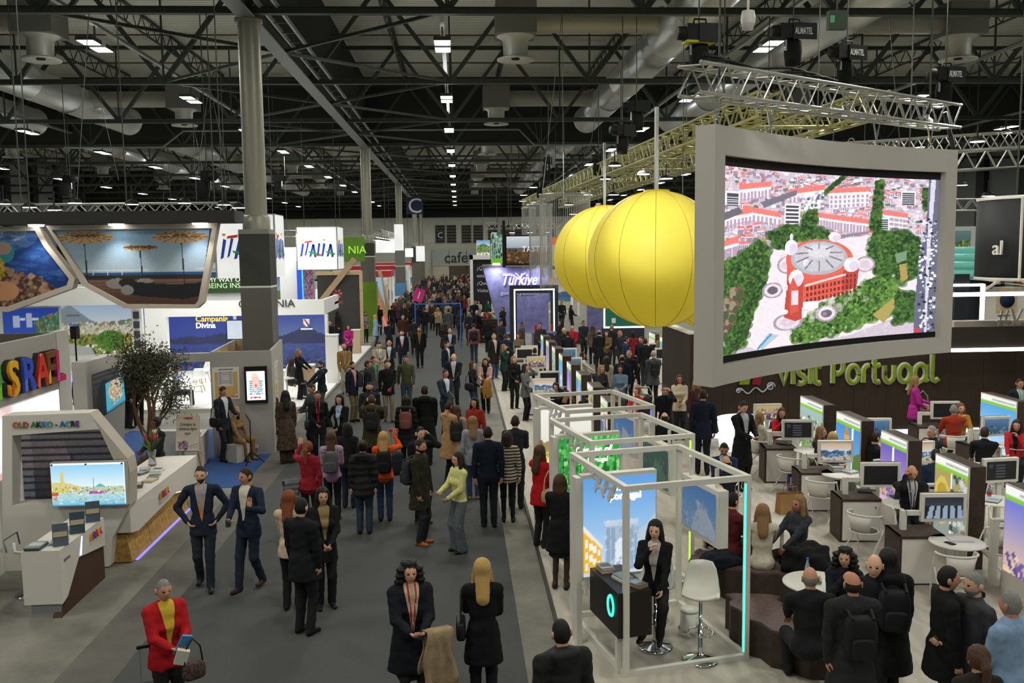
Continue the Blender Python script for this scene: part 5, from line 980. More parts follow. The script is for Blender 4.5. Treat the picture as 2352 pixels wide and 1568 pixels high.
# --- lightbox towers with dark wood backs
def tower_pic(seed):
    cv = scenic(seed, 30, 36); k = seed % 7
    if k == 0: cv.grad(0, 1, '#b0c8d8', '#7a9a5a'); cv.speck(cv.Y > .3, ['#6a8a3a', '#c9d0c8', '#4a6a3a', '#e6ecea'], 90, .02, .06)
    if k == 1: cv.grad(0, 1, '#3a8ad8', '#8ab8d8'); cv.rect(.0, .45, .25, 1, '#d89a3a'); cv.rect(.38, .3, .55, 1, '#e0a850'); cv.poly([(.36, .3), (.46, .12), (.57, .3)], '#c98a3a'); cv.rect(.66, 0, .7, 1, '#ffffff'); cv.poly([(.7, .6), (1, .5), (1, 1), (.7, 1)], '#5a7a3a')
    if k == 2: cv.grad(0, 1, '#5a4ab8', '#e0b8d0'); cv.rect(.48, 0, .51, 1, '#ffffff'); cv.rect(0, .7, 1, .9, '#7a6aa0'); cv.speck((cv.Y > .68) & (cv.Y < .9), ['#e0b080', '#5a4a88', '#c8a0b8'], 60, .02, .04)
    if k == 3: cv.grad(0, 1, '#b8a04a', '#8a9a9a'); cv.ell(.25, .55, .25, .3, '#d8c060'); cv.ell(.25, .55, .18, .22, '#b89a3a'); cv.rect(.49, 0, .51, 1, '#ffffff'); cv.speck(cv.X > .52, ['#6a7a7a', '#c9d0d0', '#3a4a4a', '#a0b0b0', '#8a6a4a'], 90, .02, .06)
    if k == 4: cv.grad(0, 1, '#5a6ae0', '#f0c8a0'); cv.poly([(.55, .9), (.6, .3), (.64, .1), (.68, .3), (.73, .9)], '#8a7aa8'); cv.rect(.3, .8, 1, 1, '#6a5a9a'); cv.speck(cv.Y > .75, ['#c9a0b0', '#4a4a88', '#e8d0b0'], 60, .02, .04)
    if k == 5: cv.grad(0, 1, '#3f9ae0', '#cfe8f4'); cv.poly([(.2, .6), (.6, .5), (.95, .62), (.6, .6)], '#ffffff'); cv.rect(.4, .35, .45, .52, '#e03a4a')
    cv.rect(0, 0, 1, .12, '#f4f6f2'); cv.rect(0, .12, 1, .13, '#8ac83a'); ptxt(cv, .35, .05, .95, '#a0a49c', .015); return cv
def tower(x, y0, y1, seed, lab, h=1.6, t=.27):
    o = empty('lightbox_tower', (x, (y0+y1)/2, Z0), 0, lab, 'lightbox'); hl = (y1-y0)/2
    wc = part('wood_case', DWOOD, o, lambda b: b.b2((.02, -hl, 0), (t, hl, h))); sheet('picture', tower_pic(seed), quad_fn((0, hl-.02, h-.02), (0, -hl+.02, h-.02), (0, -hl+.02, .35), (0, hl-.02, .35)), 1.0, o); part('frame', PW, wc, lambda b: b.b2((.004, -hl, 0), (.02, hl, h)))
    sheet('back_picture', tower_pic(seed+3), quad_fn((t+.006, -hl+.02, h-.02), (t+.006, hl-.02, h-.02), (t+.006, hl-.02, .35), (t+.006, -hl+.02, .35)), .8, o)
TW2 = ((18.75, 20.05, 0, 'river valley'), (16.92, 18.06, 1, 'sunny tower and coast'), (15.08, 16.07, 2, 'violet dusk city'), (13.16, 14.15, 3, 'cooking pot'), (11.2, 12.24, 4, 'church spire at dusk'))
for y0, y1, s, n in TW2: tower(7.66, y0, y1, s, 'lightbox tower with %s picture in the right row' % n)
tower(11.85, 18.65, 20.0, 5, 'lightbox tower with aeroplane picture near the dark wall')
for k in range(8): y = 19.7+2.2*k; tower(3.2, y, y+.95, (6, 3, 1, 2, 5, 0, 4, 1)[k], '%s dark wood lightbox tower from the front in the row behind the cubicles' % ORD[k], t=.3)
for k, y in enumerate((33.2, 35.2)): tower(7.6, y, y+1.1, 5+k, '%s small lightbox tower far right under the balloons' % ORD[k])
# --- tables, chairs, cabinets with screens
def arm_chair(p, rz, lab):
    o = empty('tubular_chair', p, rz, lab, 'chair', 'white tubular armchairs'); r = .013
    arc = [(.27*math.cos(a), .25*math.sin(a), .72+.02*math.sin(a)) for a in np.linspace(-.25, math.pi+.25, 14)]
    part('arm_rail', PW, o, lambda b: b.tube(arc, .016, 6))
    for sx in (-1, 1):
        part('front_leg', PW, o, lambda b: b.tube([(sx*.26, -.07, .70), (sx*.25, -.22, .44), (sx*.24, -.26, 0)], r, 6)); part('rear_leg', PW, o, lambda b: b.tube([(sx*.22, -.2, .45), (sx*.25, .3, 0)], r, 6))
    vs = []; fs = []
    for i in range(7):
        a = math.pi*(.22+.56*i/6); vs += [(.26*math.cos(a), .24*math.sin(a)+.01, .72), (.2*math.cos(a), .2*math.sin(a)-.02, .45)]
    b = MB(); b.add(vs, [(2*i, 2*i+2, 2*i+3, 2*i+1) for i in range(6)], 0, True); b.build('backrest', PW, o).modifiers.new('s', 'SOLIDIFY').thickness = .012
    part('seat_rim', PW, o, lambda b: b.tube([(.22*math.cos(a), .21*math.sin(a), .44) for a in np.linspace(0, 2*math.pi, 18, endpoint=False)], .013, 6, closed=True)); part('seat', mat('#5a4c42', .7), o, lambda b: b.lathe([(0, .455), (.2, .45), (.21, .435), (0, .43)], n=18)); return o
for k, (px, py, n) in enumerate(((2198, 1243, 'with a closed laptop, nearest on the right'), (2082, 1155, 'at which the man with the phone sits'), (1934, 1087, 'with stacks of brochures'), (1866, 1033, 'where a woman in dark print writes'), (1784, 992, 'by the woman in red near the wall'), (2286, 1148, 'with a small plastic bottle'), (2332, 1023, 'at the right edge of the view'))):
    g = G(px, py, .78); side_table((g.x, g.y, Z0), 'white round table %s' % n, .37, .74, PW)
for k, (x, y) in enumerate(((4.45, 10.95), (4.95, 13.6), (4.55, 16.0))): side_table((x, y, Z0), ('white round table between the curved benches with paper cup', 'white round table where two young women talk', 'white round table behind the middle cubicle')[k], .42, .74, PW)
CHS = ((1815, 1078, 2.2, 'by a blue bag, second row'), (1885, 1135, 2.4, 'facing the brochure table'), (1985, 1215, 2.2, 'empty, before the wooden cabinet'), (2228, 1195, -.4, 'behind the table with the closed laptop'), (2300, 1262, -1.3, 'to the right of the laptop table'), (2196, 1312, 3.0, 'with its back to the camera at the laptop table'), (2010, 1075, -.8, 'half hidden behind the brochure table'), (2310, 1150, 3.0, 'beside the bottle table'), (1290, 905, 2.4, 'empty beside the aisle, first'), (1262, 935, 2.3, 'empty beside the aisle, nearer'), (1440, 880, 1.0, 'behind the cubicles'), (1475, 905, 2.0, 'behind the third cubicle'), (1300, 850, -.5, 'by the fourth tower'))
for px, py, rz, n in CHS: g = G(px, py, .5); g.z = Z0; arm_chair(g, rz, 'white tubular armchair %s' % n)
def monitor(px, py, rz, kind, lab, cab=True, w=.66, h=.42, z=1.12):
    g = G(px, py, z); o = empty('monitor_stand', (g.x, g.y, Z0), rz, lab, 'screen stand'); zc = z-Z0
    fr_ = part('frame', PW, o, lambda b: b.b2((-w/2, 0, zc-h/2), (w/2, .07, zc+h/2))); part('back_case', DWOOD, o, lambda b: b.b2((-w/2+.01, .07, zc-h/2), (w/2-.01, .12, zc+h/2)))
    cv = Canvas(32, 20, '#0f1113')
    if kind == 1: cv = scenic(2, 32, 20); cv.speck(cv.Y > .5, ['#3a4a6a', '#c9d0e0', '#6a7a9a'], 60, .03, .07)
    if kind == 2: cv.grad(0, 1, '#5a86b0', '#2a4a68'); cv.speck(cv.Y > .5, ['#2f4a5a', '#6a8a9a'], 30, .04, .1)
    if kind == 3: cv.grad(0, .4, '#222a33', '#3a4048'); [cv.poly([(.15+k*.17, .4), (.25+k*.17, .4), (.2+k*.2, 1), (.05+k*.2, 1)], '#9fb4cc') for k in range(5)]
    if kind == 4: [cv.rect(.3, .2+k*.15, .6, .22+k*.15, '#5a6068') for k in range(5)]; cv.rect(.08, .15, .2, .28, '#3a4048')
    if kind == 5: cv.grad(0, 1, '#d8b868', '#8a7a9a'); cv.rect(0, .55, 1, 1, '#4a4060'); cv.speck(cv.Y > .25, ['#c9a060', '#6a5a78', '#e8d8b0'], 60, .04, .08)
    sheet('display', cv, quad_fn((-w/2+.05, -.006, zc+h/2-.05), (w/2-.05, -.006, zc+h/2-.05), (w/2-.05, -.006, zc-h/2+.05), (-w/2+.05, -.006, zc-h/2+.05)), .75 if kind else .3, fr_)
    if cab:
        part('arm', PW, o, lambda b: (b.b2((-w/2-.22, .02, zc-.12), (-w/2, .08, zc-.05))))
        part('arm_post', PW, o, lambda b: b.b2((-w/2-.28, .02, .74), (-w/2-.2, .1, zc-.05))); part('cabinet', DWOOD, o, lambda b: b.b2((-w/2-.42, -.28, 0), (-w/2-.38, .28, .74))); part('cabinet_front', PW, o, lambda b: b.b2((-w/2-.38, -.28, .03), (w/2-.42, .26, .70))); part('cabinet_top', DWOOD, o, lambda b: b.b2((-w/2-.42, -.29, .70), (w/2-.41, .29, .74))); part('lock', CHROME, o, lambda b: b.box((w/2-.5, -.285, .6), (.02, .01, .03)))
    else: part('post', PW, o, lambda b: b.b2((-.04, .03, 0), (.04, .09, zc-h/2)))
    return o
MON = ((1833, 987, -.12, 4, 'showing a text menu by the woman in red', True), (1920, 1037, -.1, 1, 'showing a hotel interior', True), (2023, 1091, -.1, 0, 'switched off, left of the man phoning', True), (2168, 1166, -.08, 3, 'showing a paved square, nearest', True), (2172, 942, -.1, 0, 'dark, by the woman in pink', True), (2289, 979, .1, 2, 'showing a grey hill, behind the red jacket', True), (2012, 983, -.1, 2, 'showing a seascape beyond the towers', False), (1764, 948, .0, 5, 'showing a golden city by the dark wall', False), (2110, 1040, .1, 1, 'showing a green field between towers', False), (2300, 1080, .1, 4, 'dark, behind the cooking tower', False), (1420, 975, -.1, 2, 'blue, in the farthest cubicle', False), (1216, 806, .1, 1, 'showing a lake, farthest by the aisle', True), (1232, 832, .1, 5, 'showing red figures by the aisle', False), (1262, 868, 0, 0, 'dark, at the front of the aisle row', True), (1250, 886, 0, 1, 'bright, beside the bowing man', False), (1305, 812, .1, 2, 'pale, behind the fourth tower', False), (1316, 835, .2, 2, 'blue, behind the fifth tower', False), (1525, 812, 0, 0, 'dark, far right under the balloons', True), (1205, 812, 0, 0, 'low dark, at the corner by the aisle', False), (1508, 800, 0, 0, 'small black, below the far right tower', False))
for px, py, rz, kd, n, cb_ in MON: monitor(px, py, rz, kd, 'white framed screen %s' % n, cb_)
# curved white rails linking the desks
for k, y in enumerate((12.9, 14.9, 16.7, 18.5)):
    o = empty('curved_rail', (8.3, y, Z0), 0, 'curved white counter rail, %s from the front in the right row' % ORD[k], 'rail'); part('rail', PW, o, lambda b: b.tube([(-.55, -.3, .95), (-.2, -.3, .95), (.25, -.25, .95), (.55, -.05, .93), (.7, .3, .9)], .035, 6)); part('post', PW, o, lambda b: b.b2((-.6, -.34, 0), (-.5, -.26, .97))); part('end_post', PW, o, lambda b: b.b2((.66, .26, 0), (.74, .34, .9)))
# things on tables
def thing_mesh(name, lab, cat, fn, p, rz, m): o = empty(name, p, rz, lab, cat); 
def laptop(p, rz, lab, opened=True, col='#1f2a3a'):
    o = empty('laptop', p, rz, lab, 'laptop'); part('base', mat(col, .4), o, lambda b: b.b2((-.16, -.11, 0), (.16, .11, .015)))
    if opened: part('lid', mat(col, .4), o, lambda b: b.box((0, -.14, .115), (.32, .012, .22), rx=.25)); part('logo', ALU, o, lambda b: b.box((0, -.149, .12), (.05, .004, .012), rx=.25))
    else: part('lid', mat(col, .35), o, lambda b: b.b2((-.16, -.11, .015), (.16, .11, .022)))
laptop(G(2070, 1142, .78), -.1, 'dark laptop open before the man on the phone'); laptop(G(2205, 1240, .78), -.15, 'closed silver laptop on the nearest right table', False, '#c9c9c6')
tag(part('phone', BLACK, None, lambda b: b.box((0, 0, .006), (.08, .15, .01)), G(2182, 1248, .78), (0, 0, .4)), 'black phone lying on the nearest right table', 'phone')
for k, (px, py, z, n, c) in enumerate(((1920, 1080, .78, 6, ('#c9c2b8', '#8a9aa8', '#b8b0a0')), (1950, 1085, .78, 3, ('#d8d4cc', '#9aa0a8')), (1800, 1017, .8, 5, ('#c9c6be', '#5a5f66')), (1990, 1125, .8, 3, ('#d8d4cc', '#7a8a98')), (1880, 1028, .78, 2, ('#e6e2da', '#c9c9c4')), (1795, 985, .78, 3, ('#e6e2da', '#b8b4ac')), (2282, 1150, .78, 2, ('#4a4a4e', '#c9c9c4')))):
    brochure(G(px, py, z), .4*k, c, ('tall brochure stack on the round table facing the chair', 'flat brochures right of the tall stack', 'paper pile on the cabinet under the menu screen', 'brochures on the cabinet left of the phoning man', 'papers before the woman who writes', 'papers before the woman in red', 'dark folder beside the plastic bottle')[k], n)
def bottle(p, lab, c='#9ab8d8', cap='#c02a2a', h=.22):
    o = empty('bottle', p, 0, lab, 'bottle'); part('body', mat(c, .1, trans=.6), o, lambda b: b.lathe([(0, 0), (.033, 0), (.035, .02), (.035, h*.6), (.013, h*.85), (.013, h*.95)], n=14)); part('cap', mat(cap, .4), o, lambda b: b.lathe([(.015, h*.93), (.015, h), (0, h)], n=12)); part('label_band', mat(cap, .5), o, lambda b: b.lathe([(.0355, h*.25), (.0355, h*.5)], n=14))
bottle(G(2272, 1143, .78), 'clear bottle with red cap on the right table'); bottle((4.32, 10.95, .78), 'tall clear bottle with blue cap beside the paper cup', '#c0d4e4', '#2a5ac0', .32)
o = empty('paper_cup', (4.44, 10.86, .78), 0, 'pale paper cup with green print on the table between benches', 'cup'); part('cup', mat('#d8d4c0', .6), o, lambda b: b.lathe([(0, 0), (.028, 0), (.038, .1), (.034, .1), (.026, .01)], n=14)); part('print', mat('#5a8a3a', .6), o, lambda b: b.lathe([(.0305, .02), (.034, .05)], n=14))
def tote(p, rz, lab, m, w=.34, d=.14, h=.38, name='shopping_bag'):
    o = empty(name, p, rz, lab, 'bag'); part('body', m, o, lambda b: b.add([(-w/2, -d/2, 0), (w/2, -d/2, 0), (w/2, d/2, 0), (-w/2, d/2, 0), (-w/2*.95, -d/3, h), (w/2*.95, -d/3, h), (w/2*.95, d/3, h), (-w/2*.95, d/3, h)], [(0, 1, 5, 4), (1, 2, 6, 5), (2, 3, 7, 6), (3, 0, 4, 7), (3, 2, 1, 0)]))
    for y in (-d/3, d/3): part('handle', m, o, lambda b: b.tube([(-w*.2, y, h), (-w*.17, y, h+.12), (w*.17, y, h+.12), (w*.2, y, h)], .008, 5))
    return o
o = tote(G(1828, 1125, Z0), -.2, 'blue printed shopping bag standing by a chair leg', mat('#2a36a0', .5)); [part('white_print', PW, o, lambda b: b.box((-.1+.1*k, -.07, .2), (.06, .006, .16))) for k in range(3)]
o = tote((5.2, 13.95, .78), .1, 'brown paper bag with rope handles on the table', mat('#a07a4a', .8), .42, .2, .32)
# --- curved benches
def bench(pts, lab, h=.46, wd=.62):
    c = sum((Vector((*p, 0)) for p in pts), Vector())/len(pts); o = empty('curved_bench', (c.x, c.y, Z0), 0, lab, 'bench'); n = len(pts); L_, R_ = [], []
    for i, p in enumerate(pts):
        a = Vector((*pts[max(0, i-1)], 0)); e = Vector((*pts[min(n-1, i+1)], 0)); t = (e-a).normalized(); nn = Vector((t.y, -t.x, 0))*wd/2*(.75 if i in (0, n-1) else 1+.12*math.sin(i*1.7)); q = Vector((*p, 0))-Vector((c.x, c.y, 0)); L_.append(q-nn); R_.append(q+nn)
    poly = [(v.x, v.y) for v in L_+R_[::-1]]
    b = MB(); b.prism(poly, Matrix.Identity(4), h-.03); b.build('body', DWOOD, o); b = MB(); b.prism(poly, Matrix.Translation((0, 0, h-.03)), .03); b.build('terrazzo_top', mat('#5a4644', .5, noise=.6, nscale=45), o)
def smooth(p, n=6):
    out = []; P_ = [Vector((*a, 0)) for a in p]
    for i in range(len(P_)-1):
        a, b_, c, d = P_[max(i-1, 0)], P_[i], P_[i+1], P_[min(i+2, len(P_)-1)]
        for k in range(n): t = k/n; v = .5*((2*b_)+(-a+c)*t+(2*a-5*b_+4*c-d)*t*t+(-a+3*b_-3*c+d)*t**3); out.append((v.x, v.y))
    return out+[p[-1]]
bench(smooth([(3.75, 11.35), (3.7, 10.9), (3.9, 10.4), (4.3, 10.05), (4.8, 10.0)]), 'dark curved bench with speckled top by the nearest cubicle')
bench(smooth([(3.35, 12.9), (3.75, 12.7), (4.2, 12.4), (4.75, 12.3), (5.2, 12.5)]), 'dark curved bench behind the first, with coats')
# --- the dark wall with raised lettering
pw = empty('lettered_wall', (10.5, 23.1, Z0), 0, 'long dark brown wall with raised green visit Portugal lettering', 'stand wall')
for k in range(12): x = -4.6+k*.87; part('wall_plank', BWALL, pw, lambda b: b.b2((x, 0, 0), (x+.864, .12, 2.74)))
part('wall_core', BWALL, pw, lambda b: b.b2((-4.6, .12, 0), (5.84, .3, 2.74)))
part('side_wall', BWALL, pw, lambda b: b.b2((-4.6, .3, 0), (-4.45, 3.2, 2.74))); part('top_rim', PW, pw, lambda b: b.b2((-4.62, -.02, 2.74), (-4.40, 3.2, 2.80)))
part('foot_light', mat('#f4f8ff', emit=1.6), pw, lambda b: b.b2((-4.5, -.05, .02), (5.8, -.02, .14)))
GRS = mat('#86a02a', .9, noise=.45, nscale=60, bump=.8); LW = mat('#c9c6b4', .6)
def LP(px, py): return L(px, py, 23.05, pw)
a = LP(1790, 882); e = LP(2186, 0)
def arc(cx, cy, r, a0, a1, n=14): return [(cx+r*math.cos(R(a0+(a1-a0)*t/n)), cy+r*math.sin(R(a0+(a1-a0)*t/n))) for t in range(n+1)]
GL = {'v': (.8, [[(0, 1), (.4, 0), (.8, 1)]]), 'i': (.0, [[(0, 0), (0, 1)]]), 's': (.7, [[(.7, .92), (.45, 1), (.15, .96), (.04, .76), (.18, .58), (.5, .47), (.68, .28), (.56, .05), (.3, 0), (0, .06)]]), 't': (.5, [[(0, 1.45), (0, .28), (.1, .07), (.3, 0), (.5, .03)], [(-.3, 1), (.5, 1)]]), 'P': (.9, [[(0, 0), (0, 1.4)], [(0, 1.4)]+arc(.45, 1.0, .45, 90, -100)+[(.2, .58)]]), 'o': (1.0, [arc(.5, .5, .5, 0, 352, 24)]), 'r': (.55, [[(0, 0), (0, .6)]+arc(.4, .6, .4, 180, 80, 7)]), 'u': (.9, [[(0, 1), (0, .42)]+arc(.43, .43, .43, 180, 360, 10)+[(.86, 1)]]), 'g': (1.0, [arc(.5, .5, .5, 0, 352, 24), [(1, .95), (1, -.3), (.85, -.55)]]), 'a': (1.15, [arc(.5, .5, .5, 0, 352, 24), [(1, 1), (1, .15), (1.15, 0)]]), 'l': (.6, [[(0, 1.6), (0, .3), (.12, .07), (.35, 0), (.6, .12)]]), ' ': (.25, [])}
txt_ = 'visit Portugal'; tot = sum(GL[c][0]+.42 for c in txt_)-.42; ks = (e.x-a.x)/tot; kz = .44; x_ = a.x
for c in txt_:
    wd_, sts = GL[c]
    for nm_, mt_, r_, y_ in (('letter_edge', LW, .075, -.03), ('letter', GRS, .056, -.065)):
        if sts: part(nm_, mt_, pw, lambda b: [b.tube([(x_+u*ks, y_, a.z+v*kz) for u, v in st2], r_, 8) for st2 in sts])
    x_ += (wd_+.42)*ks
q = LP(1692, 900)
part('logo_wave', mat('#c9cdd2', .6), pw, lambda b: b.tube([(q.x+.95*t/24, -.03, q.z+.02+.07*math.sin(t*.62)+(.1*(t/24)**3)) for t in range(25)], .018, 5)); part('logo_curl', mat('#c9cdd2', .6), pw, lambda b: b.tube([(q.x+.9+.12*(1-t/22)*math.cos(t*.55), -.03, q.z+.12+.12*(1-t/22)*math.sin(t*.55)) for t in range(20)], .016, 5)); part('logo_curl', mat('#c9cdd2', .6), pw, lambda b: b.tube([(q.x+.06+.08*(1-t/22)*math.cos(t*.55), -.03, q.z+.03+.08*(1-t/22)*math.sin(t*.55)) for t in range(20)], .014, 5))
part('logo_green', GRS, pw, lambda b: b.prism([(0, 0), (.26, .0), (.3, .2), (.2, .36), (.05, .15)], frame_m((q.x+.05, -.06, q.z+.2), (1, 0, 0), (0, 0, 1)), .05)); part('logo_red', mat('#8a2030', .9, noise=.4, nscale=60), pw, lambda b: b.prism([(0, .02), (.22, 0), (.26, .3), (.06, .3)], frame_m((q.x+.38, -.06, q.z+.18), (1, 0, 0), (0, 0, 1)), .05))
cb3 = empty('lit_bench', (7.0, 21.9, Z0), 0, 'white glowing curved seat at the foot of the dark wall', 'bench'); part('seat', mat('#eef2f8', emit=.75), cb3, lambda b: b.lathe([(.0, .0), (.62, 0), (.68, .35), (.62, .4), (0, .4)], n=24)); part('back', mat('#eef2f8', emit=.75), cb3, lambda b: b.lathe([(.62, .3), (.7, .75), (.66, .75)], n=20, a0=.2, a1=3.4))
# --- light frames and things behind the wall at the right
ribbon = mat('#ffffff', emit=3.0)
rb = empty('light_ribbon', AT(2192, 850, 22), 0, 'bright white light ribbon frame at the right above the dark wall', 'light frame')
def LR(px, py): return L(px, py, 22, rb)
t_, l_, bt = LR(0, 705).z, LR(2193, 0).x, LR(0, 850).z
part('top_ribbon', ribbon, rb, lambda b: b.b2((l_, 0, t_-.1), (l_+3, .05, t_))); part('left_ribbon', ribbon, rb, lambda b: b.b2((l_, 0, LR(0, 815).z), (l_+.06, .05, t_-.1))); part('step_ribbon', ribbon, rb, lambda b: b.b2((l_-.1, 0, bt), (l_-.02, .05, LR(0, 815).z))); part('bottom_ribbon', ribbon, rb, lambda b: b.b2((l_-.02, 0, bt), (l_+3, .05, bt+.09))); part('backing', mat('#2e2720', .7), rb, lambda b: b.b2((l_, .06, bt+.05), (l_+3, .12, LR(0, 790).z)))
o = board('beige_parapet', mat('#b9b0a0', .6), 2192, 738, 2420, 787, 24.2, 'beige stepped parapet above the dark wall at the right', 'parapet', .4)
part('ledge', PW, o, lambda b: b.b2((-o['w']/2, -.1, 0), (o['w']/2, .4, .1)))
a = AT(2290, 745, 24); letters('#Visit', .62, frame_m((a.x-o.location.x, -.15, a.z-o.location.z), (1, 0, 0), (0, 0, 1)), mat('#c9c4b8', .6), .05, o, 'letter')
lf2 = empty('light_ribbon', AT(2190, 735, 30), 0, 'second smaller white light frame farther back at the right', 'light frame')
for (p, q) in (((2190, 652), (2260, 657)), ((2254, 652), (2260, 740))): A_, C_ = L(*p, 30, lf2), L(*q, 30, lf2); part('ribbon', ribbon, lf2, lambda b: b.b2((A_.x, 0, C_.z), (C_.x, .05, A_.z)))
part('backing', DK, lf2, lambda b: b.b2((L(2220, 0, 30, lf2).x, .06, -2.0), (L(2254, 0, 30, lf2).x, .12, L(0, 660, 30, lf2).z)))
# black hanging drum
dr = empty('hanging_drum', AT(2410, 640, 22), 0, 'large black hanging drum sign with pale ribs at the right edge', 'drum sign'); zt3 = AT(2410, 455, 22).z-dr.location.z; rr = 1.68
part('drum', mat('#26282a', .6), dr, lambda b: b.lathe([(0, .02), (rr, .02), (rr, zt3), (0, zt3)], n=40)); part('top_rim', PW, dr, lambda b: b.lathe([(rr+.01, zt3-.04), (rr+.02, zt3+.04), (rr-.05, zt3+.04)], n=40)); part('bottom_rim', PW, dr, lambda b: b.lathe([(rr+.01, .06), (rr+.02, -.02), (rr-.05, -.02)], n=40))
for a in (3.75, 4.7): part('rib', PW, dr, lambda b: b.box((rr*math.cos(a), rr*math.sin(a), zt3/2), (.05, .05, zt3)))
letters('al', .5, frame_m((rr*math.cos(3.35)-.05, rr*math.sin(3.35)-.02, .62), (-math.sin(3.45), math.cos(3.45), 0) if False else (math.sin(.25), -math.cos(.25), 0), (0, 0, 1)), PW, .05, dr, 'letter'); part('blue_dot', mat('#3a7ad8', .5), dr, lambda b: b.lathe([(0, -.03), (.08, -.03), (.08, 0)], (-.12, -rr, 1.1), 14, ax='y')); part('wire', STEEL, dr, lambda b: b.bar((0, 0, zt3), (0, 0, 11-dr.location.z), .03)); part('wire', STEEL, dr, lambda b: b.bar((-1.3, -.6, zt3), (-1.3, -.6, 11-dr.location.z), .03))
o = board('picture_wall', WHT, 2194, 520, 2246, 592, 38, 'picture wall of yellow flowers on a hill behind the big screen', 'picture wall'); cv = Canvas(26, 30); cv.grad(0, 1, '#7a98a0', '#4a6a4a'); cv.ell(.6, .7, .45, .25, '#b8a83a', .7); cv.speck(cv.Y > .4, ['#c9b83a', '#4a6a3a', '#3a5a3a'], 60, .03, .06); on_board(o, cv, 2194, 530, 2228, 588, .5); letters('an.ie', .5, frame_m((-.35, -.03, .1), (1, 0, 0), (0, 0, 1)), PW, .01, o, 'text', split=False); part('body', WHT, o, lambda b: b.b2((-o['w']/2, .15, -o.location.z), (o['w']/2, .3, 0)))
tq = empty('inflatable_dome', AT(2225, 640, 36), 0, 'turquoise inflatable dome roof behind the light frame', 'inflatable'); TQ = mat('#6fc0b4', .4)
for k, (r, z) in enumerate(((1.35, 0), (1.2, .32), (.95, .62), (.6, .88))): part('tube_ring', TQ, tq, lambda b: b.tube([(r*math.cos(a), r*math.sin(a), z+.2) for a in np.linspace(0, 2*math.pi, 24, endpoint=False)], .22, 8, closed=True))
part('drum_wall', DK, tq, lambda b: b.lathe([(1.3, -tq.location.z), (1.3, 0)], n=24))
hut = empty('stand_hut', AT(2310, 735, 33), 0, 'small white stand hut with striped orange gable roof at the right', 'hut'); OR = [mat('#c8583a', .7), mat('#e0d6c6', .6)]
for k in range(6): x = -.9+.3*k; part('roof_slat', OR[k % 2], hut, lambda b: b.add([(x, -.1, 1.2+(.9-abs(x+.15))*.55), (x+.28, -.1, 1.2+(.9-abs(x+.15))*.55), (x+.28, 1.6, 1.25+(.9-abs(x+.15))*.55), (x, 1.6, 1.25+(.9-abs(x+.15))*.55), (x, -.1, 1.1+(.9-abs(x+.15))*.55), (x+.28, -.1, 1.1+(.9-abs(x+.15))*.55)], [(0, 1, 2, 3), (4, 5, 1, 0)]))
part('gable_beam', PW, hut, lambda b: b.bar((-1.1, -.15, 1.05), (0, -.15, 1.75), .08)); part('gable_beam', PW, hut, lambda b: b.bar((1.1, -.15, 1.05), (0, -.15, 1.75), .08)); part('front_wall', PW, hut, lambda b: b.b2((-.9, 0, -hut.location.z), (.9, .15, 1.25))); part('round_badge', NAVY, hut, lambda b: b.lathe([(0, -.06), (.28, -.06), (.28, 0)], (0, 0, .75), 20, ax='y')); part('badge_board', WOOD, hut, lambda b: b.b2((-.4, -.02, .3), (.4, .0, 1.2)))

# --- big curved screen hung from a truss
A0, A1 = Vector((3.55, 12.6)), Vector((9.0, 16.2)); dv = (A1-A0); LS = dv.length; du = dv/LS; nb_ = Vector((-du.y, du.x)); ZB, ZT, SAG, TH = 3.03, 6.69, .38, .36
sc = empty('curved_screen', ((A0.x+A1.x)/2, (A0.y+A1.y)/2, ZB), 0, 'huge curved hanging screen showing an aerial city view with red bullring', 'screen')
def cs3(s, z, off=0): w = A0+du*s*LS+nb_*(off+SAG*(1-(2*s-1)**2)); return (w.x-sc.location.x, w.y-sc.location.y, z-ZB)
def shell(name, s0, s1, z0, z1, o0, o1, m, n=14):
    b = MB(); vs = []; fs = []
    for i in range(n+1):
        s = s0+(s1-s0)*i/n; vs += [cs3(s, z0, o0), cs3(s, z1, o0), cs3(s, z1, o1), cs3(s, z0, o1)]
    for i in range(n):
        k = 4*i
        for j in range(4): fs.append((k+j, k+(j+1) % 4, k+4+(j+1) % 4, k+4+j))
    fs += [(3, 2, 1, 0), (4*n, 4*n+1, 4*n+2, 4*n+3)]; b.add(vs, fs); return b.build(name, m, sc)
FRM = mat('#b7b3aa', .6); sl, sr, st_, sb_ = .045, .958, .40, .29
shell('top_frame', 0, .5, ZT-st_, ZT, 0, TH, FRM); shell('top_frame', .5, 1, ZT-st_, ZT, 0, TH, FRM); shell('bottom_frame', 0, .5, ZB, ZB+sb_, 0, TH, FRM); shell('bottom_frame', .5, 1, ZB, ZB+sb_, 0, TH, FRM)
shell('left_frame', 0, sl, ZB+sb_, ZT-st_, 0, TH, FRM, 2); shell('right_frame', sr, 1, ZB+sb_, ZT-st_, 0, TH, FRM, 2); shell('back_board', sl, sr, ZB+sb_, ZT-st_, .2, TH, BLACK); 
for nm_, z0, z1 in (('black_edge', ZT-st_-.13, ZT-st_), ('black_edge', ZB+sb_, ZB+sb_+.1)): shell(nm_, sl, sr, z0, z1, .1, .2, BLACK)
cv = Canvas(380, 300, '#cfc2cf'); X, Y = cv.X, cv.Y
cv.speck(Y < .5, ['#ffffff', '#e6d8e6', '#b0a4b4', '#d8cfe0', '#8a8494', '#f6d8dc', '#6a7060', '#fbf4fb'], 1500, .004, .010, .9, 1.7)
bl_ = sorted([(RNG.uniform(-.02, 1.0), .46*RNG.random()**1.2) for _ in range(230)], key=lambda q: q[1])
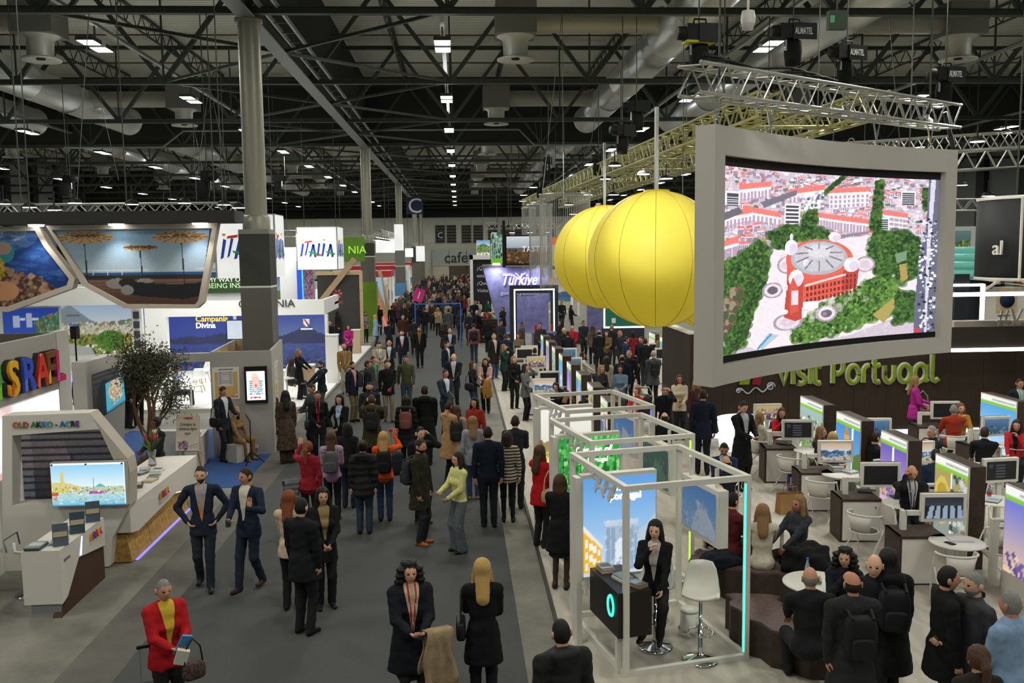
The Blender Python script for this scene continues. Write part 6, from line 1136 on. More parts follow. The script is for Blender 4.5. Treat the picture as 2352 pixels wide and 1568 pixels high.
for bx, by in bl_:
    k_ = .45+1.3*by; bw, bh, sk = RNG.uniform(.03, .075)*k_, RNG.uniform(.02, .05)*k_, RNG.uniform(-.3, .3); rf = .016*k_; wc_ = ['#fbf4fa', '#f4e4ec', '#e8dcea', '#fffafc', '#f0d4d8'][RNG.integers(5)]
    cv.poly([(bx, by), (bx+bw, by+sk*bw), (bx+bw*1.05, by+sk*bw+rf), (bx+bw*.05, by+rf)], ['#e8807c', '#d86a68', '#f0a09a', '#c9b8c4', '#e88a88'][RNG.integers(5)]); cv.poly([(bx+bw*.05, by+rf), (bx+bw*1.05, by+sk*bw+rf), (bx+bw*1.05, by+sk*bw+rf+bh), (bx+bw*.05, by+rf+bh)], wc_); cv.poly([(bx+bw*1.05, by+sk*bw+rf), (bx+bw*1.2, by+sk*bw+rf*.4), (bx+bw*1.2, by+sk*bw+rf+bh*.7), (bx+bw*1.05, by+sk*bw+rf+bh)], '#b9a9bc')
    for r_ in range(3):
        for c_ in range(5): xx = bx+bw*(.12+.18*c_); yy = by+rf+bh*(.15+.28*r_)+sk*bw*(c_/5); cv.rect(xx, yy, xx+.0045*k_, yy+.007*k_, '#8a7a94', .8)
for (x0, y0, x1, y1, sk) in ((.1, .09, .25, .17, -.03), (.12, .2, .3, .27, .03), (.0, .25, .16, .32, -.04), (.33, .1, .5, .16, -.04), (.45, .22, .57, .3, .02), (.57, .24, .7, .33, .02), (.52, .08, .7, .2, -.02), (.76, .2, .87, .33, .02), (.0, .4, .1, .5, -.03)):
    cv.poly([(x0, y0), (x1, y0+sk), (x1, y0+sk+.03), (x0, y0+.03)], '#ef8078'); cv.poly([(x0, y0+.03), (x1, y0+sk+.03), (x1, y1+sk), (x0, y1)], '#fbf2f6')
    for r in range(3):
        for c in range(9): xx = x0+(x1-x0)*(c+.3)/9; cv.rect(xx, y0+.045+r*(y1-y0-.04)/3+sk*(c/9), xx+.008, y0+.06+r*(y1-y0-.04)/3+sk*(c/9), '#b9a0b8')
for (x0, y0, x1, y1) in ((.0, .09, .018, .24), (.035, .13, .10, .20), (.315, .18, .385, .31), (.735, .25, .79, .33), (.84, .08, .9, .16)):
    cv.rect(x0, y0, x1, y1, '#fdf8fc')
    for r in range(6): cv.rect(x0+.006, y0+.01+r*(y1-y0)/6, x1-.006, y0+.01+r*(y1-y0)/6+(y1-y0)/13, '#4a4a58')
cv.poly([(.0, .26), (.1, .21), (.12, .24), (.0, .3)], '#6a6a70'); cv.poly([(.2, .18), (.37, .1), (.37, .13), (.22, .21)], '#7a7484'); cv.speck(cv.inpoly([(.4, .13), (.5, .1), (.48, .2), (.4, .22)]), ['#5a5f78', '#b8b8c8', '#ffffff'], 80, .006, .012)
cv.poly([(.25, .44), (.7, .36), (.95, .5), (.92, .85), (.62, .98), (.2, 1), (.12, .95), (.2, .7)], '#f2e4ea'); cv.poly([(.5, .37), (.7, .335), (.7, .35), (.52, .39)], '#8a8894')
TRC = ['#355a26', '#44692f', '#27471e', '#527a38', '#213c1a', '#608a40']
def trees(p, n, r0=.012, r1=.03, cols=TRC): m = cv.inpoly(p); cv.put(m, '#2a471f'); cv.speck(m, cols, n, r0, r1, .55); cv.speck(m, cols+['#1c3416'], n*3, .004, .011, .75)
trees([(.0, .53), (.1, .47), (.2, .38), (.25, .45), (.24, .6), (.18, .78), (.14, .95), (.05, 1), (0, 1)], 420); cv.poly([(.0, .75), (.1, .62), (.13, .68), (.09, .8), (.02, .95), (0, .95)], '#6a4f40'); cv.speck(cv.inpoly([(.0, .75), (.1, .62), (.12, .7), (.02, .95), (0, .9)]), ['#9a8a78', '#4a5a38', '#7a5a48'], 70, .01, .025)
trees([(.24, .36), (.33, .31), (.52, .33), (.53, .37), (.4, .38), (.33, .42), (.28, .43)], 200); trees([(.73, .33), (.88, .34), (.93, .4), (.92, .62), (.85, .68), (.82, .6), (.74, .6), (.70, .45)], 360); cv.poly([(.82, .48), (.87, .46), (.87, .52), (.83, .54)], '#7a9a7a'); cv.poly([(.84, .55), (.87, .54), (.88, .64), (.85, .66)], '#b09a5a')
trees([(.5, .77), (.62, .72), (.7, .64), (.8, .6), (.83, .7), (.86, .84), (.72, .9), (.55, .97), (.36, .99), (.36, .9), (.42, .86)], 520, cols=['#4f7a34', '#6c9644', '#416b2b', '#7ea650', '#365c26']); cv.poly([(.73, .86), (.82, .76), (.83, .82), (.78, .92)], '#b0a05a'); trees([(.84, .72), (.92, .74), (.92, .9), (.82, .93)], 120)
trees([(.73, .02), (.76, .02), (.755, .33), (.71, .33)], 120, .008, .018); trees([(.4, .24), (.47, .2), (.46, .32), (.4, .33)], 70, .01, .02); trees([(.5, .1), (.58, .0), (.6, .0), (.5, .12)], 40, .006, .012); trees([(.935, .06), (.955, .06), (.95, .2), (.935, .2)], 40, .006, .014)
cv.poly([(.955, .0), (1, .0), (1, 1), (.91, 1), (.91, .85), (.925, .5), (.95, .3)], '#686a80'); cv.poly([(.965, .0), (.985, .0), (.97, .45), (.965, 1), (.955, 1), (.955, .45)], '#d8d4e6'); cv.speck((X > .925) & (Y > .25), ['#ffffff', '#2c2e40', '#b9bccc', '#e6e6f0'], 150, .005, .009); cv.ell(.925, .985, .012, .015, '#e0325a')
for (cx, cy, rx, ry) in ((.265, .67, .05, .045), (.52, .83, .05, .05), (.69, .54, .045, .05), (.33, .53, .045, .05), (.34, .86, .07, .05)): cv.ell(cx, cy, rx, ry, '#a89aa8'); cv.ell(cx, cy, rx*.8, ry*.8, '#e8dae2'); cv.ell(cx, cy, rx*.5, ry*.5, '#6a6270' if cx < .3 or .5 < cx < .6 else '#d8c8d2')
cv.speck(cv.inpoly([(.3, .44), (.7, .38), (.72, .75), (.3, .95)]), ['#dccbd6', '#fbf0f6'], 160, .006, .02, .4)
WALLC, WALLD = '#e0604e', '#c04a40'
cv.poly([(.335, .42), (.62, .45), (.66, .56), (.655, .68), (.58, .72), (.5, .745), (.42, .78), (.345, .8), (.33, .7)], WALLC); cv.poly([(.335, .6), (.41, .62), (.405, .85), (.375, .86), (.32, .83)], WALLD); cv.poly([(.59, .56), (.665, .55), (.655, .68), (.59, .70)], WALLD)
for r in range(3):
    for c in range(13): xx = .425+c*.018; yy = .665+r*.035-c*.0035; cv.rect(xx, yy, xx+.007, yy+.018, '#7a2c30')
    for c in range(3): cv.rect(.605+c*.018, .6+r*.035, .612+c*.018, .615+r*.035, '#7a2c30')
cv.line(.42, .655, .6, .6, .006, '#f4d8d8'); cv.rect(.41, .75, .48, .79, '#f8f0f4'); cv.ell(.48, .5, .155, .115, '#e06a58'); cv.ell(.48, .495, .13, .1, '#b9b4be'); cv.ell(.48, .49, .115, .085, '#cac6ce'); cv.ell(.48, .455, .055, .04, '#dcd8de')
for k in range(10): a = k*math.pi/5+.3; cv.line(.48+.055*math.cos(a), .475+.04*math.sin(a), .48+.11*math.cos(a), .49+.08*math.sin(a), .004, '#7a7688')
for (cx, cy, rx, ry) in ((.35, .43, .03, .045), (.375, .61, .035, .05), (.63, .54, .035, .045), (.55, .37, .028, .03), (.42, .52, .012, .02), (.325, .66, .012, .02), (.35, .37, .008, .02)): cv.ell(cx, cy, rx, ry, '#f2ecf4'); cv.ell(cx+rx*.3, cy+ry*.2, rx*.6, ry*.7, '#dcd4e2')
cv.poly([(.345, .66), (.36, .6), (.385, .66), (.39, .8), (.35, .82)], '#d85a4c'); cv.rect(.355, .68, .385, .76, '#e8d8de'); cv.ell(.32, .8, .02, .015, '#ffffff')
cv.poly([(.2, .98), (.25, .91), (.3, .93), (.22, 1)], '#b8c8d4'); cv.line(.2, .99, .26, .92, .006, '#4a9ac8'); cv.speck(Y > .88, ['#e6dae4'], 20, .005, .01, .5); cv.grain(.04)
cv.a = np.clip(cv.a*1.02, 0, 1)
def scr(u, v):
    z = (ZT-st_-.13)*(1-v)+(ZB+sb_+.1)*v; return np.array([cs3(sl+(sr-sl)*uu, zz, .12) for uu, zz in zip(u, z)])
sheet('display', cv, scr, 1.08, sc)
for s in (.25, .45, .62, .8): p = cs3(s, ZT, .18); part('eye_bolt', CHROME, sc, lambda b: b.tube([(p[0]+.05*math.cos(a), p[1], p[2]+.06+.05*math.sin(a)) for a in np.linspace(0, 2*math.pi, 12, endpoint=False)], .012, 5, closed=True))
P0, P1 = A0-du*.25+nb_*.25, A1+du*.15+nb_*.25; zt4 = 7.30
tb = truss([(P0.x, P0.y, zt4), (P1.x, P1.y, zt4)], .40, 'shining aluminium box truss carrying the huge screen', drop=[(P0.x+.5, P0.y+.3, zt4), (P1.x-.6, P1.y-.4, zt4)], r=.03, br=.018, step=.5)
for k, s in enumerate((.05, .28, .72, .93)):
    p = Vector(cs3(s, ZT, .18))+sc.location; q = p+Vector((0, 0, .55))
    o = empty('steel_sling', p, 0, '%s steel sling from the left between truss and huge screen' % ORD[k], 'sling', 'slings of the huge screen'); part('leg', CHROME, o, lambda b: b.bar((0, 0, .12), (-.16*du.x, -.16*du.y, .62), .022)); part('leg', CHROME, o, lambda b: b.bar((0, 0, .12), (.16*du.x, .16*du.y, .62), .022)); part('shackle', CHROME, o, lambda b: b.tube([(.03*math.cos(a), 0, .07+.06*math.sin(a)) for a in np.linspace(0, 2*math.pi, 10, endpoint=False)], .012, 5, closed=True))
# cable bundle along the truss
tag(part('cable_bundle', BLACK, None, lambda b: [b.tube([(P0.x+(P1.x-P0.x)*t/10*.45+.2, P0.y+(P1.y-P0.y)*t/10*.45+.02*k, zt4+.25+.05*math.sin(t*.9+k)+.03*k) for t in range(11)], .02, 5) for k in range(3)]), 'black cable bundle lying on the box truss above the screen', 'cables')
tag(part('drop_cable', BLACK, None, lambda b: b.tube([(P1.x-.1, P1.y, 7.4), (P1.x+.1, P1.y+.1, 6.9), (P1.x+.3, P1.y+.3, 6.5), (P1.x+.8, P1.y+1.5, 6.1)], .04, 6)), 'thick black cable drooping from the right end of the truss', 'cable')
def hoist(px, py, Y, rz, lab, w=.62, txt=True, yel=False):
    p = AT(px, py, Y); o = empty('chain_hoist', p, rz, lab, 'hoist', 'chain hoists'); part('motor_body', BLACK, o, lambda b: b.b2((-w/2, -.13, -.12), (w/2*.4, .13, .14))); part('gear_case', BLACK, o, lambda b: b.lathe([(0, -w/2-.12), (.11, -w/2-.12), (.13, -w/2+.1), (.12, 0)], n=16, ax='x')); part('plate', mat('#161b1a', .5), o, lambda b: b.b2((-w*.1, -.15, -.15), (w/2+.1, -.12, .15)))
    if yel: part('yellow_base', mat('#c9c23a', .6), o, lambda b: b.b2((-w/2, -.12, -.16), (w/2, .12, -.12)))
    part('handle', BLACK, o, lambda b: b.tube([(-.1, 0, .14), (-.08, 0, .24), (.12, 0, .24), (.14, 0, .14)], .018, 6))
    if txt: letters('ALMATEL', .17, frame_m((-.04, -.155, -.06), (1, 0, 0), (0, 0, 1)), LET, .006, o, 'text', split=False, width=w*.58, bevel=.004)
    part('chain', STEEL, o, lambda b: b.bar((0, 0, .1), (0, 0, 11.1-p.z), .02)); part('chain_bag', mat('#1a1b1a', .9), o, lambda b: b.lathe([(.0, -.62), (.14, -.6), (.17, -.35), (.15, -.14)], (.05, .1, 0), 12)); part('hook', CHROME, o, lambda b: b.bar((-.15, 0, -.12), (-.15, 0, -.35), .035)); return o
hoist(1605, 78, 15.5, .15, 'black chain hoist with yellow base above the left end of the screen', .5, False, True); hoist(1822, 74, 17.5, .12, 'black ALMATEL chain hoist above the middle of the screen', .62); hoist(1945, 122, 19, .3, 'smaller tilted ALMATEL chain hoist behind the truss', .6); hoist(2172, 172, 19, .2, 'dim ALMATEL chain hoist above the right end of the truss', .55)
for k, (px, py, Y) in enumerate(((1462, 245, 24.6), (1430, 300, 24.6), (1375, 365, 34.6), (1260, 370, 34.6), (1245, 425, 44.6), (1765, 235, 24.6), (475, 405, 24.6), (155, 412, 34.6), (640, 410, 44.6))):
    hoist(px, py, Y, .4*k, 'plain black chain hoist, %s of those hung along the trusses' % ORD[k], .5, False)
# dome camera
dc = empty('dome_camera', AT(1718, 48, 13.5), 0, 'white dome camera hanging from the nearest roof truss', 'camera'); part('housing', PW, dc, lambda b: b.lathe([(0, .16), (.09, .14), (.11, .02), (.1, -.04)], n=16)); part('dome', mat('#c9c9c9', .2), dc, lambda b: b.lathe([(.1, -.04), (.075, -.12), (0, -.15)], n=16)); part('stem', PW, dc, lambda b: b.bar((0, 0, .15), (0, 0, 11.1-dc.location.z), .03))
# exit sign box
eb = empty('exit_sign', AT(1922, 47, 14.2), 0, 'small dark exit sign box hanging under the nearest truss', 'sign'); part('box', mat('#3a4a3c', .6), eb, lambda b: b.b2((-.14, -.06, -.14), (.14, .06, .14))); part('pictogram', mat('#5fae7a', .6), eb, lambda b: b.b2((-.13, -.065, -.05), (-.06, -.06, .06))); part('stem', STEEL, eb, lambda b: b.bar((0, 0, .14), (0, 0, 11.1-eb.location.z), .02))
# --- balloons
YEL = bpy.data.materials.new('m_balloon_fabric'); YEL.use_nodes = True; _n = YEL.node_tree; _b = _n.nodes['Principled BSDF']; _b.inputs['Base Color'].default_value = (*s2l(hexc('#f7ea66')), 1); _b.inputs['Roughness'].default_value = .5; _b.inputs['Specular IOR Level'].default_value = .3
_t = _n.nodes.new('ShaderNodeBsdfTranslucent'); _t.inputs[0].default_value = (*s2l(hexc('#f7ea66')), 1); _x = _n.nodes.new('ShaderNodeMixShader'); _x.inputs[0].default_value = .45; _n.links.new(_b.outputs[0], _x.inputs[1]); _n.links.new(_t.outputs[0], _x.inputs[2]); _n.links.new(_x.outputs[0], _n.nodes['Material Output'].inputs[0])
SEAM = mat('#b89a10', .5)
def balloon(px, py, rpx, Rr, lab, a0=0):
    Y = FPX*Rr/rpx; p = AT(px, py, Y); o = empty('yellow_balloon', p, a0, lab, 'balloon', 'giant yellow balloons')
    b = MB(); prof = [(Rr*math.sin(math.pi*i/32), -Rr*math.cos(math.pi*i/32)) for i in range(33)]; b.lathe(prof, n=56); b.build('skin', YEL, o)
    for k in range(12): a = k*math.pi/6; part('seam', SEAM, o, lambda b: b.tube([((Rr+.002)*math.sin(t)*math.cos(a), (Rr+.002)*math.sin(t)*math.sin(a), -(Rr+.002)*math.cos(t)) for t in np.linspace(.06, math.pi-.06, 26)], .006, 4))
    part('top_plate', mat('#c9a92a', .5), o, lambda b: b.lathe([(0, Rr+.02), (.28, Rr+.01), (.3, Rr-.04)], n=20)); part('hanger', ALU, o, lambda b: b.bar((0, 0, Rr), (0, 0, 8.05-p.z), .07)); return o
balloon(1507, 595, 157, 1.5, 'largest bright yellow balloon left of the huge screen', .3); balloon(1389, 591, 118, 1.5, 'farther yellow balloon half behind the largest one'); balloon(1640, 627, 131, 1.5, 'yellow balloon almost hidden behind the huge screen')
TY = mat('#a8a678', .4, .6)
for k, (x, n) in enumerate(((6.5, 'left'), (8.8, 'right'))): truss([(x, 19, 7.95), (x-1.1, 36, 7.9), (x-2.2, 58, 7.85)], .5, '%s long yellowish truss above the balloons' % n, TY, [(x-.1, 22, 8.1), (x-.8, 32, 8.1), (x-1.6, 46, 8.1)], .035, .022, .8)
for k, y in enumerate((21, 26, 32, 38, 46)): x = 6.5-(y-19)*.06; truss([(x+.2, y, 7.9), (x+2.1, y, 7.9)], .35, '%s cross truss from the front above the balloons' % ORD[k], TY, None, .03, .02, .6)
for k, (px, py, Y) in enumerate(((1412, 380, 30), (1391, 411, 34), (1478, 400, 30), (1350, 420, 40), (1265, 448, 46), (1225, 430, 46), (1203, 448, 54), (1200, 462, 58), (1350, 447, 40), (1307, 470, 42), (1228, 464, 54), (1410, 447, 36), (1530, 410, 28), (1318, 492, 46))): flood(AT(px, py, Y), '%s floodlight of those under the long yellowish trusses' % ORD[k], w=.42)
truss([(9.6, 22, 6.9), (16, 22, 7.2)], .45, 'silver truss at the right behind the huge screen', drop=[(11, 22, 7.1)], r=.03, br=.02, step=.5); truss([(10.5, 30, 8.0), (18, 26, 8.1)], .45, 'upper silver truss at the right above the black drum', drop=[(12, 29, 8.2)], r=.03, br=.02, step=.5); truss([(14, 32, 6.4), (20, 32, 6.4)], .4, 'far silver truss at the right edge', r=.03, br=.02, step=.6)
for k, (px, py, Y) in enumerate(((2120, 282, 17), (2245, 325, 22), (2270, 450, 26), (2210, 425, 30), (2310, 305, 27))): flood(AT(px, py, Y), '%s bright floodlight from the left at the right-hand trusses' % ORD[k], w=.35)
def cone(p, tgt, e, ang=.9, col=(1, 1, .95)):
    ld = bpy.data.lights.new('stand_or_fill_spot', 'SPOT'); ld.energy = e; ld.spot_size = ang; ld.spot_blend = .6; ld.shadow_soft_size = .15; ld.color = col; lo = bpy.data.objects.new('stand_or_fill_spot', ld); COL.objects.link(lo); lo.location = p; lo.rotation_euler = (Vector(tgt)-Vector(p)).to_track_quat('-Z', 'Y').to_euler(); return lo
cone(AT(2120, 285, 17), (8, 14, 0), 500, 1.2); cone((9.2, 18, 7.6), (6.6, 20.2, 5.5), 260, .8); cone((4, 12, 9), (6, 14.5, 5), 250, .8); cone((1.2, 12.5, 9.0), (4.5, 20, 4.8), 2900, .31)  # the last is a spot without a fixture, added to brighten the largest balloon
for k, (x, y) in enumerate(((3.5, 24), (5.5, 30), (9.5, 17), (8, 24))): spot((x, y, 7.6), 160, size=1.2)

for k in range(26):
    y = 24.6+10*(k*7 % 4); x = (-13.5, -11, -9.2, -7.6, 2.8, 4.6, 6.0, 10.2, 11.5, 13.2)[k % 10]*(.6+y/60); z0 = 6.2+.5*(k % 4)
    tag(part('rigging_cable', STEEL2, None, lambda b: b.bar((x+.6*(k % 3-1), y, z0), (x, y, 11.15), .018)), '%s thin rigging cable hanging from the roof %s of the aisle' % (ORD[k-4*(k//10)-(4 if k % 10 > 3 else 0) if x > 0 else k-6*(k//10)], 'left' if x < 0 else 'right'), 'cable', 'rigging cables')
# ================================================================ people
def nets(pr, lo, hi, h, k, post):
    """surface nets over a smooth union of tapered capsules: one quad mesh"""
    n = [int(math.ceil((b-a)/h))+1 for a, b in zip(lo, hi)]; ax_ = [lo[i]+h*np.arange(n[i]) for i in range(3)]; D = np.full(n, .2)
    for q in pr:
        r = max(q[2], q[3])*max(q[4])+k+2*h; sl = tuple(slice(max(0, int((min(q[0][i], q[1][i])-r-lo[i])/h)), max(1, int((max(q[0][i], q[1][i])+r-lo[i])/h)+2)) for i in range(3))
        g = np.stack(np.meshgrid(*[ax_[i][sl[i]] for i in range(3)], indexing='ij'), -1); P = g.reshape(-1, 3); d = cone_d(P, *q[:5])
        if len(q) > 6 and q[6] is not None: d = np.maximum(d, q[6]-P[:, 2])
        D[sl] = smin([D[sl], d.reshape(g.shape[:3])], k)
    g = np.stack(np.meshgrid(*ax_, indexing='ij'), -1); D = post(g.reshape(-1, 3), D.ravel()).reshape(n); s = D < 0
    cs = [s[i:n[0]-1+i, j:n[1]-1+j, k:n[2]-1+k] for i in (0, 1) for j in (0, 1) for k in (0, 1)]
    act = np.any(cs, 0) & ~np.all(cs, 0); idx = -np.ones(act.shape, int); idx[act] = np.arange(act.sum())
    ii = np.argwhere(act); acc = np.zeros((len(ii), 3)); cnt = np.zeros(len(ii))
    off = [(i, j, k) for i in (0, 1) for j in (0, 1) for k in (0, 1)]
    for a in range(8):
        for b in range(a+1, 8):
            if sum(abs(p-q) for p, q in zip(off[a], off[b])) != 1: continue
            pa, pb = np.array(off[a]), np.array(off[b]); da = D[tuple((ii+pa).T)]; db = D[tuple((ii+pb).T)]; m = (da < 0) != (db < 0)
            t = np.where(m, da/(da-db+1e-12), 0); acc[m] += (pa+(pb-pa)*t[:, None])[m]; cnt[m] += 1
    V = np.array(lo)+h*(ii+acc/cnt[:, None]); Q = []
    for ax in range(3):
        sl0 = [slice(1, -1)]*3; sl0[ax] = slice(0, n[ax]-1); sl1 = list(sl0); sl1[ax] = slice(1, n[ax])
        a0, a1 = s[tuple(sl0)], s[tuple(sl1)]; e = np.argwhere(a0 != a1); base = e+1; base[:, ax] -= 1; fl = a0[tuple(e.T)]
        u, v = np.zeros(3, int), np.zeros(3, int); u[(ax+1) % 3] = 1; v[(ax+2) % 3] = 1
        q = np.stack([idx[tuple((base-u-v).T)], idx[tuple((base-v).T)], idx[tuple(base.T)], idx[tuple((base-u).T)]], 1); q[~fl] = q[~fl][:, ::-1]; Q.append(q)
    return V, np.concatenate(Q)
def cone_d(P, a, b, r0, r1, sc=(1, 1, 1)):
    a, b = np.array(a, float), np.array(b, float); ab = b-a; t = np.clip(((P-a) @ ab)/(ab @ ab+1e-12), 0, 1)
    d = (P-(a+t[:, None]*ab))/np.array(sc); return (np.sqrt((d*d).sum(1))-(r0+(r1-r0)*t))*(1 if sc == (1, 1, 1) else min(sc)**.5)
def smin(ds, k):
    m = ds[0]
    for d in ds[1:]: h = np.clip(.5+.5*(d-m)/k, 0, 1); m = d*(1-h)+m*h-k*h*(1-h)
    return m
def ik(a, t, l1, l2, pole):
    a, t, pole = Vector(a), Vector(t), Vector(pole); d = t-a; L = min(d.length, (l1+l2)*.998); d = d.normalized(); t = a+d*L
    x = (l1*l1-l2*l2+L*L)/(2*L); hgt = math.sqrt(max(l1*l1-x*x, 0)); p = (pole-d*pole.dot(d)).normalized(); return a+d*x+p*hgt, t
# --- head, facing -y, centre at the origin, chin -.115, crown +.125
def head_mesh(style, beard, lvl):
    nu, nv = ((30, 24) if lvl == 0 else (18, 14)); V = []; Fm = []; F = []
    for j in range(nv+1):
        th = math.pi*j/nv
        for i in range(nu):
            ph = 2*math.pi*i/nu; ph = ph-.35*math.sin(ph); x, y, z = math.sin(th)*math.sin(ph), -math.sin(th)*math.cos(ph), math.cos(th)
            X, Y, Z = x*.076, y*.096, z*.122
            if Z < 0: k = (-Z/.122)**1.4; X *= 1-.38*k; Y = Y*(1-.15*k) if Y < 0 else Y*(1-.45*k)
            if Y < 0:
                g = lambda cx, cz, sx, sz: math.exp(-((abs(X)-cx)/sx)**2-((Z-cz)/sz)**2)
                Y -= .022*g(0, -.018, .011, .02)+.008*g(0, .004, .009, .02)-.010*g(.032, .012, .016, .012)+.006*g(.03, .034, .03, .01)+.007*g(0, -.062, .022, .012)+.010*g(0, -.1, .025, .018)-.004*g(0, -.078, .02, .008)
            front = -y*math.sin(th); hair = Z > (.078+.012*math.sin(9*ph) if front > .5 else (.035 if front > .22 else (-.012 if front > -.1 else -.07)))
            if style == 'ba': hair = (-.06 < Z < .03) and front < .05
            if hair: s = 1.045+.012*math.sin(37*ph)*math.sin(23*th) if style in ('sh', 'gr') else (1.03 if style == 'ba' else 1.02); X *= s; Y *= s; Z *= (1.07 if Z > 0 else 1)
            V.append((X, Y, Z)); Fm.append(hair)
    M = []
    for j in range(nv):
        for i in range(nu):
            a, b, c, d = j*nu+i, j*nu+(i+1) % nu, (j+1)*nu+(i+1) % nu, (j+1)*nu+i; F.append((a, b, c, d)[::-1])
            cx, cy, cz = [sum(V[k][q] for k in (a, b, c, d))/4 for q in range(3)]; m = 0
            if sum(Fm[k] for k in (a, b, c, d)) >= 2: m = 5
            elif cy < -.05:
                ax = abs(cx)
                if .019 < ax < .045 and .004 < cz < .017: m = 6
                elif .016 < ax < .046 and .029 < cz < .038: m = 5
                elif ax < .024 and -.071 < cz < -.056: m = 7
            if beard and m == 0 and cz < -.045 and cy < .03 and not (abs(cx) < .02 and cz > -.07 and cy < -.05): m = 5
            if beard and m == 0 and -.055 < cz < -.04 and abs(cx) < .03 and cy < -.06: m = 5
            M.append(m)
    n = len(V)                                                   # ears and neck
    for sx in (-1, 1):
        k = len(V)
        for i in range(8): a = 2*math.pi*i/8; V.append((sx*.074, .008+.017*math.cos(a), .0+.03*math.sin(a)))
        for i in range(8): a = 2*math.pi*i/8; V.append((sx*.09, .016+.019*math.cos(a), .004+.034*math.sin(a)))
        F += [(k+i, k+(i+1) % 8, k+8+(i+1) % 8, k+8+i) for i in range(8)]+[tuple(range(k+8, k+16))]; M += [0]*9
    k = len(V)
    for z, r, y in ((-.05, .05, .02), (-.11, .053, .025), (-.19, .066, .045)):
        for i in range(12): a = 2*math.pi*i/12; V.append((r*math.cos(a), y+r*math.sin(a), z))
    for j in range(2): F += [(k+j*12+i, k+j*12+(i+1) % 12, k+j*12+12+(i+1) % 12, k+j*12+12+i)[::-1] for i in range(12)]; M += [0]*12
    return np.array(V), F, M
def hand_mesh(curl, side):                                      # wrist at origin, fingers along -z, palm faces -y
    b = MB(); b.lathe([(.0, .01), (.026, 0), (.034, -.035), (.038, -.075), (.03, -.092), (0, -.095)], n=10)
    b.v = [(x, y*.42, z) for x, y, z in b.v]
    for i, (x, L) in enumerate(((-.029, .066), (-.010, .078), (.010, .074), (.029, .058))):
        p = Vector((x, 0, -.082)); pts = [p]; a = .15+curl*.5
        for s in (.45, .32, .26): p = p+Vector((x*.1, -math.sin(a)*L*s, -math.cos(a)*L*s)); pts.append(p); a += curl*.75
        b.tube(pts, [.0105, .010, .009, .007], 6)
    sx = -side; p = Vector((sx*.03, -.004, -.028)); b.tube([p, p+Vector((sx*.024, -.012-.01*curl, -.024)), p+Vector((sx*.03, -.022-.02*curl, -.055))], [.014, .012, .008], 6)
    return np.array(b.v), b.f
ARM = {'d': (.235, .02, .80), 'f': (.07, -.34, 1.10), 'e': (.115, -.11, 1.60), 'h': (.2, -.06, .99), 'p': (.2, -.06, .88), 'c': (.05, -.24, 1.0), 'w': (.24, -.34, 1.28), 't': (.13, -.42, 1.06), 'm': (.04, -.17, 1.42), 'u': (.2, -.3, 1.62), 's': (.22, -.18, .84), 'b': (.24, .17, .83), 'o': (.33, -.42, 1.36), 'k': (.12, -.3, .86)}
BODY = {}
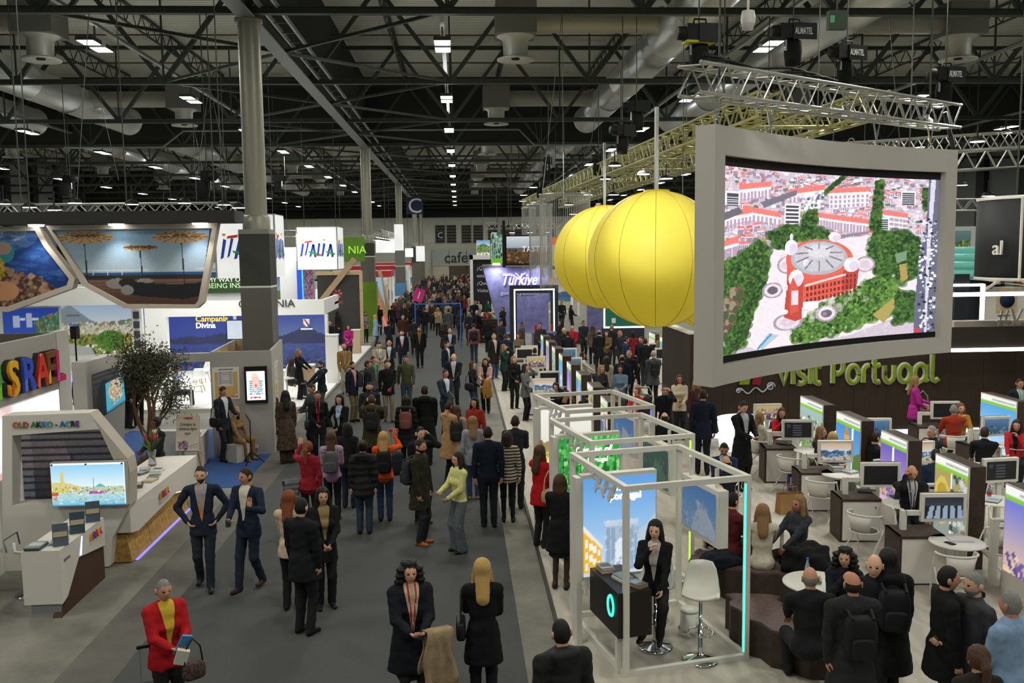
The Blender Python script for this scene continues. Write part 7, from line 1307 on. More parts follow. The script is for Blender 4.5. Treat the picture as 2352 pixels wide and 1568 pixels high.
def body(fem=0, al='d', ar='d', w=0, hem=.8, bot='t', sit=0, lean=0, yaw=0, nod=0, style='sh', beard=0, fat=1, lvl=0, hood=0, shw=1.0):
    key = (fem, al, ar, w, hem, bot, sit, lean, yaw, nod, style, beard, fat, lvl, hood, shw)
    if key in BODY: return BODY[key]
    pz = (sit+.10) if sit else .93; dz = pz-.93; M = Matrix.Translation((0, 0, pz)) @ Matrix.Rotation(lean, 4, 'X') @ Matrix.Translation((0, 0, -pz))
    T = lambda x, y, z: tuple(M @ Vector((x, y, z+dz)))
    sw = (.165 if fem else .19)*fat**.5; pr = []
    A = lambda a, b, r0, r1, reg, sc=(1, 1, 1), cut=None: pr.append((a, b, r0, r1, sc, reg, cut))
    f = fat*(1.06 if hem < .7 else 1)
    A(T(0, .0, 1.18), T(0, -.0, 1.36), .142*f, .150*f, 1, (1.05, .74, 1)); A(T(0, 0, .98), T(0, 0, 1.2), .132*f*(.93 if fem else 1), .14*f*(.94 if fem else 1), 1, (1, .8, 1))
    A(T(-sw*.62, .012, 1.415), T(sw*.62, .012, 1.415), .075*f, .075*f, 1); A(T(0, .02, 1.42), T(0, .022, 1.49), .085, .064, 1)
    if fem: A(T(-.07, -.085, 1.25), T(.07, -.085, 1.25), .062, .062, 1)
    A((0, .01, pz-.02), T(0, 0, 1.0), .145*f*(1.05 if fem else 1), .135*f, 2 if hem > .9 else 1, (1.05, .8, 1))
    if hood: A(T(-.07, .09, 1.46), T(.07, .09, 1.46), .075, .075, 1)
    if not sit and hem < .88: A((0, .012, .97), (0, .015, hem-.02), .15*f, (.172 if hem > .7 else .185+.12*(.7-hem))*f, 1, (1.08, .86, 1), hem)
    if sit and hem < .88: A((0, .01, pz), (0, .03, pz-.03), .155*f, .15*f, 1, (1.1, .9, .8))
    feet = []
    for sx in (-1, 1):
        hip = Vector((sx*.09, .0, pz-.04)); st_ = w*sx
        if sit: ank = Vector((sx*.11, -.46 if sit < .6 else -.30, .09 if sit < .6 else sit-.46)); pole = (sx*.15, -.3, 1)
        else: ank = Vector((sx*.085, -.26*st_, .085+.05*max(0, -st_))); pole = (0, -1, .05)
        kn, an = ik(hip, ank, *((.43, .42) if sit else (.415, .405)), pole); lr = 4 if bot == 's' else 2
        if bot == 's': A(hip, kn, .078, .052, 2 if sit else 8); A(kn, an, .052, .038, 8)
        elif bot == 'w': A(hip, kn, .092*f, .085, 2); A(kn, an, .085, .098, 2)
        elif bot == 'n': A(hip, kn, .084*f, .056, 2); A(kn, an, .056, .042, 2)
        else: A(hip, kn, .09*f, .067, 2); A(kn, an, .067, .056, 2)
        if bot == 'k': A(kn+(an-kn)*.1, an, .058, .05, 3)
        if bot == 's' and sit: A(hip, hip+(kn-hip)*.8, .1, .09, 2)
        A((an.x, an.y+.035, an.z-.045), (an.x+sx*.02, an.y-.135, an.z-.052), .04*shw, .034*shw, 3); feet.append(an)
    if bot == 's' and not sit: A((0, .01, .9), (0, .01, min(hem, .62)-.1), .14, .175, 2, (1, .85, 1), min(hem, .62)-.08)
    hands = []
    for sx, code in ((-1, al), (1, ar)):
        sh = T(sx*sw, .012, 1.42); tx = ARM[code]; tgt = T(sx*tx[0]*(1.0+.1*(fat-1)), tx[1], tx[2]); pole = (sx*.7, .5, -.5) if code not in ('h', 'e', 'm', 'w', 'u', 'f', 'o') else {'h': (sx*1, .45, -.1), 'e': (sx*.5, -.35, -1), 'm': (sx*.4, -.5, -1), 'f': (sx*.5, .25, -1)}.get(code, (sx*.6, .1, -1))
        el, wr = ik(sh, tgt, .29, .25, pole); A(sh, el, .062*f, .05*f, 1); A(el, wr, .051*f, .037*f, 1); hands.append((sx, code, el, wr))
    h = (.0205, .032, .046)[lvl]; k = .024; R0 = [max(abs(c[i]) for q in pr for c in q[:2]) for i in range(2)]
    lo = (-R0[0]-.26, min(min(q[0][1], q[1][1]) for q in pr)-.26, -.03); hi = (R0[0]+.26, max(max(q[0][1], q[1][1]) for q in pr)+.26, max(max(q[0][2], q[1][2]) for q in pr)+.2)
    V, Q = nets(pr, lo, hi, h, k, lambda P, d: np.maximum(d+(.0045*np.sin(P[:, 2]*38+P[:, 0]*17)*np.sin(P[:, 1]*31+P[:, 2]*13)+.0012*np.sin(P[:, 2]*70+P[:, 1]*40))*(1 if lvl < 2 else 0), -P[:, 2]+.002))
    C = V[Q].mean(1); ds = np.stack([cone_d(C, *q[:5]) if q[6] is None else np.maximum(cone_d(C, *q[:5]), q[6]-C[:, 2]-.01) for q in pr]); reg = np.array([q[5] for q in pr])[ds.argmin(0)]
    if not sit:                                                   # the hem of the coat or skirt
        leg = (reg == 2) & (C[:, 2] > hem) & (np.hypot(C[:, 0], C[:, 1]) < .27); reg[leg] = 1
        if bot == 's': reg[(reg == 1) & (C[:, 2] < hem) & (np.abs(C[:, 0]) < .26)] = 2
    # open front of the jacket
    Mi = M.inverted(); Lc = V @ np.array(Mi.to_3x3()).T+np.array(Mi.translation)-np.array((0, 0, dz)); wv = .006+.075*np.clip((Lc[:, 2]-1.0)/.46, 0, 1)
    dv_ = np.stack([cone_d(V, *q[:5]) for q in pr]); arm_ = dv_.argmin(0) >= len(pr)-4
    vf = np.minimum(np.minimum(wv-np.abs(Lc[:, 0]), (Lc[:, 2]-1.0)*.3), -.02-Lc[:, 1]); vf[arm_] = np.minimum(vf[arm_], -.03); lf = .010-np.abs(np.abs(Lc[:, 0])-.5*wv)
    vs, fs, ms, sm = [V], [Q], [reg], None; nv = len(V); faces = [tuple(q) for q in Q]; mats = list(reg)
    verts = V.tolist()
    hc = Vector(T(0, -.012, 1.625)); HR = Matrix.Translation(hc) @ Matrix.Rotation(yaw, 4, 'Z') @ Matrix.Rotation(lean*.3+nod, 4, 'X')
    hv, hf, hm = head_mesh(style, beard, min(lvl, 1)); o = len(verts); verts += [tuple(HR @ Vector(v)) for v in hv]; faces += [tuple(i+o for i in q) for q in hf]; mats += hm
    for sx, code, el, wr in hands:
        d = (wr-el).normalized(); z = -d; palm = Vector((-sx, 0, 0)) if abs(d.x) < .8 else Vector((0, -1, 0))
        if code in ('f', 't', 'k'): palm = Vector((-sx*.4, 0, -1)) if code == 't' else Vector((-sx*.5, .3, 1))
        if code in ('w', 'u', 'o'): palm = Vector((0, -1, .2)); z = Vector((-sx*.1, -.2, -1)).normalized()*1
        y = -(palm-z*palm.dot(z)).normalized(); x = y.cross(z); Rm_ = Matrix(((x.x, y.x, z.x), (x.y, y.y, z.y), (x.z, y.z, z.z)))
        hv, hf = hand_mesh({'d': .45, 'f': .9, 'e': .9, 'w': .15, 'u': .3, 'o': .3}.get(code, .6), sx); o = len(verts); p0 = wr-d*.012
        verts += [tuple(p0+Rm_ @ Vector(v)) for v in hv]; faces += [tuple(i+o for i in q) for q in hf]; mats += [0]*len(hf)
    me = bpy.data.meshes.new('person'); me.from_pydata(verts, [], faces); me.polygons.foreach_set('material_index', np.array(mats, dtype=np.int32)); me.polygons.foreach_set('use_smooth', [True]*len(faces)); me.update()
    for nm, ar_ in (('vee', vf), ('lan', lf)): at = me.attributes.new(nm, 'FLOAT', 'POINT'); full = np.full(len(verts), -.1, np.float32); full[:nv] = ar_; at.data.foreach_set('value', full)
    for _ in range(9): me.materials.append(None)
    BODY[key] = (me, HR, hands, M, dz); return BODY[key]
HAIR = {}
def hair_mesh(kind):
    if kind in HAIR: return HAIR[kind]
    pr = [((0, .012, .015), (0, .018, .03), .100, .104, (.93, 1.0, 1.08))]
    A = lambda a, b, r0, r1, s=(1, 1, 1): pr.append((a, b, r0, r1, s)); nz = .004
    if kind == 'lo': A((0, .06, 0), (0, .15, -.27), .088, .075, (1, .5, 1)); [A((sx*.075, .01, .0), (sx*.095, .0, -.17), .033, .036) for sx in (-1, 1)]
    if kind == 'bo': A((0, .05, 0), (0, .06, -.11), .088, .08, (1, .75, 1)); [A((sx*.072, .0, .02), (sx*.08, .01, -.1), .034, .036) for sx in (-1, 1)]
    if kind == 'po': A((0, .11, .04), (0, .15, -.02), .035, .04); A((0, .15, -.02), (0, .17, -.26), .04, .025)
    if kind == 'bu': A((0, .11, .07), (0, .12, .08), .05, .05)
    if kind == 'cu': nz = .010; A((0, .05, .02), (0, .1, -.2), .11, .11, (1, .7, 1)); [A((sx*.09, -.005, .03), (sx*.12, .02, -.17), .05, .055) for sx in (-1, 1)]
    def post(P, d):
        d = d+nz*np.sin(P[:, 0]*115+2*np.sin(P[:, 2]*30))*np.cos(P[:, 1]*90)+(nz*np.sin(P[:, 2]*95) if kind == 'cu' else 0)
        face = np.maximum(np.maximum(P[:, 1]+.035, P[:, 2]-.07-.5*np.maximum(0, -.06-P[:, 1])), np.abs(P[:, 0])-.066); return np.maximum(d, -face)
    V, Q = nets([(*q, 0, None) for q in pr], (-.22, -.15, -.45), (.22, .3, .22), .0125, .02, post); me = bpy.data.meshes.new('hair'); me.from_pydata(V.tolist(), [], Q.tolist()); me.polygons.foreach_set('use_smooth', [True]*len(Q)); me.update(); me.materials.append(None); HAIR[kind] = me; return me
def rounded(name, d, e=.3, n=(16, 10)):
    b = MB(); vs = []; fs = []; sg = lambda x, p: math.copysign(abs(x)**p, x)
    for j in range(n[1]+1):
        th = -math.pi/2+math.pi*j/n[1]
        for i in range(n[0]): ph = 2*math.pi*i/n[0]; vs.append((d[0]/2*sg(math.cos(th), e)*sg(math.cos(ph), e), d[1]/2*sg(math.cos(th), e)*sg(math.sin(ph), e), d[2]/2*sg(math.sin(th), e)))
    for j in range(n[1]):
        for i in range(n[0]): fs.append((j*n[0]+i, j*n[0]+(i+1) % n[0], (j+1)*n[0]+(i+1) % n[0], (j+1)*n[0]+i))
    b.add(vs, fs, 0, True); me = b.me(name); me.materials.append(None); return me
PACK, POCK, BAGM = rounded('pack', (.30, .15, .42), .45), rounded('pocket', (.22, .06, .2), .45), rounded('bag', (.32, .11, .23), .5)
STRAP = MB().tube([(-.10, .09, .16), (-.11, -.02, .21), (-.11, -.13, .16), (-.11, -.155, .0), (-.12, -.08, -.17), (-.12, .08, -.2)], .016, 5).tube([(.10, .09, .16), (.11, -.02, .21), (.11, -.13, .16), (.11, -.155, .0), (.12, -.08, -.17), (.12, .08, -.2)], .016, 5).me('strap'); STRAP.materials.append(None)
BSTR = MB().tube([(-.13, 0, .08), (-.1, 0, .3), (0, 0, .42), (.1, 0, .3), (.13, 0, .08)], .012, 5).me('strap'); BSTR.materials.append(None)
SKINS = ('#c9967a', '#d8aa8e', '#c08c70', '#d0a085', '#b98268')
HC = {'k': '#14110f', 'd': '#2a1d16', 'b': '#4a3222', 'g': '#7d7b78', 'y': '#b8945a', 'r': '#7a4020', 'w': '#a9a49c', 'l': '#8a6a44'}
CLOTH = {}
def cloth(t, s, acc):                        # jacket with its open front: shirt and lanyard or tie
    if (t, s, acc) in CLOTH: return CLOTH[t, s, acc]
    m = bpy.data.materials.new('m_cloth'); m.use_nodes = True; nt = m.node_tree; b = nt.nodes['Principled BSDF']; b.inputs['Roughness'].default_value = .88; b.inputs['Specular IOR Level'].default_value = .2
    N, Lk = nt.nodes.new, nt.links.new; tc = N('ShaderNodeTexCoord'); nz = N('ShaderNodeTexNoise'); nz.inputs['Scale'].default_value = 14; nz.inputs['Detail'].default_value = 5; Lk(tc.outputs['Object'], nz.inputs['Vector'])
    def col(c): return (*s2l(hexc(c)), 1)
    def mix(f, a, c):
        x = N('ShaderNodeMix'); x.data_type = 'RGBA'; Lk(f, x.inputs['Factor'])
        for i, v in ((6, a), (7, c)):
            if isinstance(v, tuple): x.inputs[i].default_value = v
            else: Lk(v, x.inputs[i])
        return x.outputs[2]
    def step(at, lim): a = N('ShaderNodeAttribute'); a.attribute_name = at; g = N('ShaderNodeMath'); g.operation = 'GREATER_THAN'; Lk(a.outputs['Fac'], g.inputs[0]); g.inputs[1].default_value = lim; return g.outputs[0]
    c = col(t); base = mix(nz.outputs['Fac'], tuple(v*.72 for v in c[:3])+(1,), tuple(min(1, v*1.35) for v in c[:3])+(1,)); out = base
    if s:
        inner = col(s) if not acc else mix(step('lan', 0), col(s), col(acc)); lap = mix(step('vee', -.016), base, tuple(v*.45 for v in c[:3])+(1,)); lap = mix(step('vee', -.012), lap, base); out = mix(step('vee', 0), lap, inner)
    Lk(out, b.inputs['Base Color']); bp = N('ShaderNodeBump'); bp.inputs['Strength'].default_value = .35; bp.inputs['Distance'].default_value = .03; Lk(nz.outputs['Fac'], bp.inputs['Height']); Lk(bp.outputs['Normal'], b.inputs['Normal'])
    CLOTH[t, s, acc] = m; return m
def omat(o, i, m):
    o.material_slots[i].link = 'OBJECT'; o.material_slots[i].material = m
NP = [0]
def person(pos, rz, lab, t='#1c1d22', b='#1b1c20', s=None, sh='#141312', hr='sh', hc='d', hem=.8, al='d', ar='d', w=0, h=1.8, sit=0, fem=None, bot='t', lean=0, yaw=0, nod=0, beard=0, fat=1.0, lvl=0, hood=0, skin=None, acc=None, leg='#2a2020', bp=None, bag=None, grp=None, bl=None, z=0, xs=1.0, pat=None):
    fem = (hr in ('lo', 'bo', 'po', 'bu', 'cu')) if fem is None else fem; NP[0] += 1
    st_ = hr if hr in ('sh', 'ba', 'gr') else 'lo'
    me, HR, hands, M, dz = body(int(fem), al, ar, w, hem, bot, sit, lean, R(yaw), nod, st_, beard, fat, lvl, hood)
    k = h/1.76 if not sit else h/1.76
    o = put('person', me, None, None, (pos[0], pos[1], z), (0, 0, R(rz))); o.scale = (k*xs, k*xs, k); tag(o, lab, 'person', grp)
    sk = mat(skin or SKINS[NP[0] % 5], .55, spec=.25); hm = mat(HC[hc], .6, noise=.25, nscale=70, bump=.2); hl = mat(HC[hc], .55, noise=.28, wave=('X', 34, 7.0), bump=.3); top = cloth(t, s or (t if acc else None), acc); bm = mat(b, .85, noise=.1, nscale=25)
    for i, m in enumerate((sk, top, bm, mat(sh, .5), top, hm, mat('#1a1412', .3), mat('#a3584a', .5), mat(leg, .7))): omat(o, i, m)
    if pat: omat(o, 1, pat); omat(o, 4, pat)
    if hr in ('lo', 'bo', 'po', 'bu', 'cu'):
        ho = put('hair', hair_mesh(hr), hl, o); ho.matrix_local = HR; omat(ho, 0, hl)
    W_ = Matrix.Translation((pos[0], pos[1], z)) @ Matrix.Rotation(R(rz), 4, 'Z') @ Matrix.Diagonal((k*xs, k*xs, k, 1))
    if bp:
        c, bl_ = bp; q = empty('backpack', (0, 0, 0), 0, bl_, 'backpack'); q.matrix_world = W_ @ M @ Matrix.Translation((0, .205*fat, 1.2+dz)); bm_ = mat(c, .75, noise=.2, nscale=20)
        for nm, me_, l in (('main_pouch', PACK, (0, 0, 0)), ('front_pocket', POCK, (0, .09, -.08)), ('straps', STRAP, (0, -.03, .04))): x = put(nm, me_, None, q, l); omat(x, 0, bm_)
        x.name = nm
    if bag:
        c, bl_, off = bag; q = empty('handbag', (0, 0, 0), 0, bl_, 'bag'); q.matrix_world = W_ @ Matrix.Translation(off) @ Matrix.Rotation(math.pi/2, 4, 'Z'); bm_ = mat(c, .5, noise=.15, nscale=20)
        for nm, me_ in (('pouch', BAGM), ('strap', BSTR)): x = put(nm, me_, None, q); omat(x, 0, bm_)
    return o, W_, hands
def hand_at(res, side):                                          # where a hand holds something
    o, W_, hands = res
    for sx, code, el, wr in hands:
        if sx == side: d = (wr-el).normalized(); return W_ @ (wr+d*.09)
def held(name, res, side, lab, cat, m, dims, off=(0, 0, 0), rot=(0, 0, 0)):
    p = hand_at(res, side); return tag(part(name, m, None, lambda b: b.box((0, 0, 0), dims), p+Vector(off), rot), lab, cat)
def Pp(px, py, rz, lab, z=0.0, **k):
    h = k.get('h', 1.8 if not (k.get('hr', 'sh') in ('lo', 'bo', 'po', 'bu', 'cu')) else 1.7); k['h'] = h
    top = h if not k.get('sit') else (k['sit']+.10+.83)*h/1.76
    g = G(px, py, top+z)
    if k.get('sit') == .46 and z == Z0 and not any(w_ in lab for w_ in ('bench', 'dotted blouse', 'cream blouse', 'maroon', 'wavy-haired')):
        arm_chair((g.x, g.y, z), R(rz), 'white tubular armchair under the '+' '.join(lab.split()[:11]).rstrip(','))
    return person((g.x, g.y), rz, lab, z=z, **k)

def drape(lab, m, p, rz, L=.55, w=.24):      # a coat folded over an arm
    vs = []; nu, nv = 15, 21
    for j in range(nv):
        t = -1+2*j/(nv-1); a = abs(t)
        for i in range(nu):
            u = -1+2*i/(nu-1); d = max(0, a-.15)/.85; vs.append((u*w/2*(1+.35*d)+.02*math.sin(9*t+3*u), math.copysign(min(a, .15)/.15*.055+.02*d, t)+.022*d*math.sin(u*8+2*t), -d*L*(1 if t < 0 else .75)-.03*d*math.sin(u*5)))
    b = MB(); b.add(vs, [(j*nu+i, j*nu+i+1, (j+1)*nu+i+1, (j+1)*nu+i) for j in range(nv-1) for i in range(nu-1)], 0, True); o = b.build('draped_coat', m, None, p, (0, 0, rz)); o.modifiers.new('s', 'SOLIDIFY').thickness = .018; return tag(o, lab, 'coat')
def heap(lab, m, p, dm, rz, seed=0):
    me = rounded('heap', dm, .8, (40, 24)); co = np.array([v.co for v in me.vertices]); r = 1+.13*np.sin(co[:, 0]*17+seed)*np.sin(co[:, 1]*15+2*seed)+.09*np.sin(co[:, 2]*24+co[:, 0]*13)+.05*np.sin(co[:, 1]*41+co[:, 2]*30)
    me.vertices.foreach_set('co', (co*r[:, None]).ravel()); me.update(); o = put('coat_heap', me, None, None, p, (0, 0, rz)); omat(o, 0, m); return tag(o, lab, 'coats')
NV, BK, CH_, GY = '#1e2430', '#17181a', '#2c2d30', '#55575a'
PH = BLACK
# ---- foreground and near aisle
p = Pp(460, 1068, 8, 'bearded man in navy suit with orange lanyard, hands on hips', t='#222a38', b='#242a34', s='#8f9bab', acc='#e07a2a', beard=1, hem=.78, al='h', ar='h', w=.55, h=1.88, sh='#1a1512')
p = Pp(565, 1072, -22, 'man in navy suit and cream shirt raising one hand as he walks', t='#20293a', b='#202836', s='#cfc8b8', hem=.78, al='f', ar='w', w=-.6, h=1.86, sh='#3a2418', yaw=-25); held('drink_can', p, -1, 'small dark drinks can held by the man in cream shirt', 'can', mat('#3a5a4a', .3, .6), (.06, .06, .11))
Pp(690, 1142, 152, 'man in black suit seen from behind in the middle of the aisle', t='#191a1e', b='#1b1c20', hem=.72, h=1.84, lvl=0, hr='sh', hc='k', fat=1.06, al='p', ar='p')
Pp(663, 1125, 175, 'ginger-haired woman half hidden behind the man in black', t='#c9b096', b=BK, hr='lo', hc='r', h=1.72, al='k', ar='k')
p = Pp(740, 1118, 18, 'long-haired woman in black with leopard blouse, hands clasped', t='#1a1a1c', b='#19191b', s='#8a744e', hr='lo', hc='k', hem=.7, al='c', ar='c', bot='k', sh='#141214', h=1.74)
Pp(706, 1012, 172, 'red-jacketed woman with reddish ponytail seen from behind', t='#8a1f2a', b='#1a1b1f', hr='po', hc='r', ar='u', al='d', hem=.86, bot='n')
g = G(668, 1110, .95); drape('grey puffer jacket hanging from the arm of the red-jacketed woman', mat('#6a6c70', .8, noise=.2, wave=('Z', 3.5, .5), bump=.6), (g.x, g.y, 1.02), .4, .62, .26)
Pp(760, 990, 182, 'woman in mauve jumper seen from behind with long brown hair', t='#a98aa8', b='#1c1b1e', hr='lo', hc='b', hem=.88, bp=('#5a5c60', 'grey backpack on the woman in mauve'), al='c', ar='c')
Pp(832, 1010, 180, 'woman in hooded black puffer jacket and jeans, dark bun', pat=mat('#17181a', .7, noise=.10, wave=('Z', 2.6, .8), bump=.5), t='#151617', b='#2c3a4c', hr='bu', hc='d', hem=.74, bot='k', hood=1, fat=1.15, sh='#1a1614')
Pp(880, 990, 184, 'long blonde woman in bright orange jacket photographing', t='#d8581e', b='#26364e', hr='lo', hc='y', hem=.86, al='u', ar='f', bp=('#191a1c', 'black backpack on the blonde woman in orange'))
Pp(797, 970, 175, 'dark-haired woman in black leather jacket behind the mauve jumper', t='#1c1d1f', b='#1d2733', hr='bo', hc='k', hem=.84, bag=('#8a3a34', 'patterned small bag of the woman in leather jacket', (.2, -.05, .95)))
p = Pp(965, 978, 30, 'dark-haired man in black coat talking on a phone', t='#16171a', b='#17181a', s='#2a3340', ar='e', al='p', hem=.55, sh='#7a4420', hc='k', h=1.82)
Pp(963, 1007, 68, 'bearded man in long olive coat facing right with tan shoes', t='#2c2a1e', b='#26272a', hem=.62, sh='#a8642c', beard=1, al='p', ar='p', h=1.84, bp=('#2f3338', 'large grey backpack on the man in olive coat'))
Pp(1052, 1037, -58, 'woman in pale yellow jumper and wide grey trousers', t='#d2cf86', b='#5c6168', hr='lo', hc='d', hem=.93, bot='w', al='f', ar='c', h=1.7)
Pp(1120, 978, 180, 'man in plain navy jumper seen from behind', t='#151c2a', b='#171b24', hem=.9, h=1.86, fat=1.06, hc='k')
Pp(1165, 990, 176, 'dark-haired woman in cream and black striped jumper from behind', pat=mat('#8d8573', .9, noise=.88, wave=('Z', 5.2, 0.0)), t='#c9bfa6', b='#17181a', hr='bo', hc='d', hem=.8, bag=('#1b1b1d', 'black crossbody bag of the woman in stripes', (.22, .05, .9)), bot='n')
Pp(1183, 953, 170, 'man in charcoal suit from behind holding up a blue phone', t='#25292e', b='#1c1e22', hem=.74, al='f', h=1.84)
Pp(1085, 955, 184, 'fair-haired woman in lilac-grey blazer from behind', t='#8e909c', b='#2e425e', hr='lo', hc='l', hem=.75, al='c', sh='#a87a4a', bag=('#17181b', 'black shoulder bag beside the lilac blazer', (-.25, .1, 1.0)))
Pp(1047, 930, 182, 'brown-haired woman in beige coat with small backpack', t='#a2957e', b='#1a1a1c', hr='lo', hc='b', hem=.6, bp=('#23241f', 'small dark backpack on the beige coat'), al='c')
Pp(1030, 920, 130, 'man in camel coat looking down', t='#a9855a', b=BK, hem=.55, nod=.3, hc='d', al='c', ar='c')
Pp(1090, 912, -25, 'black-haired woman in rust red jumper facing the camera', t='#9a3324', b=BK, hr='lo', hc='k', hem=.9, al='c')
Pp(853, 905, 180, 'man in olive parka with fur hood holding up his arms', t='#3c3520', b='#1c1d1f', hem=.6, hood=1, fat=1.15, al='m', ar='e', bp=('#1c1d20', 'flat black backpack on the olive parka'), hc='b')
Pp(932, 908, 178, 'woman in black puffer coat from behind pulling a suitcase', pat=mat('#17181a', .7, noise=.10, wave=('Z', 2.6, .8), bump=.5), t='#141416', b=BK, hr='bo', hc='d', hem=.55, hood=1, fat=1.12, bp=('#7a4a44', 'flower-patterned backpack on the black puffer coat'))
g = G(905, 1000, .9); q = empty('trolley_case', (g.x, g.y, 0), .3, 'dark trolley case with bright red handle behind the orange jacket', 'suitcase')
for sx in (-.07, .07): part('handle_bar', ALU, q, lambda b: b.bar((sx, 0, .5), (sx, 0, 1.0), .018))
part('grip', mat('#d02028', .5), q, lambda b: b.bar((-.1, 0, 1.02), (.1, 0, 1.02), .06)); x = put('shell', rounded('case', (.36, .22, .5), .35), None, q, (0, 0, .28)); omat(x, 0, mat('#23262c', .5)); [part('wheel', BLACK, q, lambda b: b.lathe([(.03, -.01), (.03, .01)], (sx, .05, .03), 10, ax='x')) for sx in (-.12, .12)]
Pp(975, 884, 178, 'tall man in long black coat from behind', t='#17181a', b='#17181a', hem=.55, h=1.9, fat=1.12, hood=1, al='p', ar='p')
p = Pp(1022, 847, 38, 'man in blue-grey jumper holding a grey folder', t='#2a3440', b='#1c2026', s='#c9cdd2', hem=.92, al='c', ar='c', hc='d', h=1.82); held('folder', p, 1, 'grey folder held by the man in blue-grey jumper', 'folder', mat('#4a4d4f', .6), (.04, .3, .24), (-.08, -.02, .1), (.5, .2, .6))
Pp(848, 876, 5, 'man with moustache in dark jacket facing the camera', t='#24262a', b=BK, hc='k', beard=1, hem=.8)
p = Pp(890, 826, 12, 'man in black overshirt and khaki trousers with a red cup', t='#17181a', b='#7a6e56', hem=.78, al='d', ar='c', w=.4, h=1.84, sh='#3a2a1e'); held('red_cup', p, 1, 'red cup in the hand of the man in black overshirt', 'cup', mat('#b03030', .5), (.07, .07, .1))
Pp(932, 815, 2, 'man in olive quarter-zip jumper and jeans walking', t='#4c4c34', b='#33414e', hem=.92, al='b', ar='s', w=.3, h=1.84, hc='d')
Pp(808, 829, 58, 'man in navy blazer over a pink shirt, khaki trousers', t='#1c2331', b='#6e624a', s='#c98a90', hem=.78, beard=1)
Pp(843, 827, 95, 'man in dark jacket with grey rucksack by the pink shirt', t='#1e232b', b='#8a8578', hem=.84, bp=('#3c4148', 'grey rucksack on the man beside the pink shirt'))
Pp(856, 817, 60, 'man in grey blazer over a green shirt', t='#4a4b4c', b='#23304a', s='#4f8a60', hem=.75)
Pp(870, 784, 15, 'man in pale beige suit reading his phone', t='#a39a88', b='#a39a88', s='#d8d2c4', hem=.74, al='f', ar='f', nod=.25, acc='#2a2a2e')
Pp(894, 780, -5, 'bald man in dark suit with white lanyard', t='#23262c', b='#23262c', s='#c9cdd4', hr='ba', hc='g', hem=.74, ar='f')
Pp(923, 757, 2, 'man in navy suit and red tie striding forward', t='#161c2b', b='#161c2b', s='#d8d8dc', acc='#a8262e', hem=.76, w=.4, beard=1)
Pp(963, 749, 0, 'broad man in black suit with ochre shirt and tie', t='#141518', b='#16171a', s='#7a5e2a', acc='#8a6a2a', beard=1, hem=.74, w=-.3, fat=1.1, sh='#5a2c18')
Pp(1025, 783, 60, 'man in navy suit in profile facing right', t='#1d2432', b='#1d2432', s='#b8bcc4', hem=.74, hc='d')
Pp(1042, 811, -8, 'bald man in charcoal suit facing the camera', t='#222326', b='#1d1e21', s='#b9bcc2', hr='ba', hc='g', hem=.72, ar='c', fat=1.08)
Pp(1033, 753, 5, 'bald man in dark suit with pale blue shirt farther back', t='#20252d', b='#20252d', s='#a9b8cc', hr='ba', hc='g', hem=.74, ar='f')
Pp(1085, 829, 62, 'woman in black jacket with a large dark shoulder bag', t='#1b1b1d', b='#23304c', hr='bo', hc='b', hem=.84, al='c', bag=('#202124', 'large dark tote of the woman in black jacket', (-.27, -.02, 1.0)))
p = Pp(1115, 822, -12, 'woman in pink top carrying a tan coat on her arm', t='#b58e84', b='#161719', s='#161719', hr='lo', hc='d', hem=.97, al='f', ar='f', bot='k', w=.2); drape('tan coat over the arm of the woman in pink', mat('#9a6e34', .9), hand_at(p, 1)+Vector((.06, .06, .03)), .3)
Pp(1157, 790, 55, 'fair-haired woman in bottle green velvet jacket', t='#1c3a30', b='#161719', hr='lo', hc='l', hem=.78, al='m', ar='e', bot='k')
Pp(1180, 817, 15, 'light brown haired woman in black suit beside the green velvet', t='#1a1b1d', b='#1a1b1d', hr='bo', hc='l', hem=.7, al='c')
Pp(1206, 835, 60, 'woman in grey blazer telephoning beside the chairs', t='#66686a', b='#191a1c', hr='lo', hc='d', hem=.76, ar='e', al='c')
Pp(1134, 765, 35, 'man in dark overcoat and jeans with trolley case', t='#25221f', b='#34475e', s='#b8b4ac', hem=.62, hc='g', al='d')
Pp(1162, 765, 178, 'man in dark blue coat from behind near the aisle edge', t='#1f2836', b='#20242c', hem=.66, hc='b')
Pp(1191, 764, -30, 'woman in taupe coat with thick scarf', t='#6f6252', b='#2a2a2c', hr='bo', hc='b', hem=.6, al='f')
Pp(1088, 741, 182, 'man in checked dusty pink shirt with black backpack', t='#7a4f54', b='#27344a', hem=.84, w=.3, bp=('#17181a', 'black backpack on the dusty pink shirt'))
p = Pp(374, 1328, 38, 'grey-haired woman in red cardigan and yellow scarf with papers', t='#a81a20', b='#1c1a1a', s='#c9a838', hr='gr', hc='g', fem=1, hem=.78, al='f', ar='f', h=1.66, fat=1.12, acc='#c9a838')
held('blue_leaflet', p, 1, 'blue leaflet in the hands of the woman in red cardigan', 'leaflet', mat('#4a90c8', .5), (.1, .02, .26), (0, -.02, .06), (.5, .3, .6)); held('paper_bag', p, -1, 'crumpled white paper in the hands of the woman in red', 'paper', mat('#cfcabc', .8), (.12, .05, .16), (.05, -.04, -.04), (.2, .3, .3))
p0 = hand_at(p, 1); q = empty('handbag', (p0.x+.1, p0.y-.02, .80), .7, 'flowered dark handbag hanging by the red cardigan', 'bag'); x = put('pouch', BAGM, None, q); omat(x, 0, mat('#4a3a34', .8, noise=.9, nscale=30)); x = put('strap', BSTR, None, q); omat(x, 0, BLACK); q.scale = (.75, .75, .8)
g0 = G(335, 1568, .0); q = empty('trolley_case', (G(335, 1490, .95).x, G(335, 1490, .95).y, 0), .4, 'trolley case with black handle beside the red cardigan', 'suitcase')
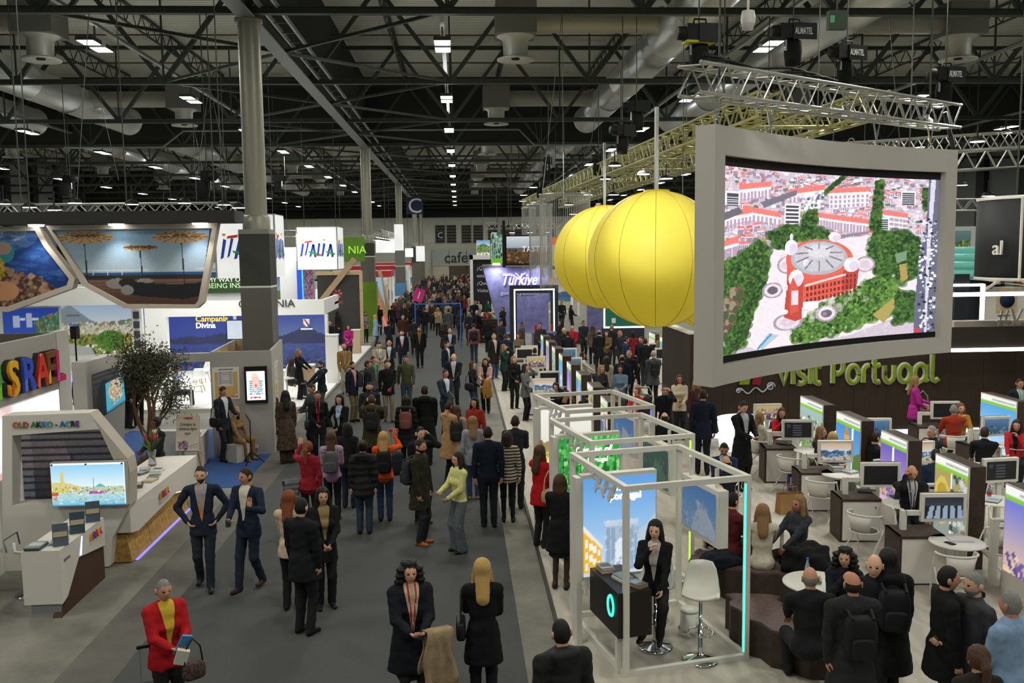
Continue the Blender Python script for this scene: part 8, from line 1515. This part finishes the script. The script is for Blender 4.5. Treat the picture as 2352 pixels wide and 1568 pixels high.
for sx in (-.06, .06): part('handle_bar', ALU, q, lambda b: b.bar((sx, 0, .55), (sx, 0, .98), .016))
part('grip', BLACK, q, lambda b: b.bar((-.09, 0, .98), (.09, 0, .98), .03)); x = put('shell', rounded('case', (.36, .22, .55), .35), None, q, (0, 0, .3)); omat(x, 0, mat('#23262a', .4)); [part('wheel', BLACK, q, lambda b: b.lathe([(.03, -.01), (.03, .01)], (sx, .05, .03), 10, ax='x')) for sx in (-.12, .12)]
p = Pp(940, 1286, 14, 'dark curly-haired woman in long black coat with red lanyard', t='#191b22', b='#141416', s='#b9a888', acc='#b02a34', hr='cu', hc='k', hem=.55, bot='s', leg='#2c2426', sh='#c9c4bc', al='f', ar='f', h=1.74, fat=1.15, hood=1); held('phone', p, 1, 'phone in the hands of the curly-haired woman', 'phone', BLACK, (.07, .14, .012))
drape('beige trench coat over the arm of the curly-haired woman', mat('#9a8568', .85, noise=.3, nscale=6, bump=.6), hand_at(p, 1)+Vector((.16, .08, .05)), .35, .62, .28)
Pp(1107, 1281, 180, 'blonde woman in long black coat seen from behind', t='#131416', b='#15151a', hr='lo', hc='y', hem=.62, al='c', ar='f', h=1.74, bag=('#1a1b1d', 'black bag with gold clasp beside the blonde woman', (.24, -.03, .98)))
Pp(1290, 1421, 198, 'short-haired man in dark puffer jacket at the bottom edge', pat=mat('#17181a', .7, noise=.10, wave=('Z', 2.6, .8), bump=.5), t='#15171c', b='#1a1b1f', hc='k', hem=.8, fat=1.12, hood=1, h=1.8)
# ---- cubicles
Pp(1505, 1193, -22, 'long dark-haired woman in black seated on a bar stool', z=Z0, t='#18181a', b='#17171a', s='#b8b0a8', hr='lo', hc='k', sit=.80, al='m', ar='k', h=1.7, hem=.7, bot='t')
Pp(1240, 1021, 135, 'woman in bright red jacket at the middle cubicle desk', z=Z0, t='#b01820', b='#1a1a1c', hr='lo', hc='b', hem=.74, ar='u', al='c', h=1.74, bag=('#b89a72', 'tan shoulder bag of the woman in bright red', (-.25, .08, .95)))
Pp(1286, 1088, 160, 'brown-haired woman in black dress and tall boots at the cubicle', z=Z0, t='#17171a', b='#18181b', hr='bo', hc='b', hem=.6, bot='s', leg='#4a342e', al='f', ar='c', h=1.72)
# ---- left stands
p = Pp(510, 886, 60, 'man in dark suit looking at his phone before the kiosk', t='#25282d', b='#26282d', s='#c9cdd2', hem=.74, al='p', ar='f', h=1.84, nod=.2, bag=('#17181a', 'small black bag on the hip of the man by the kiosk', (-.24, .02, .95))); held('phone', p, 1, 'phone held by the man in front of the kiosk', 'phone', BLACK, (.075, .012, .15))
Pp(541, 932, 55, 'fair-haired seated woman in tan dress and suede boots', t='#8a6f50', b='#8a6f50', hr='bu', hc='y', sit=.42, bot='s', leg='#8a5f34', sh='#8a5f34', al='k', ar='k', h=1.7)
Pp(631, 909, -70, 'caricature artist seated at a tablet stand', t='#1b1c1f', b='#1c1d20', sit=.45, al='t', ar='t', h=1.74, hc='k')
Pp(655, 896, 196, 'black-haired woman in long leopard print coat', pat=mat('#4a3c2e', .9, noise=.75, nscale=16), t='#3a2e24', b='#3a2e24', hr='lo', hc='k', hem=.35, bot='w', al='p', ar='p', h=1.76)
Pp(716, 879, -55, 'man in grey jumper bending over his phone', t='#3c4044', b='#202226', hem=.88, al='f', ar='f', nod=.35, hc='d')
Pp(729, 896, 8, 'short-haired woman in black with bright red lanyard', t='#17181a', b='#18191b', hr='sh', fem=1, hc='k', hem=.72, acc='#c0242c', s='#1d1e20', al='c', ar='d', h=1.76, bag=('#26272a', 'dark bag of the woman with red lanyard', (-.27, 0, .95)))
Pp(780, 905, -18, 'smiling woman in black jacket and light blue shirt', t='#18191b', b='#1a1b1d', s='#9fb0c8', hr='bo', hc='k', hem=.72, al='h', ar='c', h=1.74)
p = Pp(737, 828, -62, 'bearded cameraman in dark hooded vest', t='#252c34', b='#4a4d52', beard=1, hem=.86, al='t', ar='t', hc='k', hood=1); held('video_camera', p, -1, 'black video camera in the hands of the cameraman', 'camera', BLACK, (.14, .3, .14), (-.03, 0, .03))
Pp(685, 801, 70, 'fair-haired woman in black suit at the wooden counter', z=.1, t='#17181b', b='#17181b', hr='lo', hc='l', hem=.74, al='t', ar='t')
Pp(669, 822, 130, 'long-haired woman seated on a white chair by the counter', z=.1, t='#4a4c48', b='#23304a', hr='lo', hc='b', sit=.46)
Pp(790, 788, 15, 'bald man in camel jumper with badge', t='#8a6a3a', b='#a39a84', hr='ba', hc='k', beard=1, hem=.9, al='p', ar='c', acc='#8a8fa8')
p = Pp(357, 957, -32, 'attendant in black suit and white shirt behind the long counter', t='#1c1d20', b='#1c1d20', s='#d8d6d2', hr='bu', hc='k', hem=.74, al='f', ar='c', skin='#6a4432', h=1.76)
Pp(270, 753, -25, 'speaker in pale jumper at the violet-lit desk', z=.3, t='#a39f96', b='#3a3c40', hc='b', al='t', ar='k', h=1.8, lvl=1)
for k, (x, y, c, hc_) in enumerate(((215, 789, '#2c2d30', 'k'), (190, 790, '#3a3430', 'd'), (235, 796, '#23262a', 'g'), (252, 793, '#4a4038', 'k'), (290, 797, '#55504a', 'w'), (308, 796, '#2a2c30', 'g'), (262, 806, '#3a3c44', 'd'), (325, 803, '#25262a', 'b'))): Pp(x, y, 178, '%s seated listener from the left before the speaker desk' % ORD[k], t=c, hc=hc_, sit=.46, lvl=2, hr='sh' if k != 4 else 'ba', grp='seated audience')
Pp(287, 842, 150, 'dark-haired man standing behind the tree', t='#1f2124', b='#1d1e20', lvl=1, h=1.8); Pp(312, 846, 190, 'person in black behind the crown of the tree', t='#191a1c', b='#191a1c', hr='bo', hc='k', lvl=1); Pp(403, 838, 100, 'person in pale blue shirt among the white chairs', t='#8a9ab0', b='#2a2c34', sit=.46, lvl=1); Pp(190, 898, 120, 'fair-haired woman in black seen past the grey tower', t='#1c1d1f', b='#1c1d1f', hr='lo', hc='l', lvl=1, sit=.46); Pp(178, 850, 140, 'figure in black behind the grey tower', t='#17181a', b='#17181a', lvl=1)
# ---- Portuguese stand, right
Pp(1615, 893, 172, 'tall man in navy suit walking away before the dark wall', z=Z0, t='#1b2230', b='#1b212c', hem=.76, w=.25, h=1.9, hc='d', fat=1.06)
p = Pp(1706, 919, 22, 'man in black overcoat reading his phone before the wall', z=Z0, t='#161719', b='#17181a', s='#b8b8bc', hem=.5, al='f', ar='f', nod=.3, h=1.86); held('phone', p, -1, 'phone read by the man in black overcoat', 'phone', BLACK, (.07, .14, .012))
Pp(1796, 936, -15, 'woman in red jacket seated with hand at her mouth', z=Z0, t='#b02028', b='#1a1b1d', s='#17181a', hr='lo', hc='b', sit=.46, al='m', ar='t')
Pp(1746, 946, 100, 'fair-haired woman with white coat seated from behind', z=Z0, t='#c9c4b4', b='#1a1b1d', hr='lo', hc='l', sit=.46, al='k', ar='k')
Pp(1663, 1014, -12, 'bearded man in blue suit seated looking down', z=Z0, t='#202c48', b='#202c48', s='#a9b4c8', beard=1, sit=.46, al='k', ar='t', nod=.35)
Pp(1668, 1046, 178, 'balding man in dark blue seated with back to the camera', z=Z0, t='#1e2430', b='#1e2430', hr='ba', hc='k', sit=.46, al='t', ar='t')
Pp(2103, 863, 68, 'blonde woman in fuchsia jacket standing by the dark wall', z=Z0, t='#a82a86', b='#17181a', hr='lo', hc='l', hem=.74, al='c', ar='f', h=1.8, bot='n', bag=('#b8a48a', 'beige handbag on the arm of the woman in fuchsia', (.3, -.2, .95)))
Pp(2192, 928, 172, 'grey-haired man in brick red jacket seated from behind', z=Z0, t='#9a3420', b='#3a3c40', hr='sh', hc='g', sit=.46, al='t', ar='t', fat=1.08)
Pp(2207, 925, -8, 'auburn woman in mustard jumper seated behind the red jacket', z=Z0, t='#b07a28', b='#2a2c30', hr='lo', hc='r', sit=.46, al='m', ar='t')
Pp(2342, 868, 2, 'man in dark suit with green lanyard at the right edge', z=Z0, t='#1f2327', b='#1f2327', s='#a9b0b8', acc='#3aa04a', hem=.74)
Pp(2142, 976, -78, 'grey-haired man in black seated in profile facing left', z=Z0, t='#1d1f23', b='#1d1f23', hr='sh', hc='g', sit=.46, al='m', ar='t')
Pp(2262, 979, 160, 'man in black with tan scarf seated from behind', z=Z0, t='#161719', b='#161719', s='#7a5a3a', hc='d', sit=.46, al='t', ar='t')
Pp(2336, 963, -35, 'woman in red cardigan seated at the right edge', z=Z0, t='#a8242c', b='#17181a', s='#17181a', hr='lo', hc='d', sit=.46, al='t', ar='m')
Pp(1886, 978, 30, 'light brown haired woman in dark flowered blouse writing', pat=mat('#34282c', .9, noise=.8, nscale=22), z=Z0, t='#2c2428', b='#1c1d20', hr='lo', hc='l', sit=.46, al='t', ar='t', yaw=20)
Pp(1913, 991, 168, 'blonde head of a person seated before the sunny tower', z=Z0, t='#26272b', b='#1c1d20', hr='bo', hc='y', sit=.46)
p = Pp(2094, 1066, -12, 'bald man in black suit and glasses telephoning at a laptop', z=Z0, t='#17191d', b='#18191d', s='#b9b9bd', acc='#3a3c44', hr='ba', hc='g', sit=.46, al='e', ar='t', h=1.84, fat=1.06, nod=.15)
Pp(2010, 990, 110, 'person half hidden behind the violet tower with raised hand', z=Z0, t='#1d1f22', b='#1d1f22', sit=.46, al='m', lvl=1); Pp(2150, 1030, 170, 'dark head behind the cooking picture tower', z=Z0, t='#2a3444', b='#1d1f22', sit=.46, lvl=1)
Pp(1752, 1156, 165, 'light brown haired woman in cream blouse seated from behind', z=Z0, t='#c4bba8', b='#1d1e21', hr='lo', hc='l', sit=.46, al='t', ar='t', h=1.74)
Pp(1836, 1136, -65, 'long fair-haired woman in dark dotted blouse seated in profile', pat=mat('#34363c', .9, noise=.85, nscale=45), z=Z0, t='#2a2c32', b='#1d1e21', hr='lo', hc='l', sit=.46, al='t', ar='t', h=1.74)
Pp(1682, 1130, 120, 'man in maroon jumper seated behind the cased screen', z=Z0, t='#5a2028', b='#2a2c30', hc='k', sit=.46, al='k', ar='t'); Pp(1648, 1110, 60, 'balding man seated behind the nearest cubicle', z=Z0, t='#25282e', b='#25282e', hr='ba', hc='d', sit=.46, lvl=1)
Pp(1862, 1301, 172, 'bald man in dark suit seated on the curved bench from behind', z=Z0, t='#1d1e21', b='#1d1e21', hr='ba', hc='g', sit=.46, al='t', ar='t', h=1.86, fat=1.1, hem=.8)
Pp(1941, 1256, -16, 'dark wavy-haired woman smiling with chin on hand', z=Z0, t='#1c1e22', b='#1a1b1d', hr='cu', hc='k', sit=.46, al='m', ar='t', h=1.72, yaw=-15)
Pp(1960, 1313, 176, 'bald man in charcoal coat standing with back to the camera', z=Z0, t='#27282a', b='#1b1c1e', hr='ba', hc='d', hem=.55, al='c', ar='d', h=1.78, fat=1.14, bp=('#151618', 'black rucksack with red zip on the charcoal coat'))
Pp(2042, 1258, 170, 'dark straight-haired woman in long black coat from behind', z=Z0, t='#141517', b='#141517', hr='lo', hc='k', hem=.5, al='p', ar='p', h=1.82, fat=1.12, hood=1, bp=('#191b1e', 'slim black rucksack beside the woman in long black coat'))
Pp(2010, 1270, -30, 'bald man half hidden behind the dark-haired woman', z=Z0, t='#1b1c1f', b='#1b1c1f', hr='ba', hc='b', h=1.78)
Pp(2176, 1297, 78, 'man in black coat and dark red trousers embracing another', z=Z0, t='#151618', b='#5a1a24', hc='k', hem=.7, al='p', ar='o', h=1.84, fat=1.14)
Pp(2240, 1311, -80, 'grey-haired man in glasses and grey jacket being embraced', z=Z0, t='#3a3b3d', b='#202226', hr='sh', hc='g', hem=.78, al='f', h=1.8, beard=1)
Pp(2325, 1356, 205, 'grey-haired man in light blue shirt from behind at right', z=Z0, t='#7f9ab8', b='#2a2d34', hr='sh', hc='g', hem=.84, al='c', ar='c', h=1.82, fat=1.12, bag=('#1f2228', 'dark shoulder bag on the light blue shirt', (-.25, .15, 1.1)))
Pp(2248, 1481, 178, 'ponytailed woman at the lower right corner from behind', z=Z0, t='#2a2622', b='#1d1e21', hr='po', hc='b', h=1.66)
heap('heap of black coats behind the seated bald man', mat('#131315', .95), G(1853, 1290, .62), (.62, .5, .5), .4); heap('dark blue coat lying on the rear curved bench', mat('#1c222c', .95), G(1655, 1285, .56), (.62, .42, .22), .2, 2)
# ---- Portuguese stand, behind the cubicles
MID = ((1295, 751, -5, '#23272c', 'ba', 'k', 'bald man in dark jumper', 0), (1304, 759, 178, '#1c2028', 'sh', 'd', 'man in navy jacket from behind', 0), (1315, 746, -15, '#a8222a', 'ba', 'g', 'balding man in red jacket with folded arms', 0), (1361, 747, 176, '#5c564e', 'lo', 'b', 'wavy-haired woman in taupe from behind', 0), (1376, 757, 178, '#1b1c20', 'ba', 'd', 'balding man in black suit from behind', 0), (1393, 759, -10, '#6a563a', 'lo', 'd', 'smiling woman in brown with coat on arm', 0), (1423, 758, 60, '#26282e', 'sh', 'l', 'fair man in dark suit in profile', 0), (1438, 772, 100, '#1f2c48', 'sh', 'd', 'man in blue and red jacket', 0), (1482, 776, 170, '#17181b', 'sh', 'k', 'man in black shirt from behind', 0), (1473, 772, -40, '#1f2126', 'sh', 'd', 'man in black talking to the man beside him', 0), (1501, 804, 180, '#565a62', 'gr', 'w', 'grey-capped person in grey hoodie with rucksack', 0), (1429, 813, 178, '#20283a', 'ba', 'd', 'balding man in navy suit from behind', 0), (1445, 803, -35, '#1c1d20', 'sh', 'g', 'grey-haired man in black coat leaning in', 0), (1425, 838, -12, '#5f7388', 'bo', 'k', 'woman in slate blue jumper with lanyard', 0), (1381, 838, 30, '#2a2a2c', 'lo', 'l', 'fair woman in black top and cream sleeves', 0), (1393, 818, 176, '#bdb19a', 'lo', 'd', 'dark-haired woman in cream from behind', 0), (1338, 808, 80, '#b4ada0', 'lo', 'd', 'woman in pale blouse seated in profile', .46), (1528, 882, -10, '#1a1c20', 'sh', 'd', 'bearded man in black suit telephoning', 0), (1561, 860, -8, '#bcae92', 'lo', 'b', 'woman in cream cardigan with white bag', 0), (1555, 822, -25, '#191a1d', 'lo', 'd', 'woman in black leaning by the wall', 0), (1228, 798, 165, '#17191d', 'sh', 'k', 'man in black seated from behind by the aisle', .46), (1274, 872, 30, '#17181b', 'sh', 'd', 'man in black with red lanyard bending over a table', 0), (1285, 860, -20, '#1d1f22', 'bo', 'd', 'dark-haired woman seated behind the bending man', .46), (1199, 739, 60, '#4a483e', 'sh', 'd', 'man in olive grey coat in the light portal', 0), (1241, 741, -10, '#3a3434', 'sh', 'k', 'attendant behind the violet counter', 0), (1463, 888, -45, '#a02a2e', 'bu', 'r', 'red-haired woman in red seated behind the cubicles', .46), (1486, 907, 170, '#2a2c32', 'bo', 'd', 'dark head seated behind the farthest cubicle', .46), (1527, 946, 175, '#1b1c1f', 'ba', 'd', 'bald man in dark suit seated near the lit screen', .46), (1350, 895, 150, '#23252a', 'sh', 'd', 'person seated between the near towers', .46), (1310, 908, 120, '#4a3a30', 'lo', 'b', 'brown-haired woman seated under the farthest cubicle', .46), (1415, 890, -20, '#2f3034', 'gr', 'g', 'grey-haired man seated among the towers', .46), (1600, 870, 20, '#4a2a2c', 'lo', 'l', 'woman with shoulder-length hair beside the suited man', 0), (1520, 765, 175, '#8a7a52', 'bo', 'y', 'blonde woman in tan coat near the far towers', 0), (1545, 745, 160, '#1d1f24', 'sh', 'k', 'man in black under the hidden balloon', 0), (1455, 760, 170, '#7a2028', 'bo', 'k', 'person in dark red near the green screen', 0), (1405, 745, 150, '#22252a', 'sh', 'l', 'fair man beyond the counters', 0), (1340, 735, 20, '#2a2c30', 'sh', 'd', 'dark man by the violet pillar', 0), (1288, 735, -60, '#1c1e24', 'bo', 'k', 'dark-haired woman right of the light portal', 0), (1150, 735, 30, '#2c3038', 'sh', 'k', 'man beside the slatted planter', 0), (1120, 730, 170, '#1b1d22', 'bo', 'd', 'woman in black by the white table', 0), (1290, 690, -20, '#23262c', 'sh', 'd', 'man standing inside the Turkish stand', 0), (1312, 700, 60, '#1a1c20', 'lo', 'k', 'woman standing inside the Turkish stand', 0))
for k, (x, y, rz, c, hr_, hc_, lab, st_) in enumerate(MID):
    kw = dict(t=c, b=('#1b1c20', '#20242c', '#2a2c30')[k % 3], hr=hr_, hc=hc_, sit=st_, lvl=1, hem=(.8, .7, .88)[k % 3], z=Z0, al=('c', 'd', 'f', 'd')[k % 4], ar=('d', 'f', 'c', 'd')[k % 4])
    if st_: kw.update(al='t', ar='k'); kw['hem'] = .8
    if 'telephoning' in lab: kw['ar'] = 'e'
    if 'bending' in lab: kw['lean'] = .7
    if c == '#565a62': kw['bp'] = ('#2c2e30', 'black rucksack on the grey hoodie')
    if 'red lanyard' in lab: kw['acc'] = '#c0242c'
    Pp(x, y, rz, lab, **kw)
# ---- stands past the kiosk and people further down the aisle
MID2 = ((838, 716, 30, '#8a8684', 'bo', 'd', 'woman in pale grey coat by the wooden counter'), (862, 722, 120, '#7f98b4', 'bo', 'y', 'woman in light blue jacket walking past the green column'), (893, 735, 176, '#22242a', 'sh', 'k', 'man in dark coat walking away on the left'), (925, 722, 20, '#4a2a22', 'sh', 'd', 'man in dark jacket with orange collar'), (957, 700, 178, '#1c1d21', 'sh', 'k', 'man in black suit from behind in the blue frame'), (975, 705, 178, '#191a1e', 'sh', 'd', 'man in black jumper from behind in the blue frame'), (1005, 705, 15, '#a08a68', 'lo', 'l', 'fair woman in tan striding past the blue frame'), (1030, 708, 176, '#4a4a4c', 'sh', 'd', 'man in grey suit from behind at the blue frame'), (1055, 712, 160, '#3a332e', 'lo', 'd', 'woman in brown at the right of the blue frame'), (1077, 715, -20, '#23282f', 'gr', 'g', 'grey-haired man reading at the aisle side'), (1083, 678, 100, '#7a2830', 'sh', 'd', 'man in dark red shirt past the blue frame'), (1100, 665, 60, '#23272e', 'ba', 'g', 'grey man in dark jacket by the black board'), (1095, 712, 150, '#1a1b1d', 'gr', 'w', 'person with white cap by the planter'), (1155, 705, -30, '#1e2024', 'bo', 'k', 'attendant behind the flowers of the slatted planter'), (770, 695, 30, '#2a2c30', 'sh', 'k', 'man seated under the star emblem wall'), (785, 700, 0, '#c9c4b8', 'sh', 'd', 'person in white at the wooden stand'), (806, 692, 40, '#26282c', 'sh', 'k', 'man in black at the wooden stand'), (757, 735, 10, '#1b1c1f', 'sh', 'k', 'man in black suit at the white reception box'), (800, 745, 0, '#b02a7a', 'bo', 'd', 'woman in magenta at the wooden stand'), (775, 715, 120, '#1a1b1e', 'bo', 'k', 'woman in black at the wooden stand'), (900, 700, 160, '#23252a', 'sh', 'd', 'man in dark suit among the crowd on the left'), (938, 690, 0, '#3c3630', 'sh', 'b', 'man in brown coat in the middle of the crowd'), (1020, 742, 170, '#2a201c', 'cu', 'd', 'woman with bushy dark hair at the blue post'), (985, 690, 10, '#c9b8a0', 'lo', 'b', 'woman in cream coat in the crowd'), (1045, 690, 170, '#2c3644', 'sh', 'd', 'man in blue coat in the crowd'), (1120, 690, 40, '#1d4a40', 'bo', 'd', 'woman in dark green by the white table'), (870, 700, 30, '#1d1f24', 'sh', 'k', 'man in black past the green column'), (950, 730, 182, '#25272c', 'sh', 'd', 'man walking away left of the blue frame'))
for k, (x, y, rz, c, hr_, hc_, lab) in enumerate(MID2): Pp(x, y, rz, lab, t=c, b=('#1b1c20', '#26344a', '#2a2c30')[k % 3], hr=hr_, hc=hc_, lvl=1, hem=(.8, .6, .88)[k % 3], al=('c', 'd', 'f', 'd')[k % 4], ar=('d', 'f', 'c', 'd')[k % 4], w=(0, .35)[k % 2], z=.1 if x < 830 else 0)
# ---- the far crowd filling the aisle
rc = random.Random(11); TC = ('#1d1f24', '#23262c', '#2c2a28', '#3a342c', '#4a4440', '#1b2230', '#5a5048', '#8a7e6c', '#2a3440', '#6a2a2c', '#b0a898', '#17181a'); TN = ('black', 'charcoal', 'dark grey', 'brown', 'taupe', 'navy', 'grey brown', 'beige', 'slate blue', 'dark red', 'cream', 'jet black')
spots = []
for k in range(4000):
    if len(spots) >= 150: break
    y = 56+72*rc.random()**.85; x = rc.uniform(-4.6, 1.5)
    if all((x-a)**2+(y-b)**2 > (.55+.012*(y-56))**2 for a, b in spots): spots.append((x, y))
spots.sort(key=lambda s: (int((s[1]-56)/9), s[0]))
row = {}; used_labels = set()
for k, (x, y) in enumerate(spots):
    i = rc.randrange(12); r = int((y-56)/9); row[r] = row.get(r, 0)+1
    rz_ = rc.choice((0, 180, 175, 5, 90, -60, 200)); hr_ = ('sh', 'sh', 'lo', 'bo')[k % 4]; hk = 'kdbdlg'[k % 6]
    mk = lambda: '%s far person in %s %s, %s %s hair, aisle %s, band %s' % ('approaching' if abs(rz_) < 30 else ('departing' if abs(rz_) > 150 else 'sideways'), TN[i], ('jacket', 'long coat')[k % 2], {'k': 'black', 'd': 'dark', 'b': 'brown', 'l': 'fair', 'g': 'grey'}[hk], {'sh': 'short', 'lo': 'long', 'bo': 'bobbed'}[hr_], 'left' if x < -2.6 else ('middle' if x < -.4 else 'right'), ORD[r])
    lab = mk()
    while lab in used_labels: i = (i+1) % 12; lab = mk()
    used_labels.add(lab)
    person((x, y), rz_, lab, t=TC[i], b=('#1b1c20', '#20242c', '#2c3648')[k % 3], hr=hr_, hc=hk, lvl=2, h=rc.uniform(1.64, 1.84), hem=(.8, .6)[k % 2], al=('d', 'c')[k % 2], ar=('d', 'f')[(k//2) % 2], w=(0, .4)[(k//3) % 2], grp='far crowd in the aisle')

g = G(541, 932, .42+.93); o = empty('box_stool', (g.x, g.y, 0), R(55), 'pale box stool under the seated woman in tan dress', 'stool'); part('box', OFFW2, o, lambda b: b.b2((-.2, -.2, 0), (.2, .2, .40))); part('cushion', BEIGE, o, lambda b: b.b2((-.2, -.2, .40), (.2, .2, .43)))
g = G(631, 909, .45+.93); o = empty('folding_stool', (g.x, g.y, 0), R(-70), 'small black stool under the caricature artist', 'stool'); part('seat', BLACK, o, lambda b: b.b2((-.18, -.18, .42), (.18, .18, .46)))
for sx in (-1, 1):
    for sy in (-1, 1): part('leg', BLACK, o, lambda b: b.bar((sx*.15, sy*.15, .42), (sx*.17, sy*.17, 0), .025))
